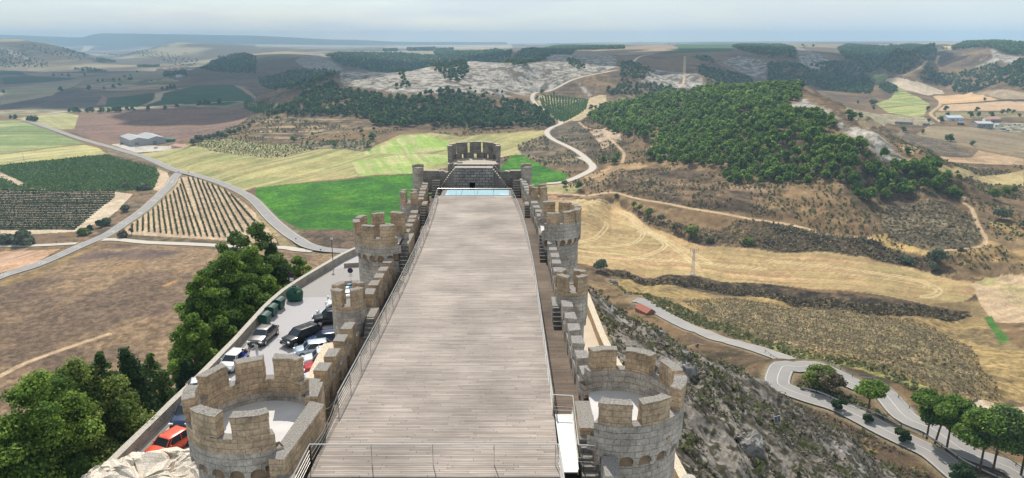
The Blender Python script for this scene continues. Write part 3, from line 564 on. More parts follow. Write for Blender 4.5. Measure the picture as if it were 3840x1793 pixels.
paint(crop(2880,1250,960/2127.,[(1600,545),(2127,570),(2127,610),(1700,580)]), (.12,.095,.07), (.2,.15,.1), 0, ns=5)
paint([(3690,1190),(3720,1185),(3790,1280),(3750,1290)], (.08,.17,.05), (.12,.2,.06), 2, ns=5)
paint(B3((290,260),(440,225),(600,250),(560,300),(290,330)), (.38,.31,.19), (.30,.28,.15), 0, ns=6)
paint(B3((290,330),(620,322),(800,345),(600,370),(290,375)), (.30,.20,.13), (.10,.08,.06), 0, ns=6, fine=.3)
paint(B3((600,250),(860,90),(1000,120),(830,300),(620,318)), (.30,.215,.135), (.20,.145,.095), 0, ns=8)
paint(A3((650,640),(790,615),(792,708),(640,790),(560,830),(500,830)), (.44,.34,.24), (.36,.31,.19), 0, ns=9)
paint(A3((205,640),(290,612),(645,652),(622,735),(560,800),(430,852),(360,800)), (.46,.39,.25), (.42,.34,.22), 5, ns=9, name='vine_gap')
paint(A1((2040,680),(2139,670))+A2((180,690),(100,770),(0,760))+A1((2139,765)), (.46,.38,.27), (.40,.33,.24), 5, ns=12, name='vine_mid')
paint([(2210,490),(2300,470),(2330,520),(2260,560)], (.42,.33,.25), (.3,.23,.17), 0, ns=9)
def paintline(px, col, wd, k=.7, gap=0):
    c = catmull(castpoly(px), 2.0)
    ii = bbox(c, 4); x, y = X[ii], Y[ii]; d = seg_dist(x, y, c[::2], False)
    if gap: d = np.abs(d-gap)
    t = (1-sstep(wd*.5, wd*.5+.5, d))*k; C[ii] = C[ii]*(1-t[:,None])+np.array(col)*t[:,None]
PL = (.56,.46,.29)
for q in [((560,725),(680,705),(760,640),(790,580),(740,530),(640,500)), ((560,770),(850,768),(1010,740),(1090,680),(1080,630),(1000,585),(880,560)), ((560,850),(900,865),(1130,840),(1270,775),(1260,725),(1180,680),(1060,640)), ((500,400),(750,425),(900,480),(1060,600),(1250,700),(1450,850),(1560,950)), ((620,400),(820,425),(960,500),(1120,620),(1400,770),(1650,900)), ((560,800),(1000,850),(1500,900),(2139,960))]:
    paintline(B3(*q), PL, .7, .75, 1.1)
paintline(B4((0,880),(700,960),(1200,1040),(1400,1110),(1420,1160),(1300,1190)), PL, .7, .6, 1.2); paintline(B4((600,1000),(1100,1060),(1350,1110)), PL, .7, .5)
# castle rock: scrubby scree with bare rock ribs
m = np.nonzero((Y < 330) & (np.abs(X) < 230))[0]; rz, dr = ridge_z(X[m], Y[m]); q = (np.abs(rz-Z[m]) < 5) & (CLS[m] == 0); m = m[q]; x, y, dd = X[m], Y[m], dr[q]
a = fbm(x/3.2, y/3.2, 5); b_ = fbm(x/9+y/30, y/22+4, 5, .6)
c = mixc((.25,.228,.205), (.14,.127,.112), sstep(-.15, .25, a)); t = sstep(.16, .36, b_+.35*a)*(x > 0); c = c*(1-t[:,None])+mixc((.46,.44,.42), (.30,.285,.27), sstep(-.2,.2,a))*t[:,None]
t = sstep(.0, .2, fbm(x/.7, y/.7, 2)+.35*a)*.85; c = c*(1-t[:,None])+np.array((.062,.058,.038))*t[:,None]
t = np.clip(1-dd/5, 0, 1)*sstep(-.1, .2, fbm(x/5, y/5, 3)); c = c*(1-t[:,None]*.8)+np.array((.36,.29,.16))*t[:,None]*.8
t = (x < 0)*.7; c = c*(1-t[:,None])+mixc((.26,.20,.12), (.14,.115,.075), sstep(-.2,.2,a))*t[:,None]; C[m] = c
for r in ROADS:                                            # verges and dirt tracks
    ii, D = r['near']
    if r['kind'] == 'dirt': t = (1-sstep(r['w']*.38, r['w']*.62, D))*(.75+.25*vnoise(X[ii]/2, Y[ii]/2)); C[ii] = C[ii]*(1-t[:,None])+np.array((.50,.385,.265))*t[:,None]
    else: t = (1-sstep(r['w']*.5, r['w']*.5+2.2, D))*.7; C[ii] = C[ii]*(1-t[:,None])+np.array((.30,.25,.17))*t[:,None]
# fine grain so that no field is flat
C = C*(1+.10*fbm(X/.9, Y/.9, 2)*detail)[:,None]*(1+.10*fbm(X/35, Y/12, 3))[:,None]
st_ = sstep(.05, .22, SLOPE)*sstep(250, 420, Y)*(CLS == 0)+.9*(CLS == 8)*sstep(.03, .12, SLOPE); C = C*(1+(.42*fbm(X/70+Z/9, Z/1.7+X/400, 3)+.22*fbm(X/6, Y/14, 3, .6, True))*st_[:]).clip(.3, 1.7)[:,None]
lum = C.mean(1, keepdims=True); C = np.clip(lum+(C-lum)*1.22, .005, 1)
C = C*np.clip(lum/.30, .3, 1.2)**.22*.93
C = np.clip(C, .01, .8)
def ground_mat():
    m, n, b = new_mat('ground'); b.inputs['Roughness'].default_value = .95; b.inputs['Specular IOR Level'].default_value = .08; L = n.links.new
    a = N(n, 'ShaderNodeAttribute', attribute_name='Col'); g = N(n, 'ShaderNodeNewGeometry')
    z1 = N(n, 'ShaderNodeTexNoise', Scale=1.6, Detail=7.0, Roughness=.75); L(g.outputs['Position'], z1.inputs['Vector'])
    z2 = N(n, 'ShaderNodeTexNoise', Scale=.16, Detail=5.0, Roughness=.65); L(g.outputs['Position'], z2.inputs['Vector'])
    r1 = N(n, 'ShaderNodeMapRange'); r1.inputs['From Min'].default_value = .3; r1.inputs['From Max'].default_value = .7; r1.inputs['To Min'].default_value = .55; r1.inputs['To Max'].default_value = 1.42; L(z1.outputs['Fac'], r1.inputs[0])
    r2 = N(n, 'ShaderNodeMapRange'); r2.inputs['From Min'].default_value = .3; r2.inputs['From Max'].default_value = .7; r2.inputs['To Min'].default_value = .84; r2.inputs['To Max'].default_value = 1.16; L(z2.outputs['Fac'], r2.inputs[0])
    mu = N(n, 'ShaderNodeMath', operation='MULTIPLY'); L(r1.outputs[0], mu.inputs[0]); L(r2.outputs[0], mu.inputs[1])
    sc = N(n, 'ShaderNodeVectorMath', operation='SCALE'); L(a.outputs['Color'], sc.inputs[0]); L(mu.outputs[0], sc.inputs['Scale']); L(sc.outputs[0], b.inputs['Base Color'])
    bp = N(n, 'ShaderNodeBump', Strength=.7, Distance=.35); L(z1.outputs['Fac'], bp.inputs['Height']); L(bp.outputs[0], b.inputs['Normal'])
    return m
M['ground'] = ground_mat()
idx = np.arange(X.size).reshape(SH); Q = np.stack([idx[:-1,:-1], idx[:-1,1:], idx[1:,1:], idx[1:,:-1]], -1).reshape(-1, 4); qc = CLS[Q[:,0]]
PTS = np.stack([X, Y, Z], -1)
for k, nm in CN.items():
    q = Q[qc == k]
    if not len(q): continue
    used = np.zeros(X.size, bool); used[q.ravel()] = True; mp = np.cumsum(used)-1
    tag(mesh_np(nm, PTS[used], mp[q], M['ground'], cols=C[used], smooth=True), kind='structure')
def gz(x, y):
    """height of the finished ground"""
    x = np.asarray(x, float); y = np.asarray(y, float); a = np.interp(x/y, U_, np.arange(len(U_))); b = np.interp(np.log(y), LY, np.arange(len(LY)))
    i = np.clip(a.astype(int), 0, len(U_)-2); j = np.clip(b.astype(int), 0, len(LY)-2); fa = a-i; fb = b-j
    return GZ[j,i]*(1-fa)*(1-fb)+GZ[j,i+1]*fa*(1-fb)+GZ[j+1,i]*(1-fa)*fb+GZ[j+1,i+1]*fa*fb
def gcls(x, y):
    i = np.clip(np.round(np.interp(x/y, U_, np.arange(len(U_)))).astype(int), 0, len(U_)-1); j = np.clip(np.round(np.interp(np.log(y), LY, np.arange(len(LY)))).astype(int), 0, len(LY)-1); return CLS.reshape(SH)[j, i]
# road ribbons and painted lines
M['asphalt'] = flat('road_asphalt', (.27,.255,.243), .9, noise=.13, nscale=.18, spec=.1)
M['track'] = flat('pale_track', (.47,.42,.36), .95, noise=.08, nscale=.3, spec=.1)
M['paint'] = flat('road_paint', (.52,.52,.50), .7, noise=.15)
def ribbon(name, c, z, o0, o1, mat, dash=None, a=0, b=None):
    c = c[a:b]; z = z[a:b]; t = np.gradient(c, axis=0); t /= np.linalg.norm(t, axis=1)[:,None]+1e-9; nn = np.stack([-t[:,1], t[:,0]], 1)
    V = np.concatenate([np.c_[c+nn*o0, z], np.c_[c+nn*o1, z]]); n = len(c); i = np.arange(n-1)
    if dash: s = np.concatenate([[0], np.cumsum(np.linalg.norm(np.diff(c, axis=0), axis=1))]); i = i[(s[:-1] % dash[1]) < dash[0]]
    Fq = np.stack([i, i+n, i+n+1, i+1], 1)[:, ::-1] if o0 < o1 else np.stack([i, i+n, i+n+1, i+1], 1)
    return tag(mesh_np(name, V, Fq, mat), kind='structure')
for r in ROADS:
    if r['kind'] == 'dirt': continue
    ribbon('road' if r['kind'] == 'asphalt' else 'farm_track', r['c'], r['z'], -r['w']/2, r['w']/2, M[r['kind']])
for r in (R_hair, R_branch, R_main, R_low):
    h = r['w']/2; far = r is not R_hair and r is not R_low; lw = .26 if far else .12
    for sgn in (-1, 1): ribbon('edge_line', r['c'], r['z']+.03, sgn*(h-.35)-lw/2, sgn*(h-.35)+lw/2, M['paint'])
    if r in (R_hair, R_branch): ribbon('centre_line', r['c'], r['z']+.03, -.08, .08, M['paint'], dash=None if r is R_hair else (4, 9))
    r['ends'] = True
#GROUND_END
# ================================================================== the castle
def boards(name, ca, cb, w=.145, gap=.012, dirt=.4, gapc=(.03,.025,.02)):
    """weathered planks running across; one row per plank, random joints"""
    m, n, b = new_mat(name); b.inputs['Roughness'].default_value = .8; L = n.links.new
    g = N(n, 'ShaderNodeNewGeometry'); sp = N(n, 'ShaderNodeSeparateXYZ'); L(g.outputs['Position'], sp.inputs[0])
    br = N(n, 'ShaderNodeTexBrick', Scale=1.0); br.inputs['Brick Width'].default_value = 2.9; br.inputs['Row Height'].default_value = w
    br.inputs['Mortar Size'].default_value = gap; br.inputs['Mortar Smooth'].default_value = .1; br.offset = 0
    br.inputs['Color1'].default_value = (*ca, 1); br.inputs['Color2'].default_value = (*cb, 1); br.inputs['Mortar'].default_value = (*gapc, 1)
    dv = N(n, 'ShaderNodeMath', operation='DIVIDE'); dv.inputs[1].default_value = w; L(sp.outputs['Y'], dv.inputs[0]); fl = N(n, 'ShaderNodeMath', operation='FLOOR'); L(dv.outputs[0], fl.inputs[0])
    wn = N(n, 'ShaderNodeTexWhiteNoise', noise_dimensions='1D'); L(fl.outputs[0], wn.inputs['W']); ml = N(n, 'ShaderNodeMath', operation='MULTIPLY_ADD'); ml.inputs[1].default_value = 2.9; L(wn.outputs['Value'], ml.inputs[0]); L(sp.outputs['X'], ml.inputs[2])
    cb_ = N(n, 'ShaderNodeCombineXYZ'); L(ml.outputs[0], cb_.inputs[0]); L(sp.outputs['Y'], cb_.inputs[1]); L(cb_.outputs[0], br.inputs['Vector'])
    mp = N(n, 'ShaderNodeMapping'); mp.inputs['Scale'].default_value = (.45, 14, 1); L(g.outputs['Position'], mp.inputs[0])
    z = N(n, 'ShaderNodeTexNoise', Scale=1.5, Detail=6.0, Roughness=.7); L(mp.outputs[0], z.inputs['Vector'])
    r = N(n, 'ShaderNodeMapRange'); r.inputs['From Min'].default_value = .3; r.inputs['From Max'].default_value = .7; r.inputs['To Min'].default_value = .6; r.inputs['To Max'].default_value = 1.35; L(z.outputs['Fac'], r.inputs[0])
    z2 = N(n, 'ShaderNodeTexNoise', Scale=.25, Detail=4.0); L(g.outputs['Position'], z2.inputs['Vector'])
    r2 = N(n, 'ShaderNodeMapRange'); r2.inputs['From Min'].default_value = .3; r2.inputs['From Max'].default_value = .7; r2.inputs['To Min'].default_value = 1-dirt; r2.inputs['To Max'].default_value = 1+dirt*.5; L(z2.outputs['Fac'], r2.inputs[0])
    mu = N(n, 'ShaderNodeMath', operation='MULTIPLY'); L(r.outputs[0], mu.inputs[0]); L(r2.outputs[0], mu.inputs[1])
    sc = N(n, 'ShaderNodeVectorMath', operation='SCALE'); L(br.outputs['Color'], sc.inputs[0]); L(mu.outputs[0], sc.inputs['Scale']); L(sc.outputs[0], b.inputs['Base Color'])
    bp = N(n, 'ShaderNodeBump', Strength=.5, Distance=.01); bp.invert = True; L(br.outputs['Fac'], bp.inputs['Height']); L(bp.outputs[0], b.inputs['Normal'])
    return m
M['deck'] = boards('weathered_deck_boards', (.385,.33,.288), (.265,.227,.20), gap=.009, dirt=.32)
M['deck2'] = boards('dirty_deck_boards', (.24,.215,.19), (.17,.15,.135), dirt=.3)
M['gal'] = boards('dark_gallery_boards', (.17,.125,.095), (.115,.085,.065), dirt=.65)
M['galnew'] = boards('pale_gallery_boards', (.60,.48,.34), (.52,.42,.30), dirt=.1, gap=.006)
M['pavers'] = masonry('grey_pavers', (.44,.42,.43), (.38,.365,.375), (.33,.32,.32), (.41,.395,.405), bw=.3, bh=.2, stain=.0, topmix=1)
def tower_pieces(): pass
def ringseg(mb, c, r0, r1, a0, a1, z0, z1, n=6, faces='tbioes', cyl=True):
    """block between two radii and two angles (degrees)"""
    cx, cy = c; an = [math.radians(a0+(a1-a0)*k/n) for k in range(n+1)]
    o = [(cx+r1*math.cos(a), cy+r1*math.sin(a)) for a in an]; i = [(cx+r0*math.cos(a), cy+r0*math.sin(a)) for a in an]
    mb.cyl = (cx, cy, r1)
    for k in range(n):
        if 'o' in faces: mb.poly([(*o[k], z0), (*o[k+1], z0), (*o[k+1], z1), (*o[k], z1)])
        if 'i' in faces: mb.poly([(*i[k+1], z0), (*i[k], z0), (*i[k], z1), (*i[k+1], z1)])
        if 't' in faces: mb.poly([(*i[k], z1), (*o[k], z1), (*o[k+1], z1), (*i[k+1], z1)])
        if 'b' in faces: mb.poly([(*i[k], z0), (*i[k+1], z0), (*o[k+1], z0), (*o[k], z0)])
    mb.cyl = None
    if 'e' in faces:
        mb.poly([(*i[0], z0), (*o[0], z0), (*o[0], z1), (*i[0], z1)]); mb.poly([(*o[-1], z0), (*i[-1], z0), (*i[-1], z1), (*o[-1], z1)])
def merlon(parent, c, r0, r1, ca, half, z0, z1, seed):
    mb = MB(); random.seed(seed); d = random.uniform(-.04, .05); hw = half*random.uniform(.93, 1.05)
    nz = 4; cap = .22
    zm = z0+(z1-cap-z0)*.5; ringseg(mb, c, r0, r1, ca-hw, ca+hw, z0, zm, 6, 'oieb'); ringseg(mb, c, r0, r1, ca-hw, ca+hw, zm, z1-cap+d, 6, 'oie'); ringseg(mb, c, r0-.02, r1+.02, ca-hw-.4, ca+hw+.4, z1-cap+d, z1+d, 5, 'oietb')
    mb.jitter(.045, 2.9, seed); return mb.build('merlon', M['tan'], parent)
def parapet(mb, c, r0, r1, a0, a1, zf, zs, loops, hw=4.5, lz=(.25,.85)):
    """ring wall with arched loop holes at the given angles"""
    ls = sorted(loops); cur = a0
    for a in ls:
        ringseg(mb, c, r0, r1, cur, a-hw, zf, zs, max(2, int((a-hw-cur)/8))); 
        ringseg(mb, c, r0, r1, a-hw, a+hw, zf, zf+lz[0], 2); ringseg(mb, c, r0, r1, a-hw, a+hw, zf+lz[1], zs, 2)
        ringseg(mb, c, r0+.12, r1-.02, a-hw, a-hw*.45, zf+lz[0], zf+lz[1], 1); ringseg(mb, c, r0+.12, r1-.02, a+hw*.45, a+hw, zf+lz[0], zf+lz[1], 1)
        ringseg(mb, c, r0+.12, r1-.02, a-hw*.5, a+hw*.5, zf+lz[1]-.12, zf+lz[1]-.002, 1)
        cur = a+hw
    ringseg(mb, c, r0, r1, cur, a1, zf, zs, max(2, int((a1-cur)/8)))
def round_tower(c, R, mers, a0, a1, label, zt=3.2, zs=2.15, zf=1.0, half=14, ncorb=22, loops=(), hole=None, seed=1, shaftR=None, pm='tan'):
    t = empty('round_tower', (0,0,0), 0, label, 'tower', 'battlemented round towers of the castle'); th = .48; sr = shaftR or R-.24
    mb = MB(); ringseg(mb, c, 0, sr, a0-3, a1+3, -16, .05, 30, 'o')
    mb.jitter(.035, 1.1, seed); mb.build('shaft', M['grey'], t)
    mb = MB(); ringseg(mb, c, R-.5, R, a0-6, a1+6, .75, 1.45, 34, 'oibe'); 
    st = 360/ncorb
    for k in range(ncorb):                                   # arches of the corbel table
        m0 = k*st; pw = .28*st; cc = m0+st/2; rr = math.radians
        if not ((cc-a0) % 360 < (a1-a0)): continue
        prev = None
        for q in range(7):
            f = math.pi*q/6; a = cc-(st-pw)/2*math.cos(f); z = .42+.26*math.sin(f)
            p = (c[0]+R*math.cos(rr(a)), c[1]+R*math.sin(rr(a)))
            ip = (c[0]+(R-.36)*math.cos(rr(a)), c[1]+(R-.36)*math.sin(rr(a)))
            if prev: mb.cyl = (*c, R); mb.poly([(*prev[0], prev[1]), (*p, z), (*p, .75), (*prev[0], .75)]); mb.poly([(*prev[2], prev[1]), (*ip, z), (*p, z), (*prev[0], prev[1])]); mb.cyl = None
            prev = (p, z, ip)
        for s in (-1,): 
            ringseg(mb, c, sr-.05, R, m0-pw/2, m0+pw/2, .28, .75, 1, 'oibe'); ringseg(mb, c, sr-.05, R-.14, m0-pw/2, m0+pw/2, .08, .28, 1, 'oibe'); ringseg(mb, c, sr-.05, R-.26, m0-pw/2, m0+pw/2, -.12, .08, 1, 'oibe')
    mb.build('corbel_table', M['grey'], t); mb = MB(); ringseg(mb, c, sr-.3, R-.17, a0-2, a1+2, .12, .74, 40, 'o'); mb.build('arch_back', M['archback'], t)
    mb = MB(); parapet(mb, c, R-th, R+.015, a0, a1, 1.45, zs, []); 
    mb.jitter(.02, 2, seed); mb.build('parapet', M[pm], t)
    mb = MB(); parapet(mb, c, R-th-.01, R-.05, a0, a1, zf-.02, 1.452, loops, lz=(.02,.40)); mb.build('inner_ring', M[pm], t)
    mb = MB(); sd = 1 if c[0] < -5 else -1; lim = c[0]+sd*1.15
    mb.poly([((min if sd > 0 else max)(c[0]+(R-th+.05)*math.cos(q*math.pi/24), lim), c[1]+(R-th+.05)*math.sin(q*math.pi/24), zf) for q in range(48)]); mb.build('tower_floor', M['plaster'], t)
    for i, a in enumerate(mers): merlon(t, c, R-th, R+.02, a, half, zs-.02, zt, seed*31+i)
    if hole:
        mb = MB(); a, z, r = hole; rr = math.radians(a); nx, ny = math.cos(rr), math.sin(rr); px_, py_ = c[0]+nx*(R+.03), c[1]+ny*(R+.03); tx, ty = -ny, nx
        mb.poly([(px_+tx*r*math.cos(q*math.pi/6), py_+ty*r*math.cos(q*math.pi/6), z+r*1.1*math.sin(q*math.pi/6)) for q in range(12)]); mb.build('round_window', M['sand'], t)
    return t
cL1, cR1, cL2, cR2 = (-11.5,29.4), (4.95,30.45), (-10.95,60.2), (3.85,64.9)
TL1 = round_tower(cL1, 3.0, [77,115,153,197,243,284], 58, 302, 'big round battlemented tower at the near left corner, tan merlons round a pale floor', loops=[96,134], seed=3)
TR1 = round_tower(cR1, 3.0, [98,60,18,-20,-65,-101], -118, 116, 'big near right corner tower with merlons, beside the steps, small round hole in its side', loops=[78,40], hole=(-50,1.15,.13), seed=5, pm='grey')
TL2 = round_tower(cL2, 2.65, [73,114,158,197,245,284], 56, 302, 'round battlemented tower halfway along the left wall, above the car park sign', loops=[94], seed=7)
TR2 = round_tower(cR2, 2.55, [98,60,22,-25,-58,-94], -112, 116, 'round battlemented tower halfway along the right wall, against the stubble field', loops=[78], seed=9, pm='grey')
# flat inner parts: floor running to the wall walk, thick low parapet on the inside
mb = MB(); mb.prism([(-10.6,26.9),(-9.75,27.4),(-9.6,31.2),(-10.4,31.9)], .6, 1.02); mb.build('floor_apron', M['plaster'], TL1)
mb = MB(); mb.prism([(-10.05,26.2),(-9.4,26.2),(-8.95,30.9),(-9.65,31.2)], -1.3, 1.35); mb.prism([(-9.9,31.3),(-9.3,31.3),(-9.45,32.9),(-10.2,32.9)], -1.3, 1.5); mb.jitter(.06, 1.5, 4); mb.build('inner_parapet', M['tan'], TL1)
mb = MB()
for k in range(6): mb.box((-9.35-.02*k, 26.1-.33*k, -.2-.28*k), (.8, .33, 1.6))
mb.jitter(.03, 2, 4); mb.build('steps', M['stair'], TL1)
mb = MB(); mb.prism([(3.8,28.3),(4.9,28.3),(4.9,33),(3.85,33.2)], .6, 1.02); mb.build('floor_apron', M['plaster'], TR1)
mb = MB(); mb.prism([(3.08,29.3),(3.84,29.3),(3.82,31.9),(3.08,31.9)], -1.3, 1.0); mb.jitter(.03, 1.5, 4); mb.build('landing', M['tan'], TR1)
mb = MB()
for k in range(8): mb.box((3.45, 29.12-.36*k, -.95-.24*k+.6), (.76, .36, 2.0))
mb.jitter(.02, 2, 8); mb.build('steps', M['stair'], TR1)
mb = MB(); mb.box((4.15,26.6,-.5), (.62,1.5,2.6)); mb.jitter(.03, 2, 8); mb.build('buttress', M['grey'], TR1)
def turret(c, R, label, seed, zt=2.15, zs=1.0, ang=(50,140,225,310), half=26):
    t = empty('corner_turret', (0,0,0), 0, label, 'turret', 'small round turrets on the curtain walls')
    mb = MB(); ringseg(mb, c, 0, R, 0, 360, -1.1, zs, 24, 'ot'); ringseg(mb, c, R*.72, R-.06, 0, 360, -1.6, -1.1, 24, 'ob'); ringseg(mb, c, R*.4, R-.22, 0, 360, -15.5, -1.5, 20, 'o')
    mb.jitter(.03, 1.6, seed); mb.build('shaft', M['grey'], t)
    mb = MB(); ringseg(mb, c, R-.34, R+.012, 0, 360, zs-.25, zs+.06, 24, 'oit'); mb.build('parapet', M['tan'], t)
    for i, a in enumerate(ang): merlon(t, c, R-.42, R+.02, a+seed*3 % 9, half, zs-.02, zt, seed*17+i)
    return t
turret((-11.0,45.7), 1.12, 'small round turret on the left wall nearest the viewer, before the blue container', 2)
turret((-11.25,77.2), 1.05, 'small round turret on the left wall with four tall merlons against the bright green crop', 4)
turret((4.25,48.4), 1.15, 'small round turret on the right wall nearest the viewer, above the sandy terrace', 6)
turret((3.0,80.2), 1.08, 'small round turret on the right wall between the far merlons and the middle tower', 8, ang=(60,140,235,300))
def solid_turret(c, label, seed):
    t = empty('solid_turret', (0,0,0), 0, label, 'turret'); mb = MB(); ringseg(mb, c, 0, .72, 0, 360, -1.2, 2.3, 18, 'ot'); ringseg(mb, c, 0, .55, 0, 360, -15, -1.2, 16, 'ot'); mb.jitter(.04, 1.6, seed); mb.build('shaft', M['grey'], t)
    mb = MB(); ringseg(mb, c, .35, .76, 20, 200, 2.25, 2.6, 10); mb.build('merlon', M['tan'], t)
solid_turret((-12.1,91.8), 'plain stone turret at the far left corner beside the bow steps', 3); solid_turret((1.85,92.2), 'plain stone turret at the far right corner, against the bright green crop', 5)
def curtain(inner, ms, side, label, seed):
    """side -1: wall lies to the left of its inner line"""
    t = empty('curtain_wall', (0,0,0), 0, label, 'castle wall', 'battlemented curtain walls between the towers')
    ys = [p[1] for p in inner]; fx = lambda y: np.interp(y, ys, [p[0] for p in inner]); th = .66*side; y0, y1 = ys[0], ys[-1]
    mb = MB(); n = max(4, int((y1-y0)/1.0)); yy = [y0+(y1-y0)*k/n for k in range(n+1)]
    def slab(a, b, xi, xo, z0, z1, mb):
        P_ = [(fx(a)+xi, a), (fx(a)+xo, a), (fx(b)+xo, b), (fx(b)+xi, b)]
        if side > 0: mb.prism(P_, z0, z1)
        else: mb.prism(P_[::-1], z0, z1)
    nich = sorted(y-.35 for y in ms); cur = y0
    for y in nich:
        if y-.28 > cur: slab(cur, y-.28, 0, th, -1.5, -.12, mb)
        slab(y-.28, y+.28, th*.45, th, -1.5, -.12, mb); slab(y-.28, y+.28, 0, th*.45, -.45, -.12, mb)
        slab(y-.28, y-.2, 0, th*.45, -.55, -.45, mb); slab(y+.2, y+.28, 0, th*.45, -.55, -.45, mb); cur = y+.28
    if y1 > cur: slab(cur, y1, 0, th, -1.5, -.12, mb)
    mb.jitter(.03, 1.7, seed); mb.build('parapet', M['grey'] if side > 0 else M['tan'], t)
    mb = MB(); slab(y0, y1, -.0, th*1.25, -16, -1.5, mb); mb.build('lower_wall', M['grey'], t)
    for i, y in enumerate(ms):
        mb = MB(); random.seed(seed*13+i); L_ = random.uniform(1.0, 1.15); z1 = .85+random.uniform(-.04, .04)
        slab(y-L_, y, 0, th, -.13, z1-.2, mb); slab(y-L_-.02, y+.02, -.02*side, th+.02*side, z1-.2, z1, mb)
        mb.jitter(.05, 2.6, seed+i); mb.build('merlon', M['grey' if side > 0 else 'tan'], t)
    return t
curtain([(-10.1,32.4),(-9.95,38),(-9.88,43.2)], [34.5,36.5,38.5,40.5,42.4], -1, 'left castle wall of five merlons between the near left tower and the nearest small turret', 1)
curtain([(-9.8,47.2),(-9.7,57.2)], [48.9,50.6,52.4,54.2,56.2], -1, 'left castle wall of merlons between the small turret and the middle left tower', 2)
curtain([(-9.6,63.5),(-9.6,68),(-9.95,76)], [65.8,67.7,69.7,71.6,73.4], -1, 'left castle wall of merlons behind the middle left tower, in front of the crop', 3)
curtain([(-9.95,78.4),(-10.5,88.5),(-10.8,91)], [80.2,81.8,83.5,85.3,87.0,88.8], -1, 'farthest stretch of the left castle wall, reaching the bow steps', 4)
curtain([(3.9,33.6),(3.7,36.2),(3.54,40.2),(3.4,46.5),(3.38,47.4)], [36.2,38.2,40.2,42.2,44.2,46.4], 1, 'right castle wall of six merlons behind the near right tower', 5)
curtain([(3.3,49.6),(3.26,53.9),(3.13,62.2)], [51.9,53.9,55.9,57.8,59.6,61.6], 1, 'right castle wall of merlons between the small turret and the middle right tower', 6)
curtain([(2.8,67.6),(2.43,73.9),(2.0,79.2)], [69.9,72,73.9,76,78.1], 1, 'right castle wall of merlons just beyond the middle right tower', 7)
curtain([(1.85,81.2),(1.4,86.5),(.95,92)], [83.2,85,86.5,88.3,89.9,91.6], 1, 'farthest stretch of the right castle wall, ending at the bow steps', 8)
# stairs of the wall walk
def stairs(x0, x1, y0, n, run, z0, dz, blockY, label, yb=None, mat='stair'):
    t = empty('stone_stairs', (0,0,0), 0, label, 'stairs', 'stone stairs up from the wall walk'); mb = MB()
    for k in range(n): mb.prism([(x0,y0+k*run),(x1,y0+k*run),(x1,y0+(k+1)*run),(x0,y0+(k+1)*run)], z0-.05, z0+dz*(k+1))
    mb.jitter(.015, 2, 5); mb.build('steps', M[mat], t); mb = MB(); y = y0+n*run+.004; mb.prism([(x0,y),(x1,y),(x1+.02,blockY),(x0,blockY)], z0-.05, z0+dz*n+.06); mb.jitter(.03, 1.5, 6); mb.build('landing', M['tan' if x0 < -5 else 'grey'], t)
stairs(-9.7,-9.02,58.1,8,.3,-1.2,.25,64, 'stone steps against the middle left tower, seen past the railing')
stairs(-9.85,-9.3,44.2,5,.26,-1.2,.23,47.2, 'short stone steps beside the nearest left turret')
stairs(-9.98,-9.42,75.2,8,.28,-1.2,.22,79, 'narrow stone steps beside the far left turret')
stairs(2.52,3.12,61.8,8,.32,-1.2,.24,67.4, 'long flight of stone steps against the middle right tower')
stairs(2.86,3.4,46.2,5,.27,-1.2,.23,49.4, 'short stone steps beside the nearest right turret')
stairs(1.45,2.05,78.6,5,.27,-1.2,.23,81.6, 'short stone steps beside the far right turret')
# bow: sloping stepped front, terrace and half-round battlement
bow = empty('bow_tower', (0,0,0), 0, 'dark weathered bow tower with stepped front at the far end of the wooden deck', 'tower')
bc = (-5.05, 95.6); mb = MB(); Yf = 91.4
mb.prism([(-7.5,Yf),(-5.5,Yf),(-5.5,Yf+1.2),(-7.5,Yf+1.2)], -1.3, 2.1); mb.prism([(-4.75,Yf),(-2.45,Yf),(-2.45,Yf+1.2),(-4.75,Yf+1.2)], -1.3, 2.1); mb.prism([(-5.5,Yf),(-4.75,Yf),(-4.75,Yf+1.2),(-5.5,Yf+1.2)], .35, 2.1)
mb.build('front_wall', M['bow'], bow); mb = MB(); mb.prism([(-7.4,Yf-.1),(-2.5,Yf-.1),(-2.5,Yf+1.0),(-7.4,Yf+1.0)], 2.1, 2.3); mb.prism([(-7.1,Yf+1.2),(-2.3,Yf+1.2),(-2.3,Yf+1.9),(-7.1,Yf+1.9)], 2.0, 2.52); mb.jitter(.04, 1.6, 2); mb.build('ledge', M['bow'], bow)
mb = MB(); mb.box((-5.12, Yf+1.1, -.4), (.8,.1,1.6)); mb.build('doorway', M['hole'], bow)
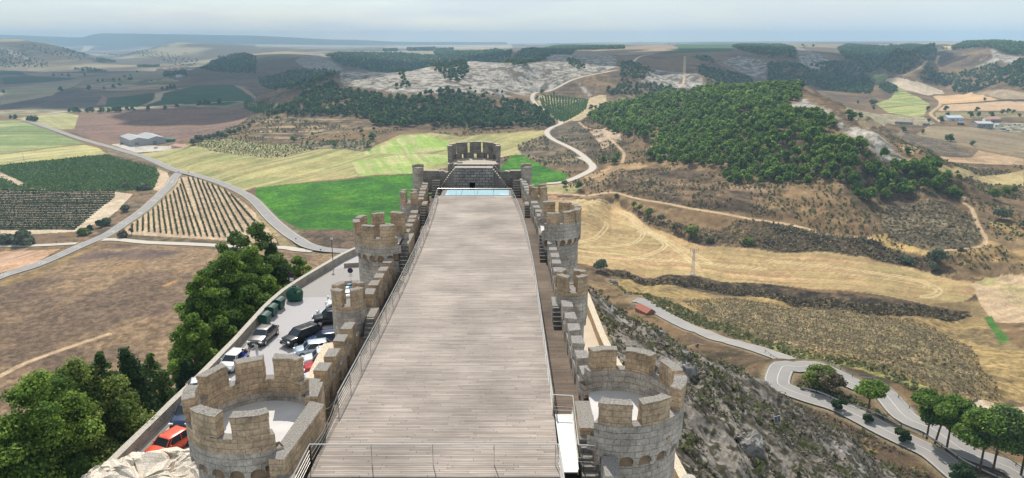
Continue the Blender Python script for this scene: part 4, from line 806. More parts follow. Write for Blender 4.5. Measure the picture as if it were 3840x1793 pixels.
for s in (-1, 1):
    mb = MB(); n = 11
    for k in range(n):
        a = k/n; xo = (-7.5-(1-a)*2.0-.0) if s < 0 else (-2.45+(1-a)*2.15); xi = (-7.5-(1-(k+1)/n)*2.0) if s < 0 else (-2.45+(1-(k+1)/n)*2.15)
        z = -.55+a*2.75; x0_, x1_ = min(xo, xi), max(xo, xi)
        mb.prism([(x0_,Yf+.02*(k%2)),(x1_,Yf+.02*(k%2)),(x1_,Yf+1.3),(x0_,Yf+1.3)], -1.3, z); mb.prism([(x0_,Yf+1.3),(x1_,Yf+1.3),(x1_,Yf+2.1),(x0_,Yf+2.1)], -1.3, max(z+.45, 1.55+.1*math.sin(k)))
    mb.jitter(.05, 1.4, 7+s); mb.build('side_steps', M['dark'], bow)
    mb = MB(); xa = -11.6 if s < 0 else -.3; mb.prism([(xa,Yf+1.5),(xa+2.1,Yf+1.5),(xa+2.1,Yf+2.3),(xa,Yf+2.3)], -1.3, 1.62); mb.jitter(.04, 1.5, 9); mb.build('side_wall', M['dark'], bow)
    mb = MB()
    for k in range(7): xx = (-10.2 if s < 0 else .12); mb.prism([(xx,89.2+k*.32),(xx+.95,89.2+k*.32),(xx+.95,89.52+k*.32),(xx,89.52+k*.32)], -1.25, -1.2+.27*(k+1))
    mb.jitter(.02, 2, 3); mb.build('corner_steps', M['stair'], bow)
mb = MB(); mb.prism([(-8.4,Yf+1.9),(-1.7,Yf+1.9),(-1.6,95.6)]+[(bc[0]+3.45*math.cos(math.radians(a)), bc[1]+3.45*math.sin(math.radians(a))) for a in range(0, 181, 12)], -15, 2.42); mb.build('terrace', M['dark'], bow)
mb = MB(); parapet(mb, bc, 3.0, 3.5, -14, 194, 2.3, 3.2, [24,58,90,122,156], hw=7.5, lz=(.15,.8)); mb.jitter(.02, 2, 3); mb.build('parapet', M['dark'], bow)
for i, (a, h) in enumerate([(-8,8),(24,9.5),(57,13),(90,13),(123,13),(156,9.5),(188,8)]):
    mb = MB(); ringseg(mb, bc, 3.0, 3.52, a-h, a+h, 3.19, 4.45, 5, 'oieb'); ringseg(mb, bc, 2.97, 3.55, a-h-.5, a+h+.5, 4.45, 4.62, 5); mb.jitter(.035, 2, i); mb.build('merlon', M['dark'], bow)
mb = MB(); mb.sphere((-6.9,94.1,2.5), .42, 8, 5, (1,.8,.4)); mb.build('loose_stone', M['dark'], bow)
# wooden deck, wall walk, skylight, ramp
RR = [W(px, py, 1.05) for px, py in [(1919,709.6),(1950,790),(1962,816),(1976,860),(2000,971),(2016,1096.5),(2030,1183),(2068,1446),(2075,1484)]]
RL = [W(px, py, 1.05) for px, py in [(1640,711),(1626,750),(1561,921),(1550,936),(1456,1120),(1350,1320),(1267,1475)]]
RR = [(.12*0+x, y) for x, y in RR]
def smooth_line(P_, n=24):
    ys = [p[1] for p in P_]; xs = [p[0] for p in P_]; o = np.argsort(ys); ys = np.array(ys)[o]; xs = np.array(xs)[o]; c = np.polyfit(ys, xs, 3); yy = np.linspace(ys[-1], ys[0], n); return [(float(np.polyval(c, y)), float(y)) for y in yy]
RLs, RRs = smooth_line(RL), smooth_line(RR)
xr = lambda y: float(np.interp(y, [p[1] for p in RRs][::-1], [p[0] for p in RRs][::-1])); xl = lambda y: float(np.interp(y, [p[1] for p in RLs][::-1], [p[0] for p in RLs][::-1]))
YE = 84.75
def deckpoly(y0, y1, n=24, dx=.06): ys = [y0+(y1-y0)*k/n for k in range(n+1)]; return [(xl(y)-dx, y) for y in ys[::-1]]+[(xr(y)+dx, y) for y in ys]
def structure(mb, name, mat): return tag(mb.build(name, mat), kind='structure')
mb = MB(); mb.prism(deckpoly(27.05, YE), -.14, 0); structure(mb, 'wooden_deck', M['deck'])
mb = MB(); mb.prism(deckpoly(18, 27.045, 6), -.14, -.004); structure(mb, 'lower_deck', M['deck2'])
mb = MB(); mb.prism(deckpoly(18, 88.3, 20, -.45), -14, -.145); structure(mb, 'deck_base', M['hole'])  # near-black body, the shade under the deck edge put into its colour
mb = MB(); mb.prism([(-10.6,32.2),(3.9,32.2),(3.6,50),(3.3,62),(2.2,80),(1.0,91.5),(-11,91.5),(-10.4,80)], -1.5, -1.2); structure(mb, 'wall_walk', M['gal'])
mb = MB(); mb.prism([(2.15,18),(4.6,18),(4.0,32.19),(2.15,32.19)], -1.5, -1.21); structure(mb, 'wall_walk', M['gal'])
mb = MB(); mb.prism([(-9.4,20),(-8.3,20),(-8.3,32.19),(-9.7,32.19)], -1.5, -1.196); structure(mb, 'new_wall_walk', M['galnew'])
sky_ = empty('glass_skylight', (0,0,0), 0, 'pale blue glass skylight across the far end of the wooden deck', 'skylight'); gm, gn, gb = new_mat('pale_glass'); gb.inputs['Base Color'].default_value = (.42,.62,.70,1); gb.inputs['Roughness'].default_value = .12; gb.inputs['Specular IOR Level'].default_value = .7; M['glass'] = gm
for k in range(4):
    x0_, x1_ = -8.05+k*1.93, -8.05+(k+1)*1.93-.05; mb = MB(); mb.prism([(x0_,YE+.1),(x1_,YE+.1),(x1_,88.1),(x0_,88.1)], .0, .06); mb.build('glass_pane', gm, sky_)
mb = MB(); mb.prism([(-8.62,YE+.01),(-.1,YE+.01),(-.1,88.3),(-8.62,88.3)], -.12, -.003); mb.build('frame', M['deck2'], sky_)
# railings
def railing(pts, label, spacing=2.5, posts=True, wires=4, wiregap=.19):
    t = empty('steel_railing', (0,0,0), 0, label, 'railing', 'steel railings round the wooden deck'); P_ = [Vector((x, y, 0)) for x, y in pts]
    mb = MB(); mb.path([(p.x, p.y, 1.05) for p in P_], .028, 8); mb.build('top_rail', M['steel'], t)
    mb = MB()
    for k in range(wires): mb.path([(p.x, p.y, .22+k*wiregap) for p in P_], .007, 4)
    if wires: mb.build('wires', M['wire'], t)
    s = 0; out_ = [P_[0]]
    for a, b in zip(P_[:-1], P_[1:]):
        d = (b-a).length; 
        while s+d >= spacing*len(out_): q = (spacing*len(out_)-s)/d; out_.append(a.lerp(b, q))
        s += d
    if (out_[-1]-P_[-1]).length > .4: out_.append(P_[-1])
    if not posts: out_ = [P_[0], P_[-1]]
    for p in out_:
        mb = MB(); mb.box((p.x, p.y, .45), (.03,.06,1.2)); mb.build('post', M['steel'], t)
    return t
railing(RLs[::-1], 'long steel railing with wires along the left edge of the wooden deck')
railing(RRs[::-1], 'long curving steel railing along the right edge of the wooden deck')
railing([(xl(83.5),84.0),(xr(83.5),84.0)], 'thin steel railing across the far end of the deck in front of the bow tower', 2.2, wires=2)
railing([(-8.82,27.85),(2.03,27.85)], 'steel railing across the deck nearest the viewer', 2.68, wires=0)
railing([(-8.82,27.85),(-8.9,20)], 'short steel railing running toward the viewer at the left end of the nearest railing', 2.6)
railing([(2.03,27.85),(2.25,20)], 'short steel railing running toward the viewer beside the foot of the white ramp', 2.6)
railing([(2.06,32.4),(3.02,32.3),(2.9,27.8),(3.62,27.75)], 'stepped steel railing round the white metal ramp', 4.6, wires=2)
t = empty('rope_barrier', (0,0,0), 0, 'pair of slack steel wires from the last railing post down to the nearest railing', 'wire barrier'); mb = MB()
for k in range(3): mb.path([(-8.72+.02*k,32.5,.95-.32*k),(-8.7,31,.7-.25*k),(-8.72,29.5,.62-.2*k),(-8.78,27.9,.85-.3*k)], .012, 5)
mb.build('wires', M['wire'], t)
t = empty('hanging_cable', (0,0,0), 0, 'thin slack cable from the left railing post to the near left tower', 'cable'); mb = MB(); mb.path([(-8.72,32.6,.8),(-9.1,32.4,.35),(-9.6,32.2,.2),(-10.1,32.0,.6),(-10.2,31.4,1.7),(-10.15,31.2,1.3)], .014, 5); mb.build('cord', M['wire'], t)
rp = empty('metal_ramp', (0,0,0), 0, 'white metal ramp between the deck and the near right tower steps', 'ramp'); M['whitemetal'] = flat('white_metal', (.44,.45,.44), .45, .2, noise=.06, nscale=1.5)
mb = MB(); mb.prism([(2.2,27.3),(2.84,27.3),(2.97,32.3),(2.14,32.3)], -.02, .03); mb.build('walkway_plate', M['whitemetal'], rp)
mb = MB(); mb.prism([(2.84,27.3),(2.88,27.3),(3.01,32.3),(2.97,32.3)], -.1, .16); mb.build('side_kerb', M['steel'], rp); mb = MB(); mb.prism([(2.2,26.9),(2.84,26.9),(2.84,27.29),(2.2,27.29)], -1.2, -.5); mb.build('ramp_end_dark', M['hole'], rp)  # added black block, painted dark for the hole below the ramp end
# ledge of the outer wall on the left, terraces, perimeter walls
mb = MB(); mb.prism([(-12.3,32.6),(-10.95,32.6),(-10.75,44.3),(-11.6,46.2),(-12.9,45.5)][::1], -16, -2.0); mb.jitter(.05, .6, 3); tag(mb.build('outer_wall', M['sand']), 'low outer wall with a flat sandy top below the left battlements beside the parked cars', 'wall')
mb = MB(); mb.prism([(-31,18),(-8,18),(-8,112),(-20,110.5),(-24.6,108),(-29.4,92),(-30.2,84),(-30.6,63)], -15, -14.0); structure(mb, 'car_park_paving', M['pavers'])
mb = MB(); mb.prism([(-29.2,87.6),(-10,88.4),(-10,103),(-23.5,101.5),(-26.5,98.6),(-28.6,91)], -14.1, -13.995); structure(mb, 'far_paving', masonry('brown_pavers', (.37,.35,.34), (.32,.30,.295), (.28,.27,.26), (.335,.315,.305), bw=.3, bh=.2, stain=.0, topmix=1))
mb = MB(); gp = [(-30.35,40),(-29.95,55),(-29.6,63.5),(-29.45,72),(-29.45,84),(-28.5,91),(-26.2,99.7)]
for q0, q1 in zip(gp[:-1], gp[1:]): mb.poly([(q0[0],q0[1],-13.99),(q0[0]+.45,q0[1],-13.99),(q1[0]+.45,q1[1],-13.99),(q1[0],q1[1],-13.99)])
structure(mb, 'gutter', M['stair'])
mb = MB(); mb.prism([(-8,18),(15,18),(13.8,33),(11.9,52),(9.6,73),(8.4,95),(3,108),(-8,111)], -15, -14.02); structure(mb, 'right_terrace', flat('terrace_earth', (.50,.42,.33), .95, noise=.14, nscale=.4))
mb = MB(); mb.prism([(5.6,60),(6.6,60),(10.6,24),(8.4,24)], -14.02, -14.0); mb.prism([(7.6,62),(8.2,62),(12.2,24),(11.4,24)], -14.02, -14.001); structure(mb, 'terrace_path', flat('terrace_path', (.66,.62,.56), .9, noise=.06, nscale=.4))
def wall_line(name, pts, th, zb, zt, mat, label, cat='wall', dj=.03, seg=2.5):
    c = catmull(pts, seg); t = np.gradient(c, axis=0); t /= np.linalg.norm(t, axis=1)[:,None]; nn = np.stack([-t[:,1], t[:,0]], 1); a = c+nn*th/2; b = c-nn*th/2; mb = MB(); z1 = zt if callable(zt) else (lambda k: zt)
    for k in range(len(c)-1):
        A_, B_, C_, D_ = a[k], a[k+1], b[k+1], b[k]; za, zc = z1(k/len(c)), z1((k+1)/len(c))
        mb.poly([(*D_, za), (*C_, zc), (*B_, zc), (*A_, za)]); mb.poly([(*B_, zb), (*A_, zb), (*A_, za), (*B_, zc)]); mb.poly([(*D_, zb), (*C_, zb), (*C_, zc), (*D_, za)])
    mb.poly([(*a[0], zb), (*b[0], zb), (*b[0], z1(0)), (*a[0], z1(0))]); mb.poly([(*b[-1], zb), (*a[-1], zb), (*a[-1], z1(1)), (*b[-1], z1(1))])
    if dj: mb.jitter(dj, 1.3, len(pts))
    o = mb.build(name, mat); tag(o, label, cat); return o
wall_line('perimeter_wall', [(-31.2,18),(-30.9,40),(-30.4,55),(-30.0,63.5),(-29.85,72),(-29.85,84),(-28.9,91),(-26.6,100),(-24.4,107),(-21,110.5),(-15,112)], .6, -17.5, -12.95, M['lowwall'], 'long curving low stone wall along the outer edge of the car park')
wall_line('planter_wall', [(-24.6,100.6),(-22,101.2),(-18,102.2)], .5, -14.1, -13.4, M['lowwall'], 'short low stone kerb wall at the far end of the car park near the lamp post')
wall_line('terrace_wall', [(8.2,103),(9.3,88),(9.9,72),(10.9,62),(12.3,50),(13.1,40),(14.1,31),(15.2,22),(15.6,17)], .75, -17.5, -12.9, M['sand'], 'sandy low wall along the outer edge of the right terrace')
mb = MB(); ringseg(mb, (12.75,45.4), 0, .45, 0, 360, -14, -12.3, 14, 'ot'); mb.jitter(.05, 2, 2); tag(mb.build('stone_bollard', M['lowwall']), 'round stone drum set in the sandy wall of the right terrace', 'stone post')
# ruined wall at the foot of the near left tower
def rocky(name, c, d, seed, mat, n=14, amp=.5, freq=.5, par=None):
    mb = MB(); mb.sphere((0,0,0), 1, n*2, n); V = np.array(mb.v); V = np.sign(V)*np.abs(V)**.55; V *= np.array(d); 
    dsp = np.stack([fbm(V[:,0]*freq+seed+i*5, V[:,1]*freq+V[:,2]*freq*.9+i, 4) for i in range(3)], 1)*amp; V = V+dsp; V = V+np.stack([fbm(V[:,0]*freq*3.5+seed+i*7, V[:,1]*freq*3.5+V[:,2]*freq*2.9+i, 4, .6) for i in range(3)], 1)*amp*.45; mb.v = [tuple(v) for v in V+np.array(c)]; o = mb.build(name, mat, par); return o
M['rubble'] = masonry('white_rubble', (.60,.54,.46), (.50,.44,.36), (.36,.29,.22), (.62,.56,.48), bw=.9, bh=.5, stain=.25, topmix=.9, mort=.03)
tag(rocky('ruined_wall', (-26.4,44.8,-15.6), (5.8,4.7,3.6), 3, M['rubble'], 44, 1.1, .45), 'lumpy pale ruined wall top below the near left tower in front of the orange car', 'ruined wall')
# ================================================================== trees, bushes, vines
def leafmat(name, c1, c2, trans=.25):
    m, n, b = new_mat(name); L = n.links.new; b.inputs['Roughness'].default_value = .75; b.inputs['Specular IOR Level'].default_value = .12
    at = N(n, 'ShaderNodeAttribute', attribute_name='Col'); oi = N(n, 'ShaderNodeObjectInfo')
    mx = N(n, 'ShaderNodeMixRGB'); mx.inputs['Color1'].default_value = (*c1, 1); mx.inputs['Color2'].default_value = (*c2, 1)
    sp = N(n, 'ShaderNodeSeparateColor'); L(at.outputs['Color'], sp.inputs[0])
    ad = N(n, 'ShaderNodeMath', operation='MULTIPLY_ADD'); ad.inputs[1].default_value = .4; L(oi.outputs['Random'], ad.inputs[0]); L(sp.outputs[0], ad.inputs[2])
    su = N(n, 'ShaderNodeMath', operation='SUBTRACT'); su.inputs[1].default_value = .2; su.use_clamp = True; L(ad.outputs[0], su.inputs[0]); L(su.outputs[0], mx.inputs['Fac'])
    sc = N(n, 'ShaderNodeVectorMath', operation='SCALE'); L(mx.outputs[0], sc.inputs[0]); L(sp.outputs[1], sc.inputs['Scale']); L(sc.outputs[0], b.inputs['Base Color'])
    tr = N(n, 'ShaderNodeBsdfTranslucent'); L(sc.outputs[0], tr.inputs['Color']); ms = N(n, 'ShaderNodeMixShader'); ms.inputs[0].default_value = trans
    o = [q for q in n.nodes if q.type == 'OUTPUT_MATERIAL'][0]; L(b.outputs[0], ms.inputs[1]); L(tr.outputs[0], ms.inputs[2]); L(ms.outputs[0], o.inputs[0])
    return m
M['pine'] = leafmat('pine_needles', (.075,.15,.03), (.25,.37,.07), .5); M['pinefar'] = leafmat('pine_needles_far', (.06,.115,.04), (.16,.24,.07), .45)
M['cypress'] = leafmat('cypress_leaves', (.022,.05,.02), (.06,.11,.038), .25)
M['oak'] = leafmat('broad_leaves', (.09,.15,.035), (.28,.35,.09), .5); M['olive'] = leafmat('silvery_leaves', (.10,.13,.075), (.19,.22,.14)); M['dry'] = leafmat('dry_twigs', (.11,.085,.05), (.22,.18,.10), .1)
M['vine'] = leafmat('vine_leaves', (.055,.125,.035), (.13,.22,.055)); M['vine2'] = leafmat('vine_leaves_dry', (.038,.062,.026), (.095,.12,.045)); M['slope'] = leafmat('grey_scrub', (.11,.10,.075), (.27,.245,.19), .3); M['scrub'] = leafmat('thyme_scrub', (.15,.13,.08), (.32,.26,.155), .3); M['scrubg'] = leafmat('green_scrub', (.085,.105,.045), (.19,.20,.09), .2)
M['bark'] = flat('tree_bark', (.10,.075,.055), .95, noise=.2)
def leaves(cs, sizes, nrm, rng, jit=.6, elong=1.0, up=.25):
    """leaf quads at centres cs, facing roughly along nrm"""
    n = len(cs); d = nrm+rng.normal(0, jit, (n, 3)); d[:,2] += up; d /= np.linalg.norm(d, axis=1)[:,None]+1e-9
    a = np.cross(d, rng.normal(0, 1, (n, 3))); a /= np.linalg.norm(a, axis=1)[:,None]+1e-9; b = np.cross(d, a); s = sizes[:,None]
    k1 = rng.uniform(.6, 1.2, (n, 1)); k2 = rng.uniform(.6, 1.2, (n, 1))
    V = np.stack([cs-a*s*k1, cs-b*s*elong*k2, cs+a*s*k2, cs+b*s*elong*k1], 1)
    return V.reshape(-1, 3), np.arange(4*n).reshape(n, 4)
def crown(rng, lobes, nleaf, size, core=.78, tint=.35, shell=(.72,1.08), flatb=.3):
    """lobes: list of (x,y,z,rx,ry,rz). leaf faces on the lobes' shells, dark cores inside"""
    lb = np.array(lobes); vol = (lb[:,3]*lb[:,4])**.8; pick = rng.choice(len(lb), nleaf, p=vol/vol.sum()); L = lb[pick]
    v = rng.normal(0, 1, (nleaf, 3)); v[:,2] = np.where(v[:,2] < -.4, v[:,2]*flatb, v[:,2]); v /= np.linalg.norm(v, axis=1)[:,None]
    r = rng.uniform(*shell, (nleaf, 1)); cs = L[:,:3]+v*L[:,3:6]*r
    V, Fq = leaves(cs, size*rng.uniform(.7, 1.35, nleaf), v, rng)
    t = np.clip(rng.normal(.5, tint*.5, len(lb)), 0, 1)[pick]+rng.normal(0, .12, nleaf); g = rng.uniform(.5, 1.4, nleaf)
    C_ = np.stack([np.clip(t, 0, 1), g, g], 1).repeat(4, 0)
    if core > 0:                                            # inner mass hides the sky, shade inside the crown put into its colour
        k = 5; th = np.linspace(0, 2*math.pi, 7)[:-1]; cv = []; cf = []
        for x, y, z, rx, ry, rz in lobes:
            b0 = len(V)+len(cv)
            for ph in (-.8, 0, .8):
                for q in th: cv.append((x+core*rx*math.cos(ph)*math.cos(q), y+core*ry*math.cos(ph)*math.sin(q), z+core*rz*math.sin(ph)*1.15))
            for i in range(2):
                for j in range(6): cf.append((b0+i*6+j, b0+i*6+(j+1)%6, b0+i*6+6+(j+1)%6, b0+i*6+6+j))
            cf.append((b0+12, b0+13, b0+14, b0+15)); cf.append((b0+15, b0+16, b0+17, b0+12)); 
        V = np.concatenate([V, np.array(cv)]); Fq = np.concatenate([Fq, np.array(cf)]); C_ = np.concatenate([C_, np.tile([[.15,.75,.75]], (len(cv), 1))])
    return V, Fq, C_
def pine_lobes(rng, h=8, r=3.6, n=9, z0=.42):
    o = []
    for k in range(n):
        f = (k+.5)/n; z = h*(z0+(1-z0)*f*.92); rr = r*math.sqrt(max(.05, 1-(abs(f-.35)/.72)**2)); a = k*2.4+rng.uniform(0, 1); q = rr*.55*(1-f*.5)
        s = rr*rng.uniform(.42, .62); o.append((q*math.cos(a), q*math.sin(a), z-s*.2, s, s, s*.72))
    return o
def tree_meshes(seed, lobes, nleaf, size, h, tr, mat, limbs=True, core=.78, tint=.35, lean=(0,0), flatb=.3):
    rng = np.random.default_rng(seed); V, Fq, C_ = crown(rng, lobes, nleaf, size, core, tint, flatb=flatb)
    mb = MB(); top = (lean[0], lean[1], h*.75); mid = (lean[0]*.35, lean[1]*.3, h*.35)
    mb.tube((0,0,-.8), mid, tr, tr*.75, 7, False); mb.tube(mid, top, tr*.75, tr*.25, 7, False)
    if limbs:
        for L in lobes[::max(1, len(lobes)//8)]: mb.tube((mid[0], mid[1], h*.3+L[2]*.12), (L[0]*.85, L[1]*.85, L[2]), tr*.4, tr*.1, 5, False)
    return (V, Fq, C_), mb
def make_tree(name, tm, mat, loc=(0,0,0), rz=0, label=None, cat='tree', group=None):
    (V, Fq, C_), mb = tm; t = empty(name, loc, rz, label, cat, group); mesh_np('crown', V, Fq, mat, t, cols=C_); mb.build('trunk', M['bark'], t); return t
# ---- pine woods
rng = np.random.default_rng(11)
WOODS = [ # outline in the photograph, spacing m, height m
 ('c', A2((60,800),(180,735),(430,605),(640,520),(700,580),(900,600),(1130,650),(1300,640),(1480,615),(1560,570),(1700,600),(1850,645),(2000,675),(2139,690))+A3((60,690),(180,715),(235,745),(290,785),(360,850),(290,885),(0,880))+A2((2139,890),(1950,905),(1500,890),(1450,860),(1200,885),(990,890),(950,815),(400,800),(100,795)), 7.0, 7.8),
 ('c', A2((1480,375),(1590,345),(1770,380),(1785,430),(1690,510),(1590,495),(1500,420)), 9, 7.5),
 ('c', A2((1180,420),(1245,420),(1240,540),(1200,560)), 14, 7), ('c', A2((1180,500),(1260,480),(1320,560),(1170,560)), 10, 7),
 ('c', A2((1700,540),(1800,570),(2139,600),(2139,650),(1850,620)), 15, 5),
 ('r', A3((645,800),(740,725),(980,685),(1280,620),(1430,660),(1500,640),(1860,575),(2139,545))+A4((0,548),(130,545),(200,560),(288,548),(290,640),(170,690),(150,760),(110,800),(80,960),(130,990),(170,765),(320,782),(400,790),(520,805),(565,900),(460,920),(500,1000),(560,1040),(640,1010),(830,1090),(1000,1130))+B4((880,50),(1000,130),(1250,80),(1400,95),(1415,165),(1500,230),(1590,300),(1580,355),(1400,312),(1250,245),(1240,330),(1000,372),(770,380),(700,300),(500,250),(350,232),(0,240))+B3((2000,262),(1780,232),(1722,215),(1718,120),(1600,95),(1400,90),(1160,60))+A3((1140,1150),(1180,1060),(1160,1010),(900,945),(700,850)), 6.8, 8.2),
 ('r', B4((0,100),(600,60),(1000,140),(1400,100),(1590,300),(1250,340),(770,385),(700,300),(0,240)), 10, 7.5),
 ('b', A3((900,362),(990,348),(1200,430),(1080,500),(890,510)), 9, 7), ('b', A3((790,560),(900,535),(1330,560),(1400,610),(1100,625),(800,618)), 8.5, 7.5),
 ('b', A3((1500,300),(1640,300),(1720,370),(1560,330)), 12, 7), ('b', A3((1540,380),(1650,400),(1900,450),(2030,520),(1960,585),(1500,602),(1400,600),(1640,540)), 9, 7.5),
 ('b', A3((460,330),(520,320),(620,400),(560,405),(480,370)), 9, 6),
 ('b', A4((0,365),(150,350),(300,385),(520,340),(640,360),(740,400),(810,460),(885,545),(860,615),(770,610),(500,580),(300,520),(150,550),(0,540)), 8.6, 7.8),
 ('b', A4((580,232),(660,197),(1050,222),(1180,195),(1400,232),(1412,260),(1250,345),(1150,442),(1000,452),(850,430),(750,442),(650,350)), 9.5, 8),
 ('b', A4((1258,455),(1400,410),(1650,425),(1900,360),(2139,332),(2500,320),(2500,590),(2139,585),(1550,590),(1530,522),(1640,492),(1380,522),(1280,512)), 9, 7.5),
 ('b', A4((1540,237),(1700,185),(1850,180),(2120,195),(2400,220),(2400,290),(2139,290),(1960,272),(1830,225)), 8, 10),
 ('b', A3((300,228),(420,205),(930,215),(935,232),(540,243),(330,285),(100,382),(0,385),(0,330)), 9, 9), ('b', A3((1840,215),(1900,200),(2139,200),(2139,290),(2000,272),(1900,242)), 9, 9), ('b', A4((0,205),(110,200),(220,232),(230,330),(0,330)), 9, 9),
 ('b', A4((925,520),(1050,545),(1078,590),(1000,605),(930,570)), 8, 8),
 ('f', A2((570,290),(700,268),(1200,268),(1500,290),(2139,290),(2139,350),(1700,332),(1500,372),(900,402),(740,382),(620,302)), 13, 9), ('f', A2((20,490),(330,412),(700,432),(650,482),(420,572),(100,570)), 12, 9),
 ('f', A1((1660,402),(1830,285),(2139,300),(2139,440),(1900,440)), 14, 9), ('f', A2((1060,245),(1180,240),(1180,252),(1070,255)), 12, 14), ('f', A2((1260,238),(1500,232),(1480,248),(1270,250)), 12, 16), ('f', A2((1500,240),(1650,236),(1640,246),(1510,248)), 12, 14),
 ('f', A2((1490,262),(1950,262),(1990,240),(2139,262),(2139,300),(1500,292)), 12, 13),
 ('f', A1((0,230),(150,250),(400,330),(400,390),(0,390)), 26, 9), ('f', A1((100,190),(500,230),(760,290),(700,345),(400,280)), 30, 9), ('f', A1((780,330),(960,330),(960,345),(800,345)), 16, 10), ('f', A1((1150,375),(1330,375),(1330,388),(1150,385)), 14, 10),
 ('f', A1((600,395),(760,395),(900,425),(700,430)), 18, 9), ('f', A1((1370,425),(1560,430),(1560,470),(1370,470)), 14, 10), ('f', A1((700,250),(1300,250),(1660,320),(1600,380),(1350,330)), 40, 8),
]
TP = []                                                     # x, y, height, kind
for kind, px, sp, h in WOODS:
    P_ = castpoly(px); Pn = np.array(P_); lo = Pn.min(0); hi = Pn.max(0); nx = int((hi[0]-lo[0])/sp)+1; ny = int((hi[1]-lo[1])/sp)+1
    if nx*ny > 400000: continue
    gx, gy = np.meshgrid(np.arange(nx), np.arange(ny)); x = lo[0]+(gx+.5*(gy % 2)+rng.uniform(-.38, .38, gx.shape))*sp; y = lo[1]+(gy+rng.uniform(-.38, .38, gx.shape))*sp
    x, y = x.ravel(), y.ravel(); m = inpoly(x, y, P_); x, y = x[m], y[m]; m = fbm(x/30+4, y/30, 3) > (-.5 if kind == 'r' else -.34 if kind != 'f' else -.25); x, y = x[m], y[m]
    if len(x): z = gz(x, y); TP += [(a, b, c, h*rng.uniform(.5, 1.28), kind) for a, b, c in zip(x, y, z)]
# leave out what lies out of frame or close to another tree
def proj(x, y, z): z = z-CZ; t = y*CT-z*ST; return XC+F0*x/t, YC+F0*(-z*CT-y*ST)/t, t
kept = {}; T2 = []
for a in TP:
    u, v, t = proj(a[0], a[1], a[2]+a[3]*.6)
    if not (-120 < u < 3960 and v < 1900): continue
    key = (int(a[0]/4.6), int(a[1]/4.6))
    if key in kept: continue
    kept[key] = 1; T2.append((t/a[3], *a, u, v))
T2.sort(key=lambda a: a[0]); print('pines', len(T2))
rl = np.random.default_rng(5)
NEARM = [tree_meshes(20+i, pine_lobes(rl, 8, 3.5, 11), 420, .62, 8, .22, None, limbs=False, core=.7) for i in range(5)]
near_roots = []
grp = {'r': ('pines of the wood on the big sunlit hill', 'rounded green pine in the dense wood on the big sunlit hill at right'), 'c': ('pines of the wood below the white cliff', 'rounded dark pine in the wood below the long white cliff'), 'b': ('pines of the far right valley woods', 'small dark pine in the woods of the far right valley'), 'f': ('far pines', 'far bluish pine')}
def spread(L, n): return L[:n]
for s_, x, y, z, h, kind, u, v in T2[:300]:
    i = random.randrange(5)
    if len(near_roots) < 5: i = len(near_roots); t = make_tree('pine_tree', NEARM[i], M['pine'], (0,0,0)); near_roots.append(t)
    else: t = copy_tree(near_roots[i])
    t.location = (x, y, z-.3); t.rotation_euler.z = random.uniform(0, 6.28); k = h/8; t.scale = (k*random.uniform(.8,1.15), k*random.uniform(.8,1.15), k)
    tag(t, grp[kind][1], 'tree', grp[kind][0])
def merge_trees(name, L, protos, mat, label):
    VV, FF, CC = [], [], []; off = 0
    by = rl.integers(0, len(protos), len(L)); arr = np.array([(a[1], a[2], a[3], a[4]) for a in L])
    for i, (V, Fq, C_) in enumerate(protos):
        A_ = arr[by == i]
        if not len(A_): continue
        n = len(A_); an = rl.uniform(0, 6.28, n); k = A_[:,3]/8; kx = k*rl.uniform(.9, 1.2, n); ca, sa = np.cos(an), np.sin(an)
        x = V[None,:,0]*ca[:,None]-V[None,:,1]*sa[:,None]; y = V[None,:,0]*sa[:,None]+V[None,:,1]*ca[:,None]
        P_ = np.stack([A_[:,0,None]+x*kx[:,None], A_[:,1,None]+y*kx[:,None], A_[:,2,None]-.3+V[None,:,2]*k[:,None]], -1).reshape(-1, 3)
        VV.append(P_); FF.append((Fq[None]+(np.arange(n)*len(V))[:,None,None]).reshape(-1, 4)+off); off += len(P_)
        cc = np.tile(C_, (n, 1)).reshape(n, len(V), 3).copy(); cc[:,:,0] = np.clip(cc[:,:,0]+rl.uniform(-.4, .4, (n,1)), 0, 1); cc[:,:,1] *= rl.uniform(.7, 1.25, (n,1)); CC.append(cc.reshape(-1, 3))
    tag(mesh_np(name, np.concatenate(VV), np.concatenate(FF), mat, cols=np.concatenate(CC)), label, 'wood', kind='stuff')
MIDM = [crown(np.random.default_rng(40+i), pine_lobes(rl, 8, 3.6, 8), 130, .85, .74) for i in range(6)]
FARM = [crown(np.random.default_rng(60+i), pine_lobes(rl, 8, 3.8, 4), 26, 1.5, .8) for i in range(6)]
rest = T2[300:]; mid = [a for a in rest if a[0]*a[4] < 1700]; far = [a for a in rest if a[0]*a[4] >= 1700]
print(len(mid), len(far))
for kk, nm in (('r','wood on the big sunlit hill at right, dense rounded green pines'), ('c','dark pine wood below the long white cliff'), ('b','pine woods filling the slopes of the far right valley')):
    L = [a for a in mid if a[5] == kk]
    if L: merge_trees('pine_wood', L, MIDM, M['pine' if kk == 'r' else 'pinefar'], nm)
L = [a for a in far] + [a for a in mid if a[5] == 'f']
merge_trees('far_woods', L, FARM, M['pinefar'], 'far bluish woods on the ridges and slopes toward the horizon')
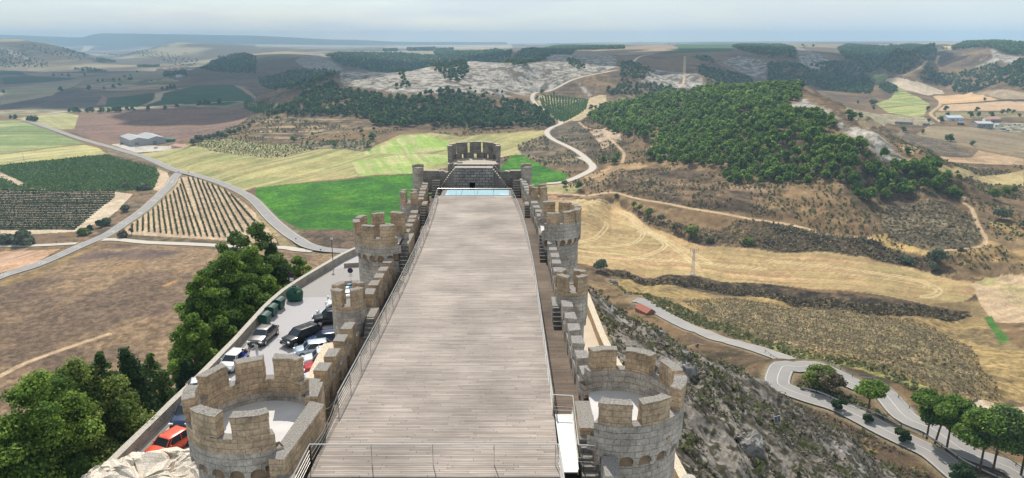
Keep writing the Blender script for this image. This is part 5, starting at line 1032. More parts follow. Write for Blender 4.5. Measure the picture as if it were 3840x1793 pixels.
# ---- trees and bushes one can tell apart: (pixel of the foot, height, width, kind, label)
def round_lobes(rg, h, r, n=8, z0=.35, low=False):
    o = []
    for k in range(n):
        a = k*2.4; f = (k+.5)/n; q = r*.6*math.sqrt(f) if k < n-2 else r*.15; z = h*(z0+(.88-z0)*rg.uniform(.15, 1)*(1-.4*(q/r))) if k < n-2 else h*.8
        s = r*rg.uniform(.38, .52); o.append((q*math.cos(a), q*math.sin(a), z, s, s, s*.8))
    return o
def px_tree(px, py, h, r, kind, label, nleaf=700, z0=.3, name=None, grp_=None, ymin=22, tr=.18, z=None, n=9, core=.6):
    x, y, zz = cast(px, py, ymin); zz = float(gz(x, y)) if z is None else z
    rg = np.random.default_rng(int(px*7+py)); lob = round_lobes(rg, h, r, n, z0); size = max(.16, .11*r) if nleaf > 500 else .2*r
    tm = tree_meshes(int(px), lob, nleaf, size, h, tr, None, limbs=nleaf > 500, core=core); 
    return make_tree(name or ('bush' if h < 3.5 else 'tree'), tm, M[kind], (x, y, zz), 0, label, 'bush' if h < 3.5 else 'tree', grp_)
P1 = lambda a, b: B3((a, b))[0]
for (a, b), h, r, kd, lb in [((1018,450),5.5,2.6,'oak','leftmost of the row of almond trees on the bank above the big stubble field'), ((1065,478),5.5,2.7,'oak','second tree of the row on the bank above the stubble field'),
    ((1140,530),7,4.2,'oak','largest round tree of the row on the bank, with bare forked trunk'), ((1245,570),6,3.6,'olive','greyish open tree right of the largest tree in the row on the bank'),
    ((1370,650),6.2,4.4,'dry','brownish green bush tree at the right end of the row on the bank'), ((1500,690),6.6,5.6,'oak','broad yellow green tree ending the row on the bank'),
    ((440,262),4.5,3.2,'olive','grey green bush beside the junction of track and path'), ((560,290),6.5,4.2,'oak','green tree beside the start of the sandy path'),
    ((870,395),2.6,2.6,'oak','low green bush on the bank below the sandy path'), ((1550,250),3.4,1.8,'oak','thin little tree on the brown slope below the pine wood'),
    ((1650,735),3.2,3.6,'scrubg','grey green shrub on the dark bank right of the broad tree'), ((1965,745),3.2,4.2,'oak','spreading green bush on the dark bank above the stubble field')]:
    q = P1(a, b); px_tree(*q, h, r, kd, lb, 600)
P2 = lambda a, b: B4((a, b))[0]
for (a, b), h, r, kd, lb in [((1400,915),8,6.2,'olive','big silvery willow tree in the corner of the stubble field'), ((1375,970),5,3.4,'olive','small silvery bush in front of the big silvery willow'), ((1150,905),3.4,5,'olive','low silvery shrub left of the big silvery willow'),
    ((1887,375),7.5,5.2,'oak','dark spreading tree, left one of the group by the pale track'), ((1975,350),7.5,4.6,'oak','green tree in the middle of the group by the pale track'), ((2050,330),6.5,3.8,'oak','right tree of the group by the pale track'),
    ((1945,545),7,6.2,'olive','dark open tree beside the tall pole at the right'), ((2150,620),6.5,4.5,'olive','dark tree cut by the right edge beyond the tall pole'), ((1605,850),4.5,2.2,'dry','bare dead tree on the slope below the curved footpath'),
    ((1590,210),4.5,2.6,'oak','small green tree on the spur right of the pine wood'), ((1580,165),3.2,1.8,'dry','tiny dry tree behind the small green tree on the spur')]:
    q = P2(a, b); px_tree(*q, h, r, kd, lb, 600)
q = (2250,1020); px_tree(2252, 1018, 6.5, 4.6, 'olive', 'blue green bush at the cliff edge beside the middle right tower', 1200)
for (a, b), h, r, kd, lb in [((205,745),7.5,7,'olive','big grey green bush at the lower left edge of the vines'), ((60,745),5,5.5,'olive','dark bush left of the big grey green bush by the side road'), ((1050,480),5,3.6,'olive','round dark bush beside the branch road, alone'),
    ((890,590),4.5,4,'olive','dark bush, right one of the clump along the branch road'), ((835,610),5,3,'cypress','dark bush, left one of the clump along the branch road'), ((755,650),5,2.4,'cypress','narrow upright bush between the clump and the low green bush by the branch road'),
    ((700,670),3.6,4.5,'oak','low green bush below the narrow bush near the branch road'), ((1030,690),4.5,3.6,'dry','sparse bush at the lower left tip of the triangular vineyard'), ((1100,665),4.5,1.6,'dry','small dry shrub right of the sparse bush at the vineyard tip'),
    ((1200,290),3.4,7,'olive','wide low grey bush between the two vineyards on the left'), ((1060,280),2.6,5,'dry','brownish low bush left of the wide grey bush between vineyards'), ((985,275),3,2.4,'oak','small green bush at the edge of the dense green vineyard')]:
    q = B1((a, b))[0]; px_tree(*q, h, r, kd, lb, 500, .15)
rt = np.random.default_rng(77)
def scatter(pxs, lab, grp_, kind='pinefar', h=7, r=3.5, name='tree', leaf=110):
    first = None
    for (px, py) in pxs:
        x, y, zz = cast(px, py); k = rt.uniform(.7, 1.25)
        if first is None: first = px_tree(px, py, h, r, kind, lab, leaf, .1, name, grp_); t = first
        else: t = copy_tree(first)
        t.location = (x, y, float(gz(x, y))); t.scale = (k*rt.uniform(.9, 1.2), k, k); t.rotation_euler.z = rt.uniform(0, 6); tag(t, lab, 'tree', grp_)
scatter(A1((650,765),(730,762),(770,760),(850,765),(910,760),(960,762),(1000,758),(1065,745),(1110,745),(1240,745),(1380,738),(1480,718),(1670,705),(1720,698),(1745,695),(1835,690),(580,755),(620,757)), 'dark hedge tree in the line along the pale farm track', 'trees along the pale farm track', h=10, r=6)
scatter(A1((240,830),(270,835),(300,838),(90,812),(130,815)), 'dark tree by the bend of the road at left', 'trees by the bend of the road', h=8, r=5)
scatter(A1((1615,1030),(1650,1000),(1680,1000),(1720,985),(1750,985),(1790,975),(1830,965),(1860,975),(1890,975),(1920,945),(1960,940),(2000,915),(2040,900),(2085,880),(2120,850)), 'bushy tree in the hedge above the little vineyard', 'hedge above the little vineyard', 'olive', 6, 4)
scatter(A2((310,1010),(325,1010),(430,1030),(480,1040),(655,1055),(900,975),(880,940),(985,915),(180,830),(60,770),(100,800),(30,760)), 'small tree on the terraced slope before the centre wood', 'trees on the terraced slope', 'oak', 6, 3.2)
scatter(A2((945,1045),(975,1000)), 'round green tree beside the yellow field', 'pair of round trees beside the yellow field', 'oak', 8.5, 5)
scatter(A2((805,418),(1008,418),(1180,402)), 'lone bush on the rim of the white cliff', 'bushes on the cliff rim', 'oak', 6, 4.5)
scatter(A3((660,735),(700,735),(740,725),(340,850),(250,780),(290,790),(350,610),(250,600),(210,640),(320,870)), 'small dark tree near the little gap vineyard', 'trees round the gap vineyard', 'pinefar', 6, 3.5)
scatter(A3((850,1195),(870,1170),(765,1175),(880,1150)), 'green tree beside the footpath below the pines', 'trees beside the footpath', 'oak', 7.5, 4.5)
scatter(A4((1485,750),(1745,755),(1440,850),(1690,800),(1755,800),(1865,800),(2005,770),(1955,775),(2050,770),(1500,800),(1810,665),(770,810),(705,830),(670,810),(1165,1110),(1495,1000),(1520,1005),(1130,925),(1290,940),(880,740),(860,700),(750,690),(890,700),(1335,745),(1705,1040),(1340,845),(2100,800)), 'dark tree among the fields of the right valley', 'scattered trees of the right valley', 'pinefar', 8, 4.5)
scatter(A1((30,600),(1040,470),(1090,460),(1145,430),(745,575),(870,570),(1360,580),(1400,575),(1430,570),(1460,565),(820,510),(860,505),(950,500),(1000,498),(1080,495),(1270,505),(1100,492),(510,585),(575,465),(520,455),(710,455),(450,460),(1000,540),(950,560)), 'far dark tree on the valley floor at left', 'far trees of the left valley', 'pinefar', 11, 6)
scatter([(1560,166),(1720,166),(2510,165),(2540,164),(2400,160),(1205,167),(3010,172),(3050,175),(3340,176),(3360,176)], 'tiny tree on the skyline', 'skyline trees', 'pinefar', 12, 9)
scatter(A4((1060,222),(1075,222),(1045,222),(300,222)), 'small dark tree on the far plateau edge at right', 'trees on the far plateau edge', 'pinefar', 10, 6)
# ---- big trees close by
def big_pine(x, y, z, h, r, nl, label, seed, kind='pine', n=26, z0=.2, size=.26, name='pine_tree', tr=.35, grp_=None, cone=False):
    rg = np.random.default_rng(seed); lob = []
    for k in range(n):
        f = (k+.5)/n; zz = h*(z0+(1-z0)*f); rr = r*(math.sqrt(max(.03, 1-((f-.3)/.75)**2))) if not cone else r*(1.02-.95*f); a = k*2.399+rg.uniform(-.3, .3); q = rr*rg.uniform(.45, .9)*(1 if f < .9 else .3)
        s = r*rg.uniform(.22, .34)*(1.15-(.4 if not cone else .85)*f); lob.append((q*math.cos(a), q*math.sin(a), zz-s*.4, s, s, s*.72))
    for k in range(5): lob.append((rg.uniform(-.3,.3)*r, rg.uniform(-.3,.3)*r, h*rg.uniform(.35,.8 if not cone else .5), r*.35, r*.35, r*.35))
    return make_tree(name, tree_meshes(seed, lob, nl, size, h, tr, None, core=.6, tint=.7), M[kind], (x, y, z), 0, label, 'tree', grp_)
def at(px, py, Y): u, f, d = pd(px, py); k = Y/f; return u*k, Y, CZ-d*k
def top_tree(px, py, Y, h, r, nl, label, seed, **kw):
    x, y, zt = at(px, py, Y); Y0 = Y
    while x+.72*r > -31.9 and Y < 130: Y *= 1.02; x, y, zt = at(px, py, Y)
    r *= (Y/Y0)**.15; h *= .9; return big_pine(x, y, zt-h, h, r, nl, label, seed, **kw)
for q in [(955,835,98,18,4.4,11000,'tall dark pine rising behind the car park wall, its top against the vineyard',101,'pinefar'), (872,872,104,16,4.2,8000,'dark pine just left of the tall pine behind the car park wall',102,'pinefar'), (1012,925,97,14,3.5,9000,'bright green pine at the upper right of the clump behind the wall',103,'pine'),
          (1112,962,106,10,2.9,6000,'lower green pine at the right end of the clump behind the car park wall',105,'pine'), (930,925,91,16,4.2,12000,'bright green pine in the middle of the clump behind the wall',106,'pine'), (848,950,85,17,4.9,14000,'broad bright green pine at the left of the clump behind the wall',104,'pine'),
          (755,1015,80,14,3.4,9000,'green pine standing out at the left side of the clump above the brown field',107,'pine'), (868,1020,82,17,4.4,12000,'dense green pine nearest the bins behind the car park wall',108,'pine'), (770,1110,74,15,4.4,12000,'large pine at the lower left of the clump, shading the slope',109,'pine'),
          (715,1180,69,12,2.6,7000,'pine with loose branches over the slope, lower left of the clump',110,'pine'), (835,1150,76,13,3.8,9000,'dark pine low in the clump directly behind the wall by the grey car',111,'pinefar'), (1010,1050,90,10,2.8,7000,'dark low pine squeezed between the clump and the recycling bin',113,'pinefar')]:
    top_tree(*q[:5], int(q[5]*1.7), q[6], q[7], kind=q[8], size=.135, n=38, z0=.08)
def cypress(px, py, Y, h, r, label, seed, nl=7000, size=.11):
    x, y, zt = at(px, py, Y)
    while x+r > -31.6 and Y < 130: Y *= 1.02; x, y, zt = at(px, py, Y)
    rg = np.random.default_rng(seed); lob = []
    for k in range(16): f = k/15; rr = r*math.sin(math.pi*min(1, f*.86+.14))**.7; lob.append((rg.uniform(-.15,.15)*r, rg.uniform(-.15,.15)*r, h*(.05+.92*f), rr, rr, h*.07))
    return make_tree('cypress_tree', tree_meshes(seed, lob, nl, size, h, .15, None, limbs=False, core=.8), M['cypress'], (x, y, zt-h), 0, label, 'tree')
cypress(695, 1335, 60, 9, 1.5, 'nearly black cypress column beside the car park wall', 121)
top_tree(470, 1312, 52, 15, 3.0, 12000, 'tall dark green conifer in the middle of the lower left trees', 131, kind='cypress', size=.12, cone=True, z0=.05, name='conifer_tree')
cypress(472, 1278, 51.5, 14, 2.0, 'dark pointed conifer rising highest among the lower left trees', 132, 5000)
for a in [(370,1315,56,12,3.6,6500,'mid green pine left of the dark pointed conifer',133,'pinefar'), (560,1325,58,12,4.2,7000,'green pine right of the dark pointed conifer',134,'pinefar'), (620,1400,55,11,3.2,5000,'green pine nearest the black cypress among the lower left trees',135,'pinefar'),
          (250,1355,50,13,5.0,9000,'yellow green pine with visible branches at the upper left of the near trees',136,'oak'), (120,1400,48,13,4.2,8000,'yellow green pine crown at the left, in front of the brown field',137,'pine'),
          (330,1420,44,11,4.0,8000,'open yellow green pine with a dark forked trunk showing',138,'oak'), (190,1560,38,11,4.6,11000,'rounded yellow green pine crown at the bottom left corner',139,'oak'), (20,1560,38,12,4.4,9000,'bright green pine crown cut by the left edge',140,'pine'),
          (230,1620,35,10,4.0,10000,'nearest rounded pine crown at the bottom left',141,'oak'), (520,1500,46,9,3.4,6000,'dark shrubby tree below the pointed conifer beside the wall',142,'cypress'), (420,1630,42,7,2.8,5000,'small dark conifer with brown twigs near the ruined wall',143,'dry'), (350,1700,38,7,3,5000,'dark leafy shrub at the foot of the ruined wall',144,'cypress'), (440,1480,44,10,3.4,6000,'dark conifer in the shadow between the lower left trees',145,'cypress')]:
    top_tree(*a[:5], int(a[5]*2), a[6], a[7], kind=a[8], size=.10, z0=.1, n=38, cone=a[8] in ('pinefar','cypress'))
# hairpin trees
def CC(a, b): return C5((a, b))[0]
def foot_tree(px, py, h, r, nl, label, seed, z0, kind='pine', n=14, size=.26, lean=(0,0), flatc=.55, name='pine_tree', tr=.26):
    x, y, zz = cast(px, py); rg = np.random.default_rng(seed); lob = []
    for k in range(n): a = k*2.4; q = r*.68*math.sqrt((k+.3)/n); zc = h*(z0+(1-z0)*flatc)+h*(1-z0)*rg.uniform(-.35,.35)*(1-.5*q/r); s = r*rg.uniform(.34,.46); lob.append((q*math.cos(a)+lean[0], q*math.sin(a)+lean[1], zc, s, s, s*.7))
    return make_tree(name, tree_meshes(seed, lob, nl, size, h, tr, None, core=.72, tint=.5, lean=lean), M[kind], (x, y, float(gz(x, y))), 0, label, 'tree')
foot_tree(*CC(832,650), 7.6, 3.6, 2600, 'umbrella shaped pine alone between the two arms of the hairpin road', 151, .52)
foot_tree(*CC(420,460), 6, 4.4, 2200, 'bushy green tree inside the bend of the hairpin road', 152, .1, 'oak', name='tree'); foot_tree(*CC(505,495), 5.6, 3.6, 1800, 'brownish tree just right of the bushy tree inside the hairpin', 153, .15, 'dry', name='tree')
foot_tree(*CC(1320,865), 11.5, 4.4, 4200, 'leftmost tall pine of the row between the road arms', 154, .38); foot_tree(*CC(1385,900), 11, 3.6, 3200, 'pine with leaning trunk, second in the row between the road arms', 155, .5, lean=(1.8,0))
foot_tree(*CC(1485,955), 12.5, 4.8, 4600, 'tall pine third in the row between the road arms', 156, .36); foot_tree(*CC(1765,1110), 14.5, 5.8, 6000, 'large spreading pine, fourth in the row between the road arms', 157, .36)
foot_tree(*CC(1865,1165), 14.5, 6.0, 6500, 'largest dark pine of the row between the road arms', 158, .4, 'pinefar'); foot_tree(*CC(2090,1230), 13, 5.6, 5000, 'dark pine at the right edge, last of the row between the arms', 159, .25, 'pinefar')
for (a, b), h, r, lb in [((580,640),3.4,2.0,'small young pine on the inner edge of the hairpin guard rail'), ((825,745),2.6,1.2,'tiny sapling at the kerb below the umbrella pine'), ((1110,900),3.6,1.9,'young pine at the slope edge beside the lower road'), ((1610,1203),4.6,3.0,'dark young pine on the slope at the bottom right')]:
    foot_tree(*CC(a, b), h, r, 900, lb, int(a), .05, 'cypress', 8, .2, name='young_pine', tr=.1)
# ---- vines
VI = []
def vine_rows(pairs, wd, ht, label, grp_, dens=1.2, size=.42, kind='vine'):
    for (a, b) in pairs:
        xa, ya, _ = cast(*a); xb, yb, _ = cast(*b); L = math.hypot(xb-xa, yb-ya); n = max(6, int(L*dens)); t = rt.uniform(0, 1, n); d = np.array([(xb-xa)/L, (yb-ya)/L]); o = rt.normal(0, wd/2.6, n)
        x = xa+(xb-xa)*t-d[1]*o; y = ya+(yb-ya)*t+d[0]*o; z = gz(x, y)+rt.uniform(.25, ht, n); V, Fq = leaves(np.stack([x, y, z], 1), size*rt.uniform(.7, 1.3, n), np.tile([[0, 0, .3]], (n, 1)), rt, .8)
        C_ = np.stack([rt.uniform(.2, .8, n), rt.uniform(.75, 1.15, n), rt.uniform(0,1,n)], 1).repeat(4, 0); k_ = max(2, int(L/4)); f_ = np.linspace(0, 1, k_); bx_, by_ = xa+(xb-xa)*f_, ya+(yb-ya)*f_; bz_ = gz(bx_, by_); w_ = .16
        S_ = np.concatenate([np.stack([bx_-d[1]*w_, by_+d[0]*w_, bz_-.2], 1), np.stack([bx_, by_, bz_+ht*.55], 1), np.stack([bx_+d[1]*w_, by_-d[0]*w_, bz_-.2], 1)]); i_ = np.arange(k_-1); n0 = len(V)
        V = np.concatenate([V, S_]); Fq = np.concatenate([Fq, n0+np.stack([i_, i_+1, i_+1+k_, i_+k_], 1), n0+np.stack([i_+k_, i_+k_+1, i_+2*k_+1, i_+2*k_], 1)]); C_ = np.concatenate([C_, np.tile([[.2,.8,.5]], (3*k_, 1))])
        tag(mesh_np('vine_row', V, Fq, M[kind], cols=C_), label, 'vine row', grp_)
TOPS = [(1105,585),(1150,555),(1195,520),(1240,490),(1280,460),(1320,430),(1350,385),(1385,355),(1420,340),(1450,310),(1480,280),(1505,250),(1512,200),(1570,190),(1610,195),(1650,205),(1690,225),(1730,240),(1770,250),(1820,270),(1875,295),(1930,335)]
BOTS = [(1105,645),(1150,642),(1195,640),(1245,648),(1293,652),(1343,656),(1390,661),(1440,667),(1487,669),(1537,672),(1585,678),(1635,683),(1685,686),(1735,688),(1785,690),(1835,692),(1885,690),(1935,680),(1985,670),(2035,650),(2090,620),(2130,560)]
vine_rows([(B1(a)[0], B1(b)[0]) for a, b in zip(TOPS, BOTS)], .8, 1.7, 'one row of vines in the triangular vineyard between the two roads', 'vine rows of the triangular vineyard', 8, .34, 'vine2')
a0, a1, b0, b1 = A3((228,650),(600,650),(300,790),(600,735)); G1 = []
gl = A3((235,640),(255,630),(278,622),(300,618),(325,618),(350,618),(375,620),(400,623),(425,626),(450,630),(475,633),(500,638),(525,642),(548,645),(570,648),(592,650),(612,653),(630,655))
gr = A3((275,730),(300,755),(325,775),(345,795),(362,812),(380,825),(398,833),(412,838),(430,838),(448,832),(466,824),(485,815),(505,805),(525,795),(545,783),(565,770),(588,755),(608,738))
vine_rows(list(zip(gl, gr)), 2.2, 1.6, 'one row of vines in the small sunny vineyard of the gap', 'vine rows of the gap vineyard', 5, .75)
LV = [((0,300+y*14.2), (min(960, 970-max(0,(y-3))*17)-(0), 300+y*14.2+ (8 if y<8 else 0))) for y in range(24)]
vine_rows([(B1(a)[0], B1(b)[0]) for a, b in LV], 1.5, 1.5, 'one row of vines in the patchy vineyard at the left edge', 'vine rows of the patchy left vineyard', 4.2, .42, 'vine2')
ml = A1((2045,690),(2065,687),(2085,684),(2105,681),(2125,679))+A2((10,677),(35,677),(60,678),(85,680),(110,683),(135,686),(160,690)); mr = A1((2060,735),(2080,745),(2100,752),(2125,760))+A2((0,762),(20,768),(45,768),(70,765),(90,760),(105,750),(125,735),(145,715))
vine_rows(list(zip(ml, mr)), 2.6, 1.8, 'one row of vines in the pale vineyard left of the centre wood', 'vine rows of the pale vineyard', 3, 1.0)
def clump_field(P_, sp, size, ht, mat, name, label, nleaf=4, keep=None, rowdir=None, tint=(.1,.9), zoff=0, jit=.45, kind='stuff', cat='scrub', wid=.5):
    Pn = np.array(P_); lo = Pn.min(0); hi = Pn.max(0); nx = int((hi[0]-lo[0])/sp)+1; ny = int((hi[1]-lo[1])/sp)+1; gx, gy = np.meshgrid(np.arange(nx), np.arange(ny))
    x = (lo[0]+(gx+.5+rt.uniform(-jit, jit, gx.shape))*sp).ravel(); y = (lo[1]+(gy+.5+rt.uniform(-jit, jit, gx.shape))*sp).ravel(); m = inpoly(x, y, P_); x, y = x[m], y[m]
    if keep is not None: m = keep(x, y); x, y = x[m], y[m]
    u, v, t_ = proj(x, y, gz(x, y)); m = (u > -60) & (u < 3900) & (v < 1850); x, y = x[m], y[m]
    n = len(x); k = rt.uniform(.6, 1.5, n); z = gz(x, y); X_ = np.repeat(x, nleaf)+rt.normal(0, wid*size, n*nleaf)*np.repeat(k, nleaf); Y_ = np.repeat(y, nleaf)+rt.normal(0, wid*size, n*nleaf)*np.repeat(k, nleaf); Z_ = np.repeat(z, nleaf)+zoff+rt.uniform(.05, ht, n*nleaf)*np.repeat(k, nleaf)
    nrm = np.stack([X_-np.repeat(x, nleaf), Y_-np.repeat(y, nleaf), np.full(n*nleaf, .4*size)], 1); nrm /= np.linalg.norm(nrm, axis=1)[:,None]
    V, Fq = leaves(np.stack([X_, Y_, Z_], 1), size*np.repeat(k, nleaf)*rt.uniform(.5, 1, n*nleaf), nrm, rt, .5); tt = np.repeat(rt.uniform(*tint, n), nleaf)+rt.normal(0, .1, n*nleaf)
    C_ = np.stack([np.clip(tt, 0, 1), np.repeat(rt.uniform(.75, 1.2, n), nleaf), tt], 1).repeat(4, 0); print(name, n)
    return tag(mesh_np(name, V, Fq, mat, cols=C_), label, cat, kind='stuff')
def off_road(x, y):
    m = np.ones(x.shape, bool)
    for r in ROADS:
        c = r['c'][::max(1, len(r['c'])//60)]; k = (x > c[:,0].min()-9) & (x < c[:,0].max()+9) & (y > c[:,1].min()-9) & (y < c[:,1].max()+9)
        if k.any(): q = np.nonzero(k)[0]; m[q[seg_dist(x[q], y[q], c, False) < r['w']/2+1.6]] = False
    return m
if 'vine_dense' in POLYW:
    clump_field(POLYW['vine_dense'], 1.55, .75, 1.5, M['vine'], 'dense_vines', 'dense dark green vineyard left of the branch road', 4, keep=lambda x, y: ~inpoly(x, y, castpoly(B1((0,150),(60,170),(240,265),(160,265),(0,195)))), jit=.3, cat='vines')
    clump_field(POLYW['vine_small'], 3.0, .75, 1.2, M['vine'], 'dotted_vines', 'small vineyard of dotted green bushes behind the yellow field', 4, jit=.2, cat='vines')
    clump_field(castpoly(A2((560,1000),(900,990),(980,1010),(950,1075),(700,1058),(560,1040))), 5, 1.3, 1.5, M['scrubg'], 'weedy_scrub', 'dark weedy scrub at the foot of the terraced slope', 4)
    clump_field(POLYW['scrub'], 1.2, .36, .38, M['scrub'], 'thyme_scrub', 'brownish thyme scrub dotted over the field above the hairpin', 4)
    clump_field(castpoly(B4((1000,430),(1500,400),(1700,520),(1790,700),(1700,790),(1300,800),(1050,740),(930,600))), 2.6, .9, .9, M['scrub'], 'dry_scrub', 'dry tussocky scrub on the sloping plot inside the footpath', 4)
    clump_field(castpoly(B3((620,320),(900,120),(1700,150),(2139,280),(2139,520),(1500,430),(1100,350),(850,300))), 3.4, .9, .9, M['scrub'], 'hillside_scrub', 'brown scrub on the slope above the sandy path', 4, keep=lambda x, y: fbm(x/12, y/12, 3) > -.1)
    clump_field(castpoly([(2290,1022),(2600,1050),(2900,1100),(3200,1140),(3480,1160),(3640,1180),(3480,1190),(3200,1172),(2900,1120),(2600,1078),(2300,1035)]), 1.5, .8, 1.0, M['dry'], 'bank_scrub', 'dark scrub along the bank below the stubble field', 4, tint=(0,.5))
    clump_field(castpoly(B4((0,570),(300,640),(850,720),(1150,830),(1300,900),(1290,960),(900,880),(0,790))+B3((1950,770),(1500,700),(1100,560),(1000,470),(1300,560),(1700,640),(1900,560),(2139,560))), 2.2, .9, 1.0, M['scrub'], 'bank_scrub', 'dark scrub along the bank above the stubble field', 4, tint=(0,.5))
    clump_field(castpoly([(2040,560),(2210,430),(2650,420),(3000,430),(3250,480),(3840,620),(3840,1020),(3600,1000),(3100,900),(2600,800),(2300,730),(2120,720)]), 3.3, .75, 1.1, M['scrubg'], 'hill_bushes', 'low dark bushes dotted over the bare hillsides at right', 5, tint=(0,.55), keep=lambda x, y: (gcls(x, y) == 0) & (fbm(x/18, y/18, 4) > 0) & (y < 1150) & off_road(x, y))
    clump_field(castpoly([(700,440),(1000,440),(1400,490),(2060,470),(2060,640),(1900,620),(1600,480),(1350,520),(1300,560),(1000,560),(760,520)]), 4.5, 1.0, 1.2, M['scrubg'], 'hill_bushes', 'low dark bushes dotted over the terraced slope below the centre wood', 5, tint=(0,.6), keep=lambda x, y: (gcls(x, y) == 0) & (fbm(x/18, y/18, 4) > 0) & off_road(x, y))
    def slope_keep(x, y): d = seg_dist(x, y, PLAT); return (~inpoly(x, y, PLAT)) & (d > 1.5) & (d < 82) & (x > 5) & (fbm(x/5, y/5, 3) > -.12) & (seg_dist(x, y, R_hair['c'][::8], False) > 4.6) & (seg_dist(x, y, R_low['c'][::6], False) > 4.5)
    clump_field([(5,45),(100,45),(105,150),(85,190),(10,190)],   .72, .21, .34, M['slope'], 'slope_scrub', 'grey brown thyme scrub all over the castle rock at right', 5, keep=slope_keep)
    clump_field([(5,45),(100,45),(105,150),(85,190),(10,190)], 2.0, .26, .7, M['scrubg'], 'slope_bushes', 'darker green low bushes dotted over the castle rock at right', 16, wid=1.3, keep=lambda x, y: slope_keep(x, y) & (fbm(x/16+3, y/16, 3) > -.08))
    clump_field(castpoly([(2280,1060),(2440,1140),(2700,1240),(2900,1310),(3050,1345),(3250,1385),(3440,1490),(3540,1560),(3540,1530),(3440,1440),(3250,1365),(3000,1320),(2700,1215),(2450,1115)]), 1.3, .6, .6, M['scrubg'], 'verge_grass', 'greenish tussocks along the outer verge of the hairpin road', 5, tint=(.4,1))
    clump_field(castpoly(CCx) if False else castpoly(C5((230,400),(330,382),(560,440),(740,530),(900,630),(1040,725),(1300,880),(1400,930),(1300,870),(1020,735),(820,650),(520,535),(280,455))), 1.1, .5, .6, M['scrubg'], 'island_grass', 'dry grass and weeds on the strip inside the hairpin bend', 5, tint=(.3,1))
# boulders on the castle rock
M['rock'] = flat('limestone_rock', (.22,.21,.20), .95, noise=.45, nscale=1.6)
for i, (px, py, d, lb) in enumerate([(2300,1060,(2.2,1.7,1.3),'pale rounded boulder at the cliff edge below the blue green bush'), (2350,1120,(1.6,1.5,2.0),'dark craggy rock beside the path at the top of the slope'), (2385,1150,(1.3,1.2,1.1),'lower craggy rock right of the dark rock at the slope top'), (2575,1385,(1.3,1.0,.8),'whitish outcrop in the middle of the right slope'), (2810,1680,(1.5,1.3,1.2),'big dark boulder on the lower right slope'), (2560,1345,(.9,.9,.8),'dark boulder just above the whitish outcrop')]):
    x, y, z = cast(px, py); tag(rocky('boulder', (x, y, z-.1), d, i*3.3, M['rock'], 14, .7, 1.1), lb, 'rock')
# ================================================================== cars, people, street furniture, buildings
def paintm(name, col, rough=.22, metal=.3):
    if name in M: return M[name]
    m, n, b = new_mat(name); b.inputs['Base Color'].default_value = (*col, 1); b.inputs['Roughness'].default_value = rough; b.inputs['Metallic'].default_value = metal; b.inputs['Coat Weight'].default_value = .6; b.inputs['Coat Roughness'].default_value = .08
    tc = N(n, 'ShaderNodeTexCoord'); z = N(n, 'ShaderNodeTexNoise', Scale=2.5, Detail=4.0); mr = N(n, 'ShaderNodeMapRange'); mr.inputs['To Min'].default_value = rough*.7; mr.inputs['To Max'].default_value = rough*1.6
    n.links.new(tc.outputs['Object'], z.inputs['Vector']); n.links.new(z.outputs['Fac'], mr.inputs[0]); n.links.new(mr.outputs[0], b.inputs['Roughness']); M[name] = m; return m
M['carglass'] = paintm('car_window_glass', (.02,.03,.04), .08, 0); M['tyre'] = flat('tyre_rubber', (.02,.02,.02), .85); M['rim'] = flat('wheel_rim', (.45,.45,.46), .35, .8); M['lamp'] = flat('headlight_glass', (.75,.78,.8), .15, 0, spec=.6); M['tail'] = flat('tail_light', (.45,.02,.02), .2, 0, spec=.6); M['plate'] = flat('number_plate', (.7,.7,.7), .5); M['blacktrim'] = flat('black_trim', (.02,.02,.022), .5)
CARS = {'hatch': dict(L=4.0,W=1.74,H=1.48,hood=.95,w0=1.02,w1=.45,r0=-1.35,r1=-1.85), 'sedan': dict(L=4.6,W=1.82,H=1.43,hood=.92,w0=1.05,w1=.35,r0=-1.15,r1=-1.85), 'suv': dict(L=4.65,W=1.88,H=1.70,hood=1.08,w0=1.15,w1=.55,r0=-1.75,r1=-2.2)}
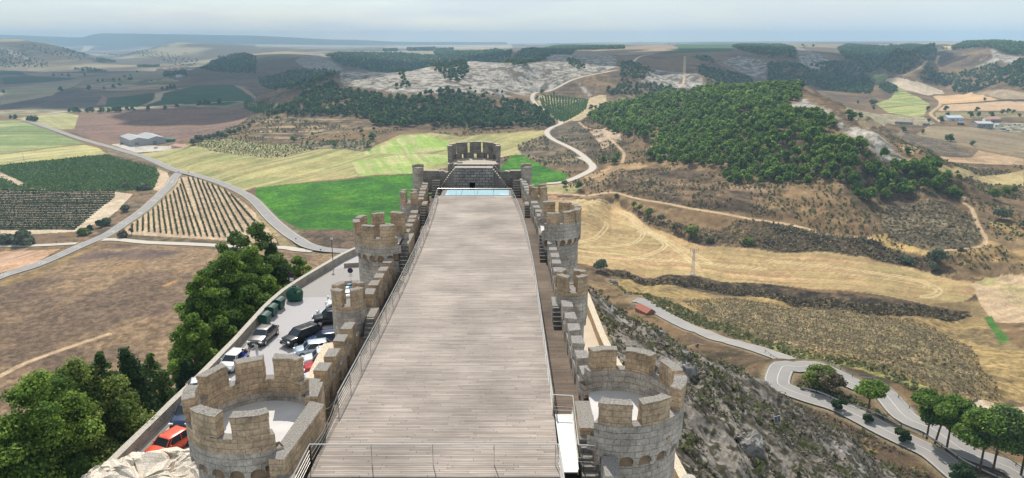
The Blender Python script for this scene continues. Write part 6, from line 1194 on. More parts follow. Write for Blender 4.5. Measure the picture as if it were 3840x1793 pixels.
def car(kind, col, loc, hd, label, z=-14.0, grp_='cars parked below the castle wall'):
    c = CARS[kind]; L, Wd, H, hd_z = c['L'], c['W'], c['H'], c['hood']; t = empty('parked_car', (loc[0], loc[1], z), hd, label, 'car', grp_); pm = paintm('paint_'+col[0], col[1], *(col[2:] or ()))
    xs = np.linspace(-L/2, L/2, 21); belt = hd_z+.02
    def top(x):                                              # body line without the cabin; front is +x
        f = (x+L/2)/L; z = belt-.02+(.03 if kind != 'sedan' else .05)*(1-f); 
        if x > c['w0']-.1: z = belt-(x-c['w0']+.1)/(L/2-c['w0']+.1)*.17
        e = min(1, (L/2-abs(x))/.28); return z-(1-math.sqrt(max(0, 1-(1-e)**2)))*.42
    def hw(x): e = min(1, (L/2-abs(x))/.75); return Wd/2*(1-.16*(1-e)**2)
    mb = MB(); ring = 12
    def pt(u, v):
        x = -L/2+L*u; x = max(-L/2+.002, min(L/2-.002, x)); w_ = hw(x); zt = top(x); zb = .24+.12*(1-min(1, (L/2-abs(x))/.3)); a = v
        P_ = [(-w_*.9, zb), (-w_, zb+.16), (-w_*1.0, (zb+zt)/2), (-w_*.985, zt-.16), (-w_*.93, zt-.04), (-w_*.8, zt), (-w_*.3, zt+.012), (w_*.3, zt+.012), (w_*.8, zt), (w_*.93, zt-.04), (w_*.985, zt-.16), (w_, (zb+zt)/2), (w_, zb+.16), (w_*.9, zb)]
        k = int(round(v*13)); return (x, P_[k][0], P_[k][1])
    mb.grid(pt, 20, 13)
    for s in (0, 20):
        pts = [pt(s/20, k/13) for k in range(14)]; mb.poly(pts if s == 20 else pts[::-1])
    b = mb.build('body', pm, t, smooth=True)
    # cabin glass, pillars and roof
    g0, g1, wt = Wd/2*.93, Wd/2*.74, H-.03
    base_ = [(c['w0'], g0*.92), (c['w0']-.25, g0), (c['r1']+.25, g0), (c['r1'], g0*.88)]; topp = [(c['w1'], g1*.93), (c['w1']-.2, g1), (c['r0']+.15, g1), (c['r0'], g1*.9)]
    def cab(mbx, names):
        for s in (-1, 1):
            for k in range(3):
                a0, a1 = base_[k], base_[k+1]; b0, b1 = topp[k], topp[k+1]; q = [(a0[0], s*a0[1], belt-.03), (a1[0], s*a1[1], belt-.03), (b1[0], s*b1[1], wt), (b0[0], s*b0[1], wt)]; mbx.poly(q if s < 0 else q[::-1])
        for k in (0, 3):
            a, b2 = base_[k], topp[k]; q = [(a[0], -a[1], belt-.05), (a[0], a[1], belt-.05), (b2[0], b2[1], wt), (b2[0], -b2[1], wt)]; mbx.poly(q if k == 0 else q[::-1])
    mb = MB(); cab(mb, None); mb.build('window', M['carglass'], t)
    mb = MB()
    def rf(u, v): x = topp[3][0]-.04+(topp[0][0]-topp[3][0]+.1)*u; y = g1*(2*v-1)*1.03; return (x, y, wt-.02+.06*(1-(2*v-1)**4)*(1-(2*u-1)**6))
    mb.grid(rf, 8, 8); mb.build('roof', pm, t, smooth=True)
    mb = MB()
    for s in (-1, 1):
        for k, r in ((0,.045), (1,.03), (2,.05), (3,.06)): mb.tube((base_[k][0], s*base_[k][1]*1.005, belt-.03), (topp[k][0], s*topp[k][1]*1.01, wt+.01), r, r*.9, 5)
        xm = (c['w0']+c['r1'])/2-.1; mb.tube((xm, s*g0*1.005, belt-.03), (xm-.05, s*g1*1.01, wt+.01), .035, n=5); mb.tube((topp[0][0], s*g1, wt), (topp[3][0], s*g1, wt), .035, n=5)
    mb.build('pillars', pm, t)
    for x in (L/2-.82, -L/2+.80):
        for s in (-1, 1):
            r = .335 if kind != 'suv' else .37; wm = MB(); y = s*(Wd/2-.1); wm.tube((x, y-s*.11, r), (x, y+s*.115, r), r, n=16); wo = wm.build('wheel', M['tyre'], t); wm = MB(); wm.tube((x, y+s*.1, r), (x, y+s*.125, r), r*.63, n=10); wm.build('rim', M['rim'], wo)
    for s in (-1, 1):
        mb = MB(); mb.box((L/2-.13, s*Wd*.36, hd_z-.27), (.20,.36,.13), rz=-s*.35); mb.build('headlight', M['lamp'], t); mb = MB(); mb.box((-L/2+.09, s*Wd*.38, hd_z-.14), (.16,.26,.17), rz=s*.3); mb.build('tail_light', M['tail'], t)
        mb = MB(); mb.sphere((c['w0']-.35, s*(Wd/2+.06), belt+.06), .11, 6, 4, (.7,1,.75)); mb.build('wing_mirror', pm, t)
    mb = MB(); mb.box((L/2-.012, 0, .47), (.04,.52,.12)); mb.build('number_plate', M['plate'], t); mb = MB(); mb.box((L/2-.025, 0, .64), (.06, Wd*.5, .13)); mb.build('grille', M['blacktrim'], t)
    return t
def dirang(dx, dy): return math.atan2(dy, dx)
DB, BK, SV, WH, RD, GY_, OR = ('dark_blue',(.015,.035,.10)), ('black',(.008,.008,.01)), ('silver',(.42,.45,.48),.25,.6), ('white',(.62,.64,.66),.25,0.), ('red',(.42,.03,.03)), ('grey',(.16,.15,.145),.25,.7), ('orange',(.62,.07,.02),.25,.1)
def pk(px, py): return W(px, py, -14)
car('suv', BK, (-23.1,73.5), dirang(-.62,-.78), 'big black car with silver roof rails driving out in the middle of the car park')
car('sedan', GY_, (-27.5,74.0), dirang(-.12,-1), 'bronze grey saloon car parked along the perimeter wall')
car('hatch', WH, (-28.3,67.3), dirang(-.14,-1), 'white car parked along the wall beside two standing people')
car('hatch', ('white2',(.62,.64,.66),.25,0.), (-28.6,61.6), dirang(.9,.3), 'white car mostly hidden behind the merlons of the near left tower')
car('suv', ('blue_suv',(.03,.055,.11),.2,.5), (-28.1,56.6), dirang(0,-1), 'dark blue car with toothed grille parked by the wall left of the near tower')
car('hatch', OR, (-27.6,51.6), dirang(-.42,-1), 'bright orange red car at the bottom left beside the ruined wall')
NS = [(1139,1299,'sedan',DB,'dark blue car in the right row, directly below the black driving car'),(1168,1219,'suv',BK,'black estate car in the right row, above the dark blue car'),(1186,1194,'sedan',SV,'silver blue car in the right row beside the black estate'),
      (1220,1159,'hatch',WH,'white car in the right row between the silver car and the estate'),(1227,1137,'sedan',('silver2',(.5,.52,.54),.25,.5),'pale silver car farthest but one in the right row'),(1099,1338,'hatch',('pale_blue',(.40,.47,.55),.25,.4),'pale blue hatchback in the right row below the dark blue car'),
      (1131,1371,'hatch',('white3',(.6,.62,.64),.25,0.),'white hatchback with dark windscreen in the right row above the red car'),(1133,1402,'hatch',RD,'red car partly hidden by the tower merlon in the right row'),(1136,1440,'hatch',('white4',(.58,.6,.62),.25,0.),'whitish car nearest in the right row, almost hidden by the merlon'),(1245,1107,'hatch',('black2',(.01,.01,.012)),'small black car farthest in the right row, by the blue container')]
for px, py, kd, co, lb in NS:
    x, y = pk(px, py); a = dirang(-.95,-.32); Lc = CARS[kd]['L']; car(kd, co, (x-math.cos(a)*Lc/2+.1, y-math.sin(a)*Lc/2), a, lb)
# people beside the white car
def person(loc, rz, label, shirt, trousers, lean=0.0, arm=.35, hair=(.03,.02,.015)):
    t = empty('person', (loc[0], loc[1], -14.0), rz, label, 'person'); me = bpy.data.meshes.new('body'); V, E, R_ = [], [], []
    def v(p, r, par=None): V.append(p); R_.append(r); i = len(V)-1; (E.append((par, i)) if par is not None else None); return i
    pel = v((0,0,.95), .14); ch = v((0,.02+lean*.3,1.28), .16, pel); nk = v((0,lean*.5,1.47), .06, ch); hd_ = v((0,lean*.55+.01,1.58), .095, nk); v((0,lean*.6+.02,1.68), .085, hd_)
    for s in (-1, 1):
        hp = v((s*.1,0,.88), .10, pel); kn = v((s*.11,.03,.48), .065, hp); an = v((s*.12,0,.09), .042, kn); v((s*.13,.16,.045), .04, an)
        sh = v((s*.19,lean*.4,1.40), .062, ch); el = v((s*.25,.06+lean*.4,1.13), .045, sh); wr = v((s*.2,.26+arm*.2,1.08+arm*.1), .028, el); pm_ = v((s*.19,.32+arm*.2,1.08+arm*.1), .034, wr)
        for q in range(4): a = v((s*(.165+.018*q),.40+arm*.2+.01*(q in (1,2)),1.065+arm*.1), .010, pm_); v((s*(.165+.018*q),.435+arm*.2,1.045+arm*.1), .008, a)
        th_ = v((s*.15,.35+arm*.2,1.09+arm*.1), .011, pm_); v((s*.135,.385+arm*.2,1.08+arm*.1), .009, th_)
    me.from_pydata(V, E, []); o = bpy.data.objects.new('body', me); COL.objects.link(o); o.parent = t; sm = o.modifiers.new('skin', 'SKIN'); bpy.context.view_layer.update()
    for i, r in enumerate(R_): me.skin_vertices[0].data[i].radius = (r, r)
    me.skin_vertices[0].data[0].use_root = True; ss = o.modifiers.new('sub', 'SUBSURF'); ss.levels = 1; ss.render_levels = 1
    m, n, b = new_mat('person_clothes'); tc = N(n, 'ShaderNodeTexCoord'); sp = N(n, 'ShaderNodeSeparateXYZ'); n.links.new(tc.outputs['Object'], sp.inputs[0]); r = N(n, 'ShaderNodeValToRGB'); r.color_ramp.interpolation = 'CONSTANT'; mrr = N(n, 'ShaderNodeMapRange'); mrr.inputs['From Max'].default_value = 1.8; n.links.new(sp.outputs['Z'], mrr.inputs[0]); n.links.new(mrr.outputs[0], r.inputs[0])
    els = r.color_ramp.elements; els[0].position = 0; els[0].color = (.05,.045,.04,1); els[1].position = .055; els[1].color = (*trousers, 1)
    for p_, c_ in ((.53, shirt), (.81, (.42,.26,.18))): e_ = els.new(p_); e_.color = (*c_, 1)
    n.links.new(r.outputs[0], b.inputs['Base Color']); b.inputs['Roughness'].default_value = .8; me.materials.append(m)
    mb = MB(); mb.sphere((0, lean*.6-.015, 1.70), .115, 8, 6, (1,1.05,.85)); mb.build('hair', flat('dark_hair', hair, .8), t, smooth=True)
    mb = MB(); mb.tube((0,lean*.55+.11,1.61), (0,lean*.55+.135,1.6), .018, .012, 5)
    for s in (-1, 1): mb.sphere((s*.035, lean*.55+.1, 1.635), .012, 5, 4); mb.sphere((s*.1, lean*.55, 1.61), .025, 5, 4, (.5,1,1.3))
    mb.build('face', flat('skin', (.45,.28,.2), .6), t); return t
person((-27.45,67.6), -1.2, 'person in a bright blue top standing at the side of the white car', (.03,.04,.42), (.5,.5,.5), .1)
person((-26.6,69.3), 2.6, 'person in a pale grey top standing between the white and the grey car', (.45,.45,.42), (.6,.6,.58), .05)
# waste containers
M['bingreen'] = flat('green_plastic', (.012,.075,.05), .45, noise=.15); M['binlid'] = flat('green_lid', (.015,.06,.045), .4, noise=.1); M['binblue'] = flat('blue_plastic', (.015,.05,.12), .45); M['binbluelid'] = flat('blue_lid', (.10,.28,.42), .4)
def container(x, y, rz, label, body='bingreen', lid='binlid', grp_='green waste containers along the wall'):
    t = empty('waste_container', (x, y, -14), rz, label, 'waste container', grp_); mb = MB()
    def pr(mbx, lo, hi, z0, z1):
        q0 = [(-lo[0],-lo[1]),(lo[0],-lo[1]),(lo[0],lo[1]),(-lo[0],lo[1])]; q1 = [(-hi[0],-hi[1]),(hi[0],-hi[1]),(hi[0],hi[1]),(-hi[0],hi[1])]
        for i in range(4): j = (i+1) % 4; mbx.poly([(*q0[i],z0),(*q0[j],z0),(*q1[j],z1),(*q1[i],z1)])
        mbx.poly([(*p,z1) for p in q1]); mbx.poly([(*p,z0) for p in q0[::-1]])
    pr(mb, (.58,.42), (.68,.54), .16, 1.2); mb.build('bin_body', M[body], t); mb = MB(); mb.grid(lambda u, v: (-.72+1.44*u, -.58+1.16*v, 1.22+.2*math.sin(math.pi*v)), 2, 8); mb.box((0,0,1.2), (1.46,1.18,.06)); mb.build('lid', M[lid], t)
    for sx in (-1, 1):
        for sy in (-1, 1): mb = MB(); mb.tube((sx*.48, sy*.33-.03, .09), (sx*.48, sy*.33+.03, .09), .09, n=8); mb.build('wheel', M['tyre'], t)
    mb = MB(); mb.tube((-.5,-.6,1.05), (.5,-.6,1.05), .025); mb.build('handle', M['blacktrim'], t); return t
container(-28.85,78.6,1.5,'green waste container nearest the grey car'); container(-28.9,81.2,1.5,'green waste container in the middle of the three'); container(-28.75,83.6,1.45,'green waste container next to the rounded recycling bin')
t = empty('recycling_bin', (-27.7,86.6,-14), 0, 'large rounded green recycling bin at the end of the container row', 'recycling bin'); mb = MB(); mb.grid(lambda u, v: ((1.0-.5*(v>.85)*(v-.85)/.15)*(.95+.12*math.sin(v*3))*math.cos(2*math.pi*u)*(1-.35*max(0,v-.6)/.4), .85*(.95+.12*math.sin(v*3))*math.sin(2*math.pi*u)*(1-.35*max(0,v-.6)/.4), .05+1.8*v), 16, 10); mb.poly([(.4*math.cos(k*math.pi/8), .35*math.sin(k*math.pi/8), 1.86) for k in range(16)]); mb.build('bin_body', M['bingreen'], t, smooth=True)
mb = MB(); mb.box((0,0,1.93), (.55,.14,.16)); mb.build('lifting_hook', M['blacktrim'], t); mb = MB(); mb.box((.72,-.55,1.0), (.5,.04,1.0), rz=.75); mb.build('panel', flat('recycling_panel', (.20,.26,.10), .6), t); mb = MB(); mb.sphere((.3,-.86,1.35), .14, 8, 6, (1,.3,1)); mb.build('opening', M['hole'], t)
x, y = pk(1321, 1112); container(x, y, .05, 'dark blue recycling container with pale lid behind the left wall turret', 'binblue', 'binbluelid', None)
def round_sign(px, py, z0, hgt, label):
    x, y = W(px, py, z0); t = empty('round_sign', (x, y, z0), 0, label, 'road sign', 'round no parking signs'); mb = MB(); mb.tube((0,0,0), (0,0,hgt), .035, n=6); mb.build('pole', M['steel'], t)
    mb = MB(); mb.tube((0,-.05,hgt+.05), (0,-.08,hgt+.05), .36, n=20); mb.build('disc_rim', flat('sign_red', (.10,.01,.02), .5), t); mb = MB(); mb.tube((0,-.081,hgt+.05), (0,-.09,hgt+.05), .29, n=20); mb.build('disc_face', flat('sign_blue', (.02,.03,.09), .5), t)  # disc and bar paint darkened, shade put into the sign colours
    mb = MB(); a = .7; mb.box((0,-.095,hgt+.05), (.52,.008,.07)); V_ = np.array(mb.v)-np.array((0,0,hgt+.05)); c_, s_ = math.cos(a), math.sin(a); mb.v = [(p[0]*c_-p[2]*s_, p[1], p[0]*s_+p[2]*c_+hgt+.05) for p in V_]; mb.build('diagonal_bar', flat('sign_bar', (.14,.012,.025), .5), t)
    for k, h_ in ((0,.22),(1,.16)): mb = MB(); mb.box((0,-.06,hgt-.45-.24*k), (.5,.03,h_)); mb.build('plate', M['plate'], t)
    return t
round_sign(1099, 1107, -14, 2.7, 'no parking sign on a pole beside the rounded recycling bin'); round_sign(1319, 1100, -14, 3.1, 'no parking sign on a pole rising behind the blue container')
x, y = W(1121, 1109, -14); t = empty('bollard', (x, y, -14), 0, 'short metal bollard at the edge of the far paving', 'bollard'); mb = MB(); mb.tube((0,0,0), (0,0,1.0), .07, n=8); mb.build('post', M['steel'], t); mb = MB(); mb.sphere((0,0,1.03), .1, 8, 5); mb.build('cap', M['plate'], t)
x, y = W(1250, 999, -14); t = empty('street_lamp', (x, y, -14), 0, 'slim street lamp beside the perimeter wall at the far end of the car park', 'street lamp'); mb = MB(); mb.tube((0,0,0), (0,0,4.1), .07, .045, 8); mb.build('pole', flat('dark_iron', (.05,.05,.055), .5), t); mb = MB(); mb.tube((0,0,4.1), (0,0,4.5), .16, .22, 8); mb.build('lantern', M['lamp'], t); mb = MB(); mb.tube((0,0,4.5), (0,0,4.62), .26, .05, 8); mb.build('lantern_cap', flat('lamp_cap', (.05,.05,.05), .5), t)
# poles
M['concrete'] = flat('pale_concrete_pole', (.42,.40,.37), .9); M['galv'] = flat('galvanised_steel', (.48,.49,.48), .5, .4); M['insul'] = flat('insulators', (.12,.05,.04), .4)
def pole(px, py, h, label, arm=2.2, two=True, mat='concrete', rz=.3, ymin=22):
    x, y, z = cast(px, py, ymin); t = empty('power_pole', (x, y, float(gz(x, y))-.2), rz, label, 'power pole', 'power line poles'); mb = MB(); mb.tube((0,0,0), (0,0,h), .2, .12, 6); mb.build('pole', M[mat], t)
    if arm: mb = MB(); mb.box((0,0,h-.25), (arm,.16,.16)); mb.build('cross_arm', M['galv'], t); mb = MB(); [mb.tube((sx*arm*.46,0,h-.2), (sx*arm*.46,0,h+.3), .08, n=5) for sx in (-1,1)]; mb.tube((0,0,h), (0,0,h+.4), .08, n=5); mb.build('insulators', M['insul'], t)
    return t
pole(*P2(848,708), 12.5, 'tall T shaped power pole at the end of the sandy path'); pole(*P2(1810,630), 13, 'tall leaning power pole on the slope near the right edge', arm=2.6)
pole(*A2((398,888))[0], 12, 'power pole in front of the left end of the centre wood'); pole(*A2((1622,975))[0], 14, 'power pole in the sunlit field before the bow tower'); pole(*A1((1262,930))[0], 14, 'power pole behind the warehouse in the ploughed field', arm=4); pole(*A1((1510,1005))[0], 12, 'power pole right of the warehouse', arm=5); pole(*B1((205,75))[0], 13, 'thin pole at the edge of the dense green vineyard', arm=0)
pole(*A4((1280,1060))[0], 14, 'power pole on the dark mound right of the big hill', arm=3); pole(*A4((1355,1078))[0], 7, 'short power pole beside the dark mound', arm=3); pole(*A4((1718,1085))[0], 8, 'bare pole beside the small tree of the right valley', arm=0); pole(*A1((1980,1000))[0], 10, 'pole above the little vineyard', arm=0)
x, y, z = cast(2597, 1030); t = empty('lattice_pylon', (x, y, z), .25, 'white lattice pylon standing at the lower edge of the stubble field', 'pylon'); H_ = 14.5; mb = MB(); cr = lambda z_: .85-(.85-.28)*z_/H_
for sx, sy in ((-1,-1),(1,-1),(1,1),(-1,1)): mb.tube((sx*.85,sy*.85,0), (sx*.28,sy*.28,H_), .085, n=4)
mb.build('legs', M['galv'], t); mb = MB(); k = 0; zz = 0
while zz < H_-1:
    n2 = zz+1.5; s0, s1 = cr(zz), cr(min(H_, n2)); s = 1 if k % 2 else -1
    for f in range(4): a = f*math.pi/2; c_, s_ = math.cos(a), math.sin(a); R2 = lambda p: (p[0]*c_-p[1]*s_, p[0]*s_+p[1]*c_, p[2]); mb.tube(R2((-s*s0,-s0,zz)), R2((s*s1,-s1,min(H_,n2))), .05, n=4)
    zz = n2; k += 1
mb.build('bracing', M['galv'], t); mb = MB(); mb.box((0,0,H_), (5.2,.3,.25)); mb.box((0,0,H_-.9), (2.2,.2,.2)); mb.build('cross_arm', M['galv'], t); mb = MB(); [mb.tube((sx,0,H_-.1), (sx+.3,-.3,H_-1.0), .1, n=5) for sx in (-2.5,-1.3,1.3,2.5)]; [mb.tube((sx,0,H_+.1), (sx,0,H_+.7), .1, n=5) for sx in (-2.4,0,2.4)]; mb.build('insulators', M['insul'], t)
mb = MB(); mb.box((0,0,.15), (2.2,2.2,.5)); mb.build('footing', M['concrete'], t)
# guard rails
def guard(px, label, off=0):
    c = catmull(castpoly(px), 2.0); t = np.gradient(c, axis=0); t /= np.linalg.norm(t, axis=1)[:,None]; z = gz(c[:,0], c[:,1])+.28; z = np.convolve(np.concatenate([[z[0]]*3, z, [z[-1]]*3]), np.ones(7)/7, 'valid'); root = empty('guard_rail', (0,0,0), 0, label, 'guard rail', 'guard rails of the hairpin road')
    mb = MB(); prof = [(0,.42),(.06,.50),(0,.58),(.06,.66),(0,.74)]
    for k in range(len(c)-1):
        nn0 = np.array([-t[k][1], t[k][0]]); nn1 = np.array([-t[k+1][1], t[k+1][0]])
        for (o0, h0), (o1, h1) in zip(prof[:-1], prof[1:]): mb.poly([(*(c[k]+nn0*o0), z[k]+h0), (*(c[k+1]+nn1*o0), z[k+1]+h0), (*(c[k+1]+nn1*o1), z[k+1]+h1), (*(c[k]+nn0*o1), z[k]+h1)])
    mb.build('rail', M['galv'], root)
    for k in range(0, len(c), 2): mb = MB(); mb.box((c[k][0], c[k][1], z[k]+.2), (.12,.12,1.1)); mb.build('post', M['dkmetal'], root)
M['dkmetal'] = flat('dark_metal', (.06,.06,.065), .6)
guard(C5((-30,218),(150,226),(350,250),(500,296),(700,365),(860,425),(1000,497),(1120,572),(1230,635)), 'guard rail round the outer side of the hairpin bend'); guard(C5((270,453),(400,500),(520,545),(650,600),(820,658),(1030,742),(1370,903),(1640,1062),(1900,1205),(2100,1320)), 'long guard rail between the two arms of the hairpin road'); guard(C5((1560,862),(1700,945),(1900,1062),(2127,1188)), 'guard rail beyond the row of pines at the right')
# painted figures on the branch road
def road_disc(px, py, label):
    x, y, _ = cast(px, py); c = R_branch['c']; i = int(np.argmin(np.hypot(c[:,0]-x, c[:,1]-y))); z = R_branch['z'][i]+.04; d = c[min(i+2, len(c)-1)]-c[max(i-2, 0)]; a = math.atan2(d[1], d[0]); mb = MB(); n = 24; L_, S_ = 2.9, 1.25
    ca, sa = math.cos(a), math.sin(a); T_ = lambda u, v: (x+u*ca-v*sa, y+u*sa+v*ca, z)
    for k in range(n): p, q = 2*math.pi*k/n, 2*math.pi*(k+1)/n; mb.poly([T_(L_*math.cos(p)*.82, S_*math.sin(p)*.8), T_(L_*math.cos(p), S_*math.sin(p)), T_(L_*math.cos(q), S_*math.sin(q)), T_(L_*math.cos(q)*.82, S_*math.sin(q)*.8)])
    seg = {'5':[((-.5,.5),(.5,.5)),((-.5,.5),(-.5,0)),((-.5,0),(.5,0)),((.5,0),(.5,-.5)),((.5,-.5),(-.5,-.5))], '0':[((-.5,.5),(.5,.5)),((.5,.5),(.5,-.5)),((.5,-.5),(-.5,-.5)),((-.5,-.5),(-.5,.5))]}
    for ch, ox in (('5',-.38),('0',.38)):
        for (a0, b0), (a1, b1) in seg[ch]:
            q0 = np.array([b0*2.2, -(ox+a0*.46)]); q1 = np.array([b1*2.2, -(ox+a1*.46)]); dd_ = q1-q0; dd_ /= np.linalg.norm(dd_); nn = np.array([-dd_[1], dd_[0]])*.1; mb.poly([T_(*(q0-nn)), T_(*(q1-nn)), T_(*(q1+nn)), T_(*(q0+nn))])
    tag(mb.build('speed_marking', M['paint']), kind='structure')
road_disc(*B1((1172,493))[0], ''); road_disc(*B1((1440,228))[0], '')
for i, (a, b) in enumerate([(920,645),(635,778),(335,903),(15,1012),(1060,570),(1290,383),(1335,345)]):
    x, y, _ = cast(*B1((a, b))[0]); c = R_branch['c']; k = int(np.argmin(np.hypot(c[:,0]-x, c[:,1]-y))); d = c[min(k+2,len(c)-1)]-c[max(k-2,0)]; an = math.atan2(d[1], d[0]); mb = MB(); z = R_branch['z'][k]+.035
    for u in (-1.4, .2, 1.8):
        for v in (-1.9,-.9,.2,1.3):
            if (u+v)*10 % 3 < 1.8: q = [(u,v),(u+.7,v),(u+.7,v+.6),(u,v+.6)]; mb.poly([(c[k][0]+p*math.cos(an)-r_*math.sin(an), c[k][1]+p*math.sin(an)+r_*math.cos(an), z) for p, r_ in q])
    if mb.v: tag(mb.build('rumble_marking', M['paint']), kind='structure')
# small road signs
for (px, py, h_, lb) in [(*B1((1495,160))[0], 2.2,'small road sign at the junction beside the tip of the triangular vineyard'),(*B1((1577,158))[0],2.2,'small road sign on the far side of the upper junction'),(*B1((475,752))[0],2.2,'small road sign at the end of the left side road'),(*B2((335,730))[0],2.2,'direction sign at the kerb of the main road junction near the pines'),(*B2((418,790))[0],1.6,'small sign on the island of the lower junction'),(*B2((540,800))[0],1.8,'small sign where the side road meets the main road')]:
    x, y, z = cast(px, py); t = empty('road_sign', (x, y, float(gz(x, y))), .2, lb, 'road sign', 'small road signs'); mb = MB(); mb.tube((0,0,0), (0,0,h_), .05, n=5); mb.build('pole', M['galv'], t); mb = MB(); mb.box((0,-.06,h_-.1), (.9,.05,.6)); mb.build('sign_plate', M['dkmetal'], t)
# floodlights on the rock
for px, py, lb in [(2613,1302,'dark square floodlight panel high on the right slope'),(2905,1592,'dark square floodlight panel lower down the right slope')]:
    x, y, z = cast(px, py); t = empty('floodlight', (x, y, float(gz(x, y))), .6, lb, 'floodlight'); mb = MB(); mb.box((0,0,.5), (.9,.7,1.0)); mb.build('housing', M['dkmetal'], t); mb = MB(); mb.poly([(-.7,-.45,.55),(.45,-.75,.55),(.45,-.55,1.7),(-.7,-.25,1.7)]); mb.poly([(-.7,-.2,1.7),(.45,-.5,1.7),(.45,-.7,.55),(-.7,-.4,.55)]); mb.build('glass_panel', M['carglass'], t); mb = MB(); mb.path([(-.7,-.43,.55),(.45,-.73,.55),(.45,-.53,1.7),(-.7,-.23,1.7),(-.7,-.43,.55)], .05, 5); mb.tube((-.12,-.6,.6), (-.12,-.4,1.7), .03); mb.build('frame', M['galv'], t); t.scale = (.75,.75,.75)
# buildings
def housemat(n, c, r=.9): 
    if n not in M: M[n] = flat(n, c, r, noise=.08, nscale=.6)
    return M[n]
def tile(n, c):
    if n in M: return M[n]
    m, nn, b = new_mat(n); b.inputs['Roughness'].default_value = .85; g = N(nn, 'ShaderNodeTexCoord'); wv = N(nn, 'ShaderNodeTexWave', Scale=2.2, Distortion=.4); nn.links.new(g.outputs['Object'], wv.inputs['Vector']); mr = N(nn, 'ShaderNodeMapRange'); mr.inputs['To Min'].default_value = .7; mr.inputs['To Max'].default_value = 1.15; nn.links.new(wv.outputs['Fac'], mr.inputs[0]); sc = N(nn, 'ShaderNodeVectorMath', operation='SCALE'); sc.inputs[0].default_value = c; nn.links.new(mr.outputs[0], sc.inputs['Scale']); nn.links.new(sc.outputs[0], b.inputs['Base Color']); M[n] = m; return m
def house(name, P0, P1_, depth, h, rise, wall, roof, label, cat='building', bays=1, win=3, grp_=None, ridge='along', over=.3, doors=1):
    """P0-P1: foot of the front wall on the ground (left, right); depth goes away from the viewer"""
    p0 = np.array(P0[:2]); p1 = np.array(P1_[:2]); L = np.linalg.norm(p1-p0); a = math.atan2(*(p1-p0)[::-1]); z = min(P0[2], P1_[2])-.3; t = empty(name, (*p0, z), a, label, cat, grp_); mb = MB(); d = depth; h = h+.3
    if ridge == 'along':
        mb.poly([(0,0,0),(L,0,0),(L,0,h),(0,0,h)]); mb.poly([(L,d,0),(0,d,0),(0,d,h),(L,d,h)]); mb.poly([(0,d,0),(0,0,0),(0,0,h),(0,d/2,h+rise),(0,d,h)]); mb.poly([(L,0,0),(L,d,0),(L,d,h),(L,d/2,h+rise),(L,0,h)]); mb.build('wall', wall, t); mb = MB(); o = over
        for q in ([( -o,-o,h-.1),(L+o,-o,h-.1),(L+o,d/2,h+rise+.08),(-o,d/2,h+rise+.08)], [(L+o,d+o,h-.1),(-o,d+o,h-.1),(-o,d/2,h+rise+.08),(L+o,d/2,h+rise+.08)]): mb.poly(q); mb.poly([(x_,y_,z_-.16) for x_,y_,z_ in q[::-1]])
        mb.poly([(-o,-o,h-.26),(L+o,-o,h-.26),(L+o,-o,h-.1),(-o,-o,h-.1)]); mb.build('roof', roof, t)
    else:
        w_ = L/bays; mb.poly([(0,0,0)]+[(L,0,0)]+[(L,0,h)]+[p for k in range(bays-1,-1,-1) for p in ((k*w_+w_/2,0,h+rise),(k*w_,0,h))]); mb.poly([(L,d,0),(0,d,0),(0,d,h)]+[p for k in range(bays) for p in ((k*w_+w_/2,d,h+rise),((k+1)*w_,d,h))]); mb.poly([(0,d,0),(0,0,0),(0,0,h),(0,d,h)]); mb.poly([(L,0,0),(L,d,0),(L,d,h),(L,0,h)]); mb.build('wall', wall, t); mb = MB(); o = over
        for k in range(bays): x0, x1, xm = k*w_, (k+1)*w_, k*w_+w_/2; mb.poly([(x0,-o,h+.05),(xm,-o,h+rise+.08),(xm,d+o,h+rise+.08),(x0,d+o,h+.05)][::-1]); mb.poly([(xm,-o,h+rise+.08),(x1,-o,h+.05),(x1,d+o,h+.05),(xm,d+o,h+rise+.08)][::-1])
        mb.build('roof', roof, t)
    for k in range(win): x = L*(k+.6)/(win+.6); mb = MB(); mb.box((x,-.02,h*.55), (min(1.2,L*.12),.08,min(1.2,h*.3))); mb.build('window', M['hole'], t)
    for k in range(doors): x = L*(k+.35)/max(doors,1); mb = MB(); mb.box((x,-.03,h*.33), (min(4.5,L*.13),.08,h*.64)); mb.build('door', housemat('door_grey', (.22,.22,.22)), t)
    return t
c3 = lambda q: cast(*q[0])
pA, pB, pC = c3(A1((1005,1022))), c3(A1((1095,1046))), c3(A1((1388,1018)))
dAB = math.hypot(pA[0]-pB[0], pA[1]-pB[1])
house('warehouse', pB, pC, max(30, dAB*1.3), 7.2, 2.6, housemat('warehouse_wall', (.36,.36,.36)), housemat('warehouse_roof', (.34,.345,.34)), 'long pale grey warehouse with two low gables beside the main road', 'warehouse', bays=2, win=0, ridge='across', doors=2)
house('shed', c3(A1((1432,1060))), c3(A1((1540,1052))), 12, 3.2, 1.6, housemat('pink_wall', (.55,.45,.40)), tile('pink_tiles', (.45,.24,.20)), 'small white shed with pinkish roof right of the warehouse', 'shed', win=0)
for (a, b), cl, lb in [((1145,1050),('car_white',(.6,.62,.64),.3,0.),'white vehicle parked in the warehouse yard'),((1305,1062),('car_pale',(.5,.52,.55),.3,0.),'pale vehicle parked near the shed in the yard'),((1018,1030),('car_dark',(.03,.03,.04)),'dark vehicle beside the left corner of the warehouse')]:
    x, y, z = c3(A1((a, b))); car('suv', cl, (x, y), 1.0, lb, z=float(gz(x, y)), grp_='vehicles in the warehouse yard')
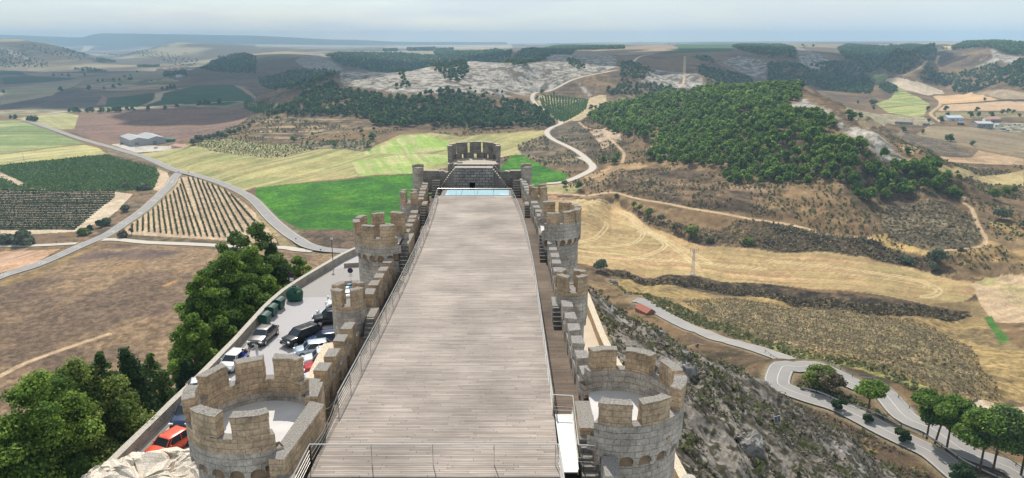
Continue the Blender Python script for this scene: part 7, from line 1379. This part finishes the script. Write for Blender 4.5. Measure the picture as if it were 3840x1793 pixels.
house('brick_hut', c3(crop(1900,750,600/1203.,[(965,845)])), c3(crop(1900,750,600/1203.,[(1052,880)])), 4.6, 2.4, 1.4, housemat('red_brick', (.34,.11,.075)), tile('red_tiles', (.36,.13,.085)), 'small red brick hut with tiled roof beside the road below the rock', 'hut', win=0)
Z5 = lambda a, b: cast(3500+a*.13302, 400+b*.13302)
house('farm_building', Z5(410,395), Z5(835,400), 16, 4.5, 2.6, housemat('white_wall', (.6,.63,.66)), housemat('pale_blue_roof', (.46,.52,.56)), 'long white farm building with pale roof in the right valley', win=2)
house('white_house', Z5(1455,455), Z5(1610,460), 12, 5, 2.2, housemat('white_wall', (.6,.63,.66)), tile('pink_tiles', (.45,.24,.20)), 'small white house left of the pink roofed barn', 'house', win=2)
house('barn', Z5(1600,435), Z5(1910,435), 18, 4, 2.8, housemat('grey_wall', (.28,.27,.26)), tile('pink_tiles', (.45,.24,.20)), 'barn with long pink roof near the right edge', 'barn', win=1)
house('long_shed', Z5(1230,600), Z5(1680,610), 20, 6, 2.0, housemat('grey_wall', (.28,.27,.26)), housemat('pale_roof', (.44,.44,.42)), 'low shed with pale sloping roof among the scrap', 'shed', win=3)
house('dark_shed', Z5(680,520), Z5(865,530), 10, 3.6, 1.2, housemat('dark_wall', (.09,.09,.11)), housemat('grey_roof', (.2,.2,.22)), 'dark low shed between the farm building and the scrap yard', 'shed', win=0)
house('cabin', Z5(1725,580), Z5(1840,585), 8, 3.6, .8, housemat('white_wall', (.6,.63,.66)), housemat('pale_roof', (.44,.44,.42)), 'small square white cabin among the scrap', 'cabin', win=1)
for i, (a, b) in enumerate([(1450,612),(1530,625),(1610,640),(1820,640),(1900,650),(1960,665),(2170,595),(2150,545),(2010,650),(2240,640),(2300,520),(2420,520),(2480,590),(2080,690),(1930,565)]):
    x, y, z = Z5(a, b); cl = [('scrap_white',(.6,.62,.64),.4,0.),('scrap_grey',(.3,.32,.34),.4,.2),('scrap_blue',(.08,.12,.2),.4,.2)][i % 3]; car(['hatch','suv','sedan'][i % 3], cl, (x, y), i*.7, 'derelict vehicle in the scrap yard at the right edge of the valley', z=float(gz(x, y)), grp_='vehicles in the far scrap yard')
house('ruin', c3(A4((1060,858))), c3(A4((1200,866))), 9, 3.6, 1, housemat('stone_wall', (.30,.27,.22)), housemat('old_roof', (.24,.23,.21)), 'low grey ruin with broken roof on the edge of the right valley field', 'ruin', win=0)
house('ruin', c3(A4((1290,872))), c3(A4((1350,874))), 7, 3.4, .8, housemat('stone_wall', (.30,.27,.22)), housemat('old_roof', (.24,.23,.21)), 'small dark hut at the track junction in the right valley', 'hut', win=0)
house('roadside_building', cast(3822, 1622), cast(3900, 1640), 10, 4, 1.2, housemat('red_brick', (.34,.11,.075)), housemat('pale_roof', (.44,.44,.42)), 'corner of a brown building cut by the right edge behind the pines', 'building', win=0)
rv = np.random.default_rng(9)
for k in range(34):
    a, b = rv.uniform(1290, 1580), rv.uniform(385, 430); u_ = (a-1290)/290
    b = 432-rv.uniform(0, 34)-u_*12; q = c3(A1((a, b))); L_ = rv.uniform(9, 22); an = rv.uniform(-.4, .4)
    house('village_house', (q[0], q[1], float(gz(q[0], q[1]))), (q[0]+L_*math.cos(an), q[1]+L_*math.sin(an), float(gz(q[0], q[1]))), rv.uniform(9, 14), rv.uniform(5, 8), 3, housemat('village_wall_%s' % 'abc'[k % 3], [(.62,.56,.48),(.55,.47,.38),(.70,.68,.64)][k % 3]), tile('village_tiles', (.42,.24,.17)), 'small pale house of the distant village at the left valley', 'house', win=1, grp_='houses of the distant village', doors=0)
for (a, b), lb in [((1470,470),'pale house standing apart below the distant village'),((800,300),'white farm building by the far trees of the left valley'),((1530,268),'tiny pale house above the distant village'),((10,612),'')]:
    if lb: q = c3(A1((a, b))); house('farmhouse', (q[0], q[1], float(gz(q[0], q[1]))), (q[0]+26, q[1]+2, float(gz(q[0], q[1]))), 12, 6, 2.5, housemat('white_wall', (.6,.63,.66)), housemat('pale_roof', (.44,.44,.42)), lb, 'house', win=2, doors=0)
x, y, z = c3(A1((1415,1005))); tag(rocky('hay_cover', (x, y, z+1.5), (7,5,2.6), 4, housemat('green_tarp', (.05,.16,.09)), 8, .4, .5), 'heap under a green cover at the right end of the warehouse', 'heap')
# posts of the terrace on the right
for k in range(7):
    f = k/6; x = 6.9+(9.9-6.9)*f; y = 58-(58-33)*f; t = empty('thin_post', (x, y, -14), 0, 'thin metal post of the string fence on the right terrace', 'post', 'thin posts on the right terrace'); mb = MB(); mb.tube((0,0,0), (0,0,1.1), .03, n=5); mb.build('rod', M['galv'], t); mb = MB(); mb.sphere((0,0,.0), .14, 6, 4, (1,1,.5)); mb.build('foot', M['concrete'], t)
# distant mountains
mr_ = [(-900,140),(0,131),(200,138),(300,141),(320,138),(345,130),(380,125),(500,126),(600,128),(760,130),(960,134),(1090,140),(1230,148),(1340,149),(1400,152),(1480,157),(1900,160)]
YM = 10350; mv = []; nn = 160
xsm = np.linspace(mr_[0][0], mr_[-1][0], nn); ysm = np.interp(xsm, [p[0] for p in mr_], [p[1] for p in mr_])+fbm(xsm/60, xsm*0+2, 3)*.8
for k in range(nn):
    u, f, d = pd(xsm[k], ysm[k]); kk = YM/f; X0, Z0 = u*kk, CZ-d*kk; mv += [(X0, YM-420, -60), (X0, YM-200, Z0*.5), (X0, YM, Z0), (X0, YM+500, Z0-5), (X0, YM+900, -60)]
ii = np.arange(nn-1)[:,None]*5+np.arange(4)[None,:]; ii = ii.ravel(); tag(mesh_np('mountains', mv, np.stack([ii, ii+5, ii+6, ii+1], 1), flat('mountain_ground', (.10,.12,.08), .95, noise=.2, nscale=.002), smooth=True), kind='structure')
# ================================================================== clouds and air
cm, cn, cb = new_mat('cloud'); cb.inputs['Base Color'].default_value = (.85,.86,.88,1); cb.inputs['Roughness'].default_value = 1; cb.inputs['Specular IOR Level'].default_value = 0
def cloud(x, y, rx, ry, seed, z=1400):
    """a flat-based heap cloud whose shade falls on the ground at x, y"""
    off = SDIR/SDIR.z*(z+60); mb = MB(); mb.sphere((0,0,0), 1, 40, 20); V = np.array(mb.v); n = fbm(V[:,0]*2.2+seed, V[:,1]*2.2+V[:,2]*1.3, 4); k = 1+n*.55; V = V*k[:,None]; V[:,2] = np.where(V[:,2] < 0, V[:,2]*.25, V[:,2])
    mb.v = [tuple(v) for v in V*np.array((rx, ry, 170))+np.array((x+off.x, y+off.y, z))]; o = mb.build('cloud', cm, smooth=True); tag(o, kind='structure')
for a in CLOUDS: cloud(*a)
if HAZE:
    me = bpy.data.meshes.new('haze'); x0, x1, y0, y1, z0, z1 = -19000, 19000, -200, 11600, -150, 140
    me.from_pydata([(x0,y0,z0),(x1,y0,z0),(x1,y1,z0),(x0,y1,z0),(x0,y0,z1),(x1,y0,z1),(x1,y1,z1),(x0,y1,z1)], [], [(0,3,2,1),(4,5,6,7),(0,1,5,4),(1,2,6,5),(2,3,7,6),(3,0,4,7)]); o = bpy.data.objects.new('haze', me); COL.objects.link(o); tag(o, 'even pale blue haze filling the air over the valley', 'haze', kind='stuff')
    m = bpy.data.materials.new('haze'); m.use_nodes = True; n = m.node_tree; n.nodes.clear(); oo = n.nodes.new('ShaderNodeOutputMaterial'); pv = n.nodes.new('ShaderNodeVolumePrincipled'); pv.inputs['Color'].default_value = HAZE_COL; pv.inputs['Density'].default_value = HAZE_D; pv.inputs['Anisotropy'].default_value = 0.0
    n.links.new(pv.outputs[0], oo.inputs['Volume']); me.materials.append(m)
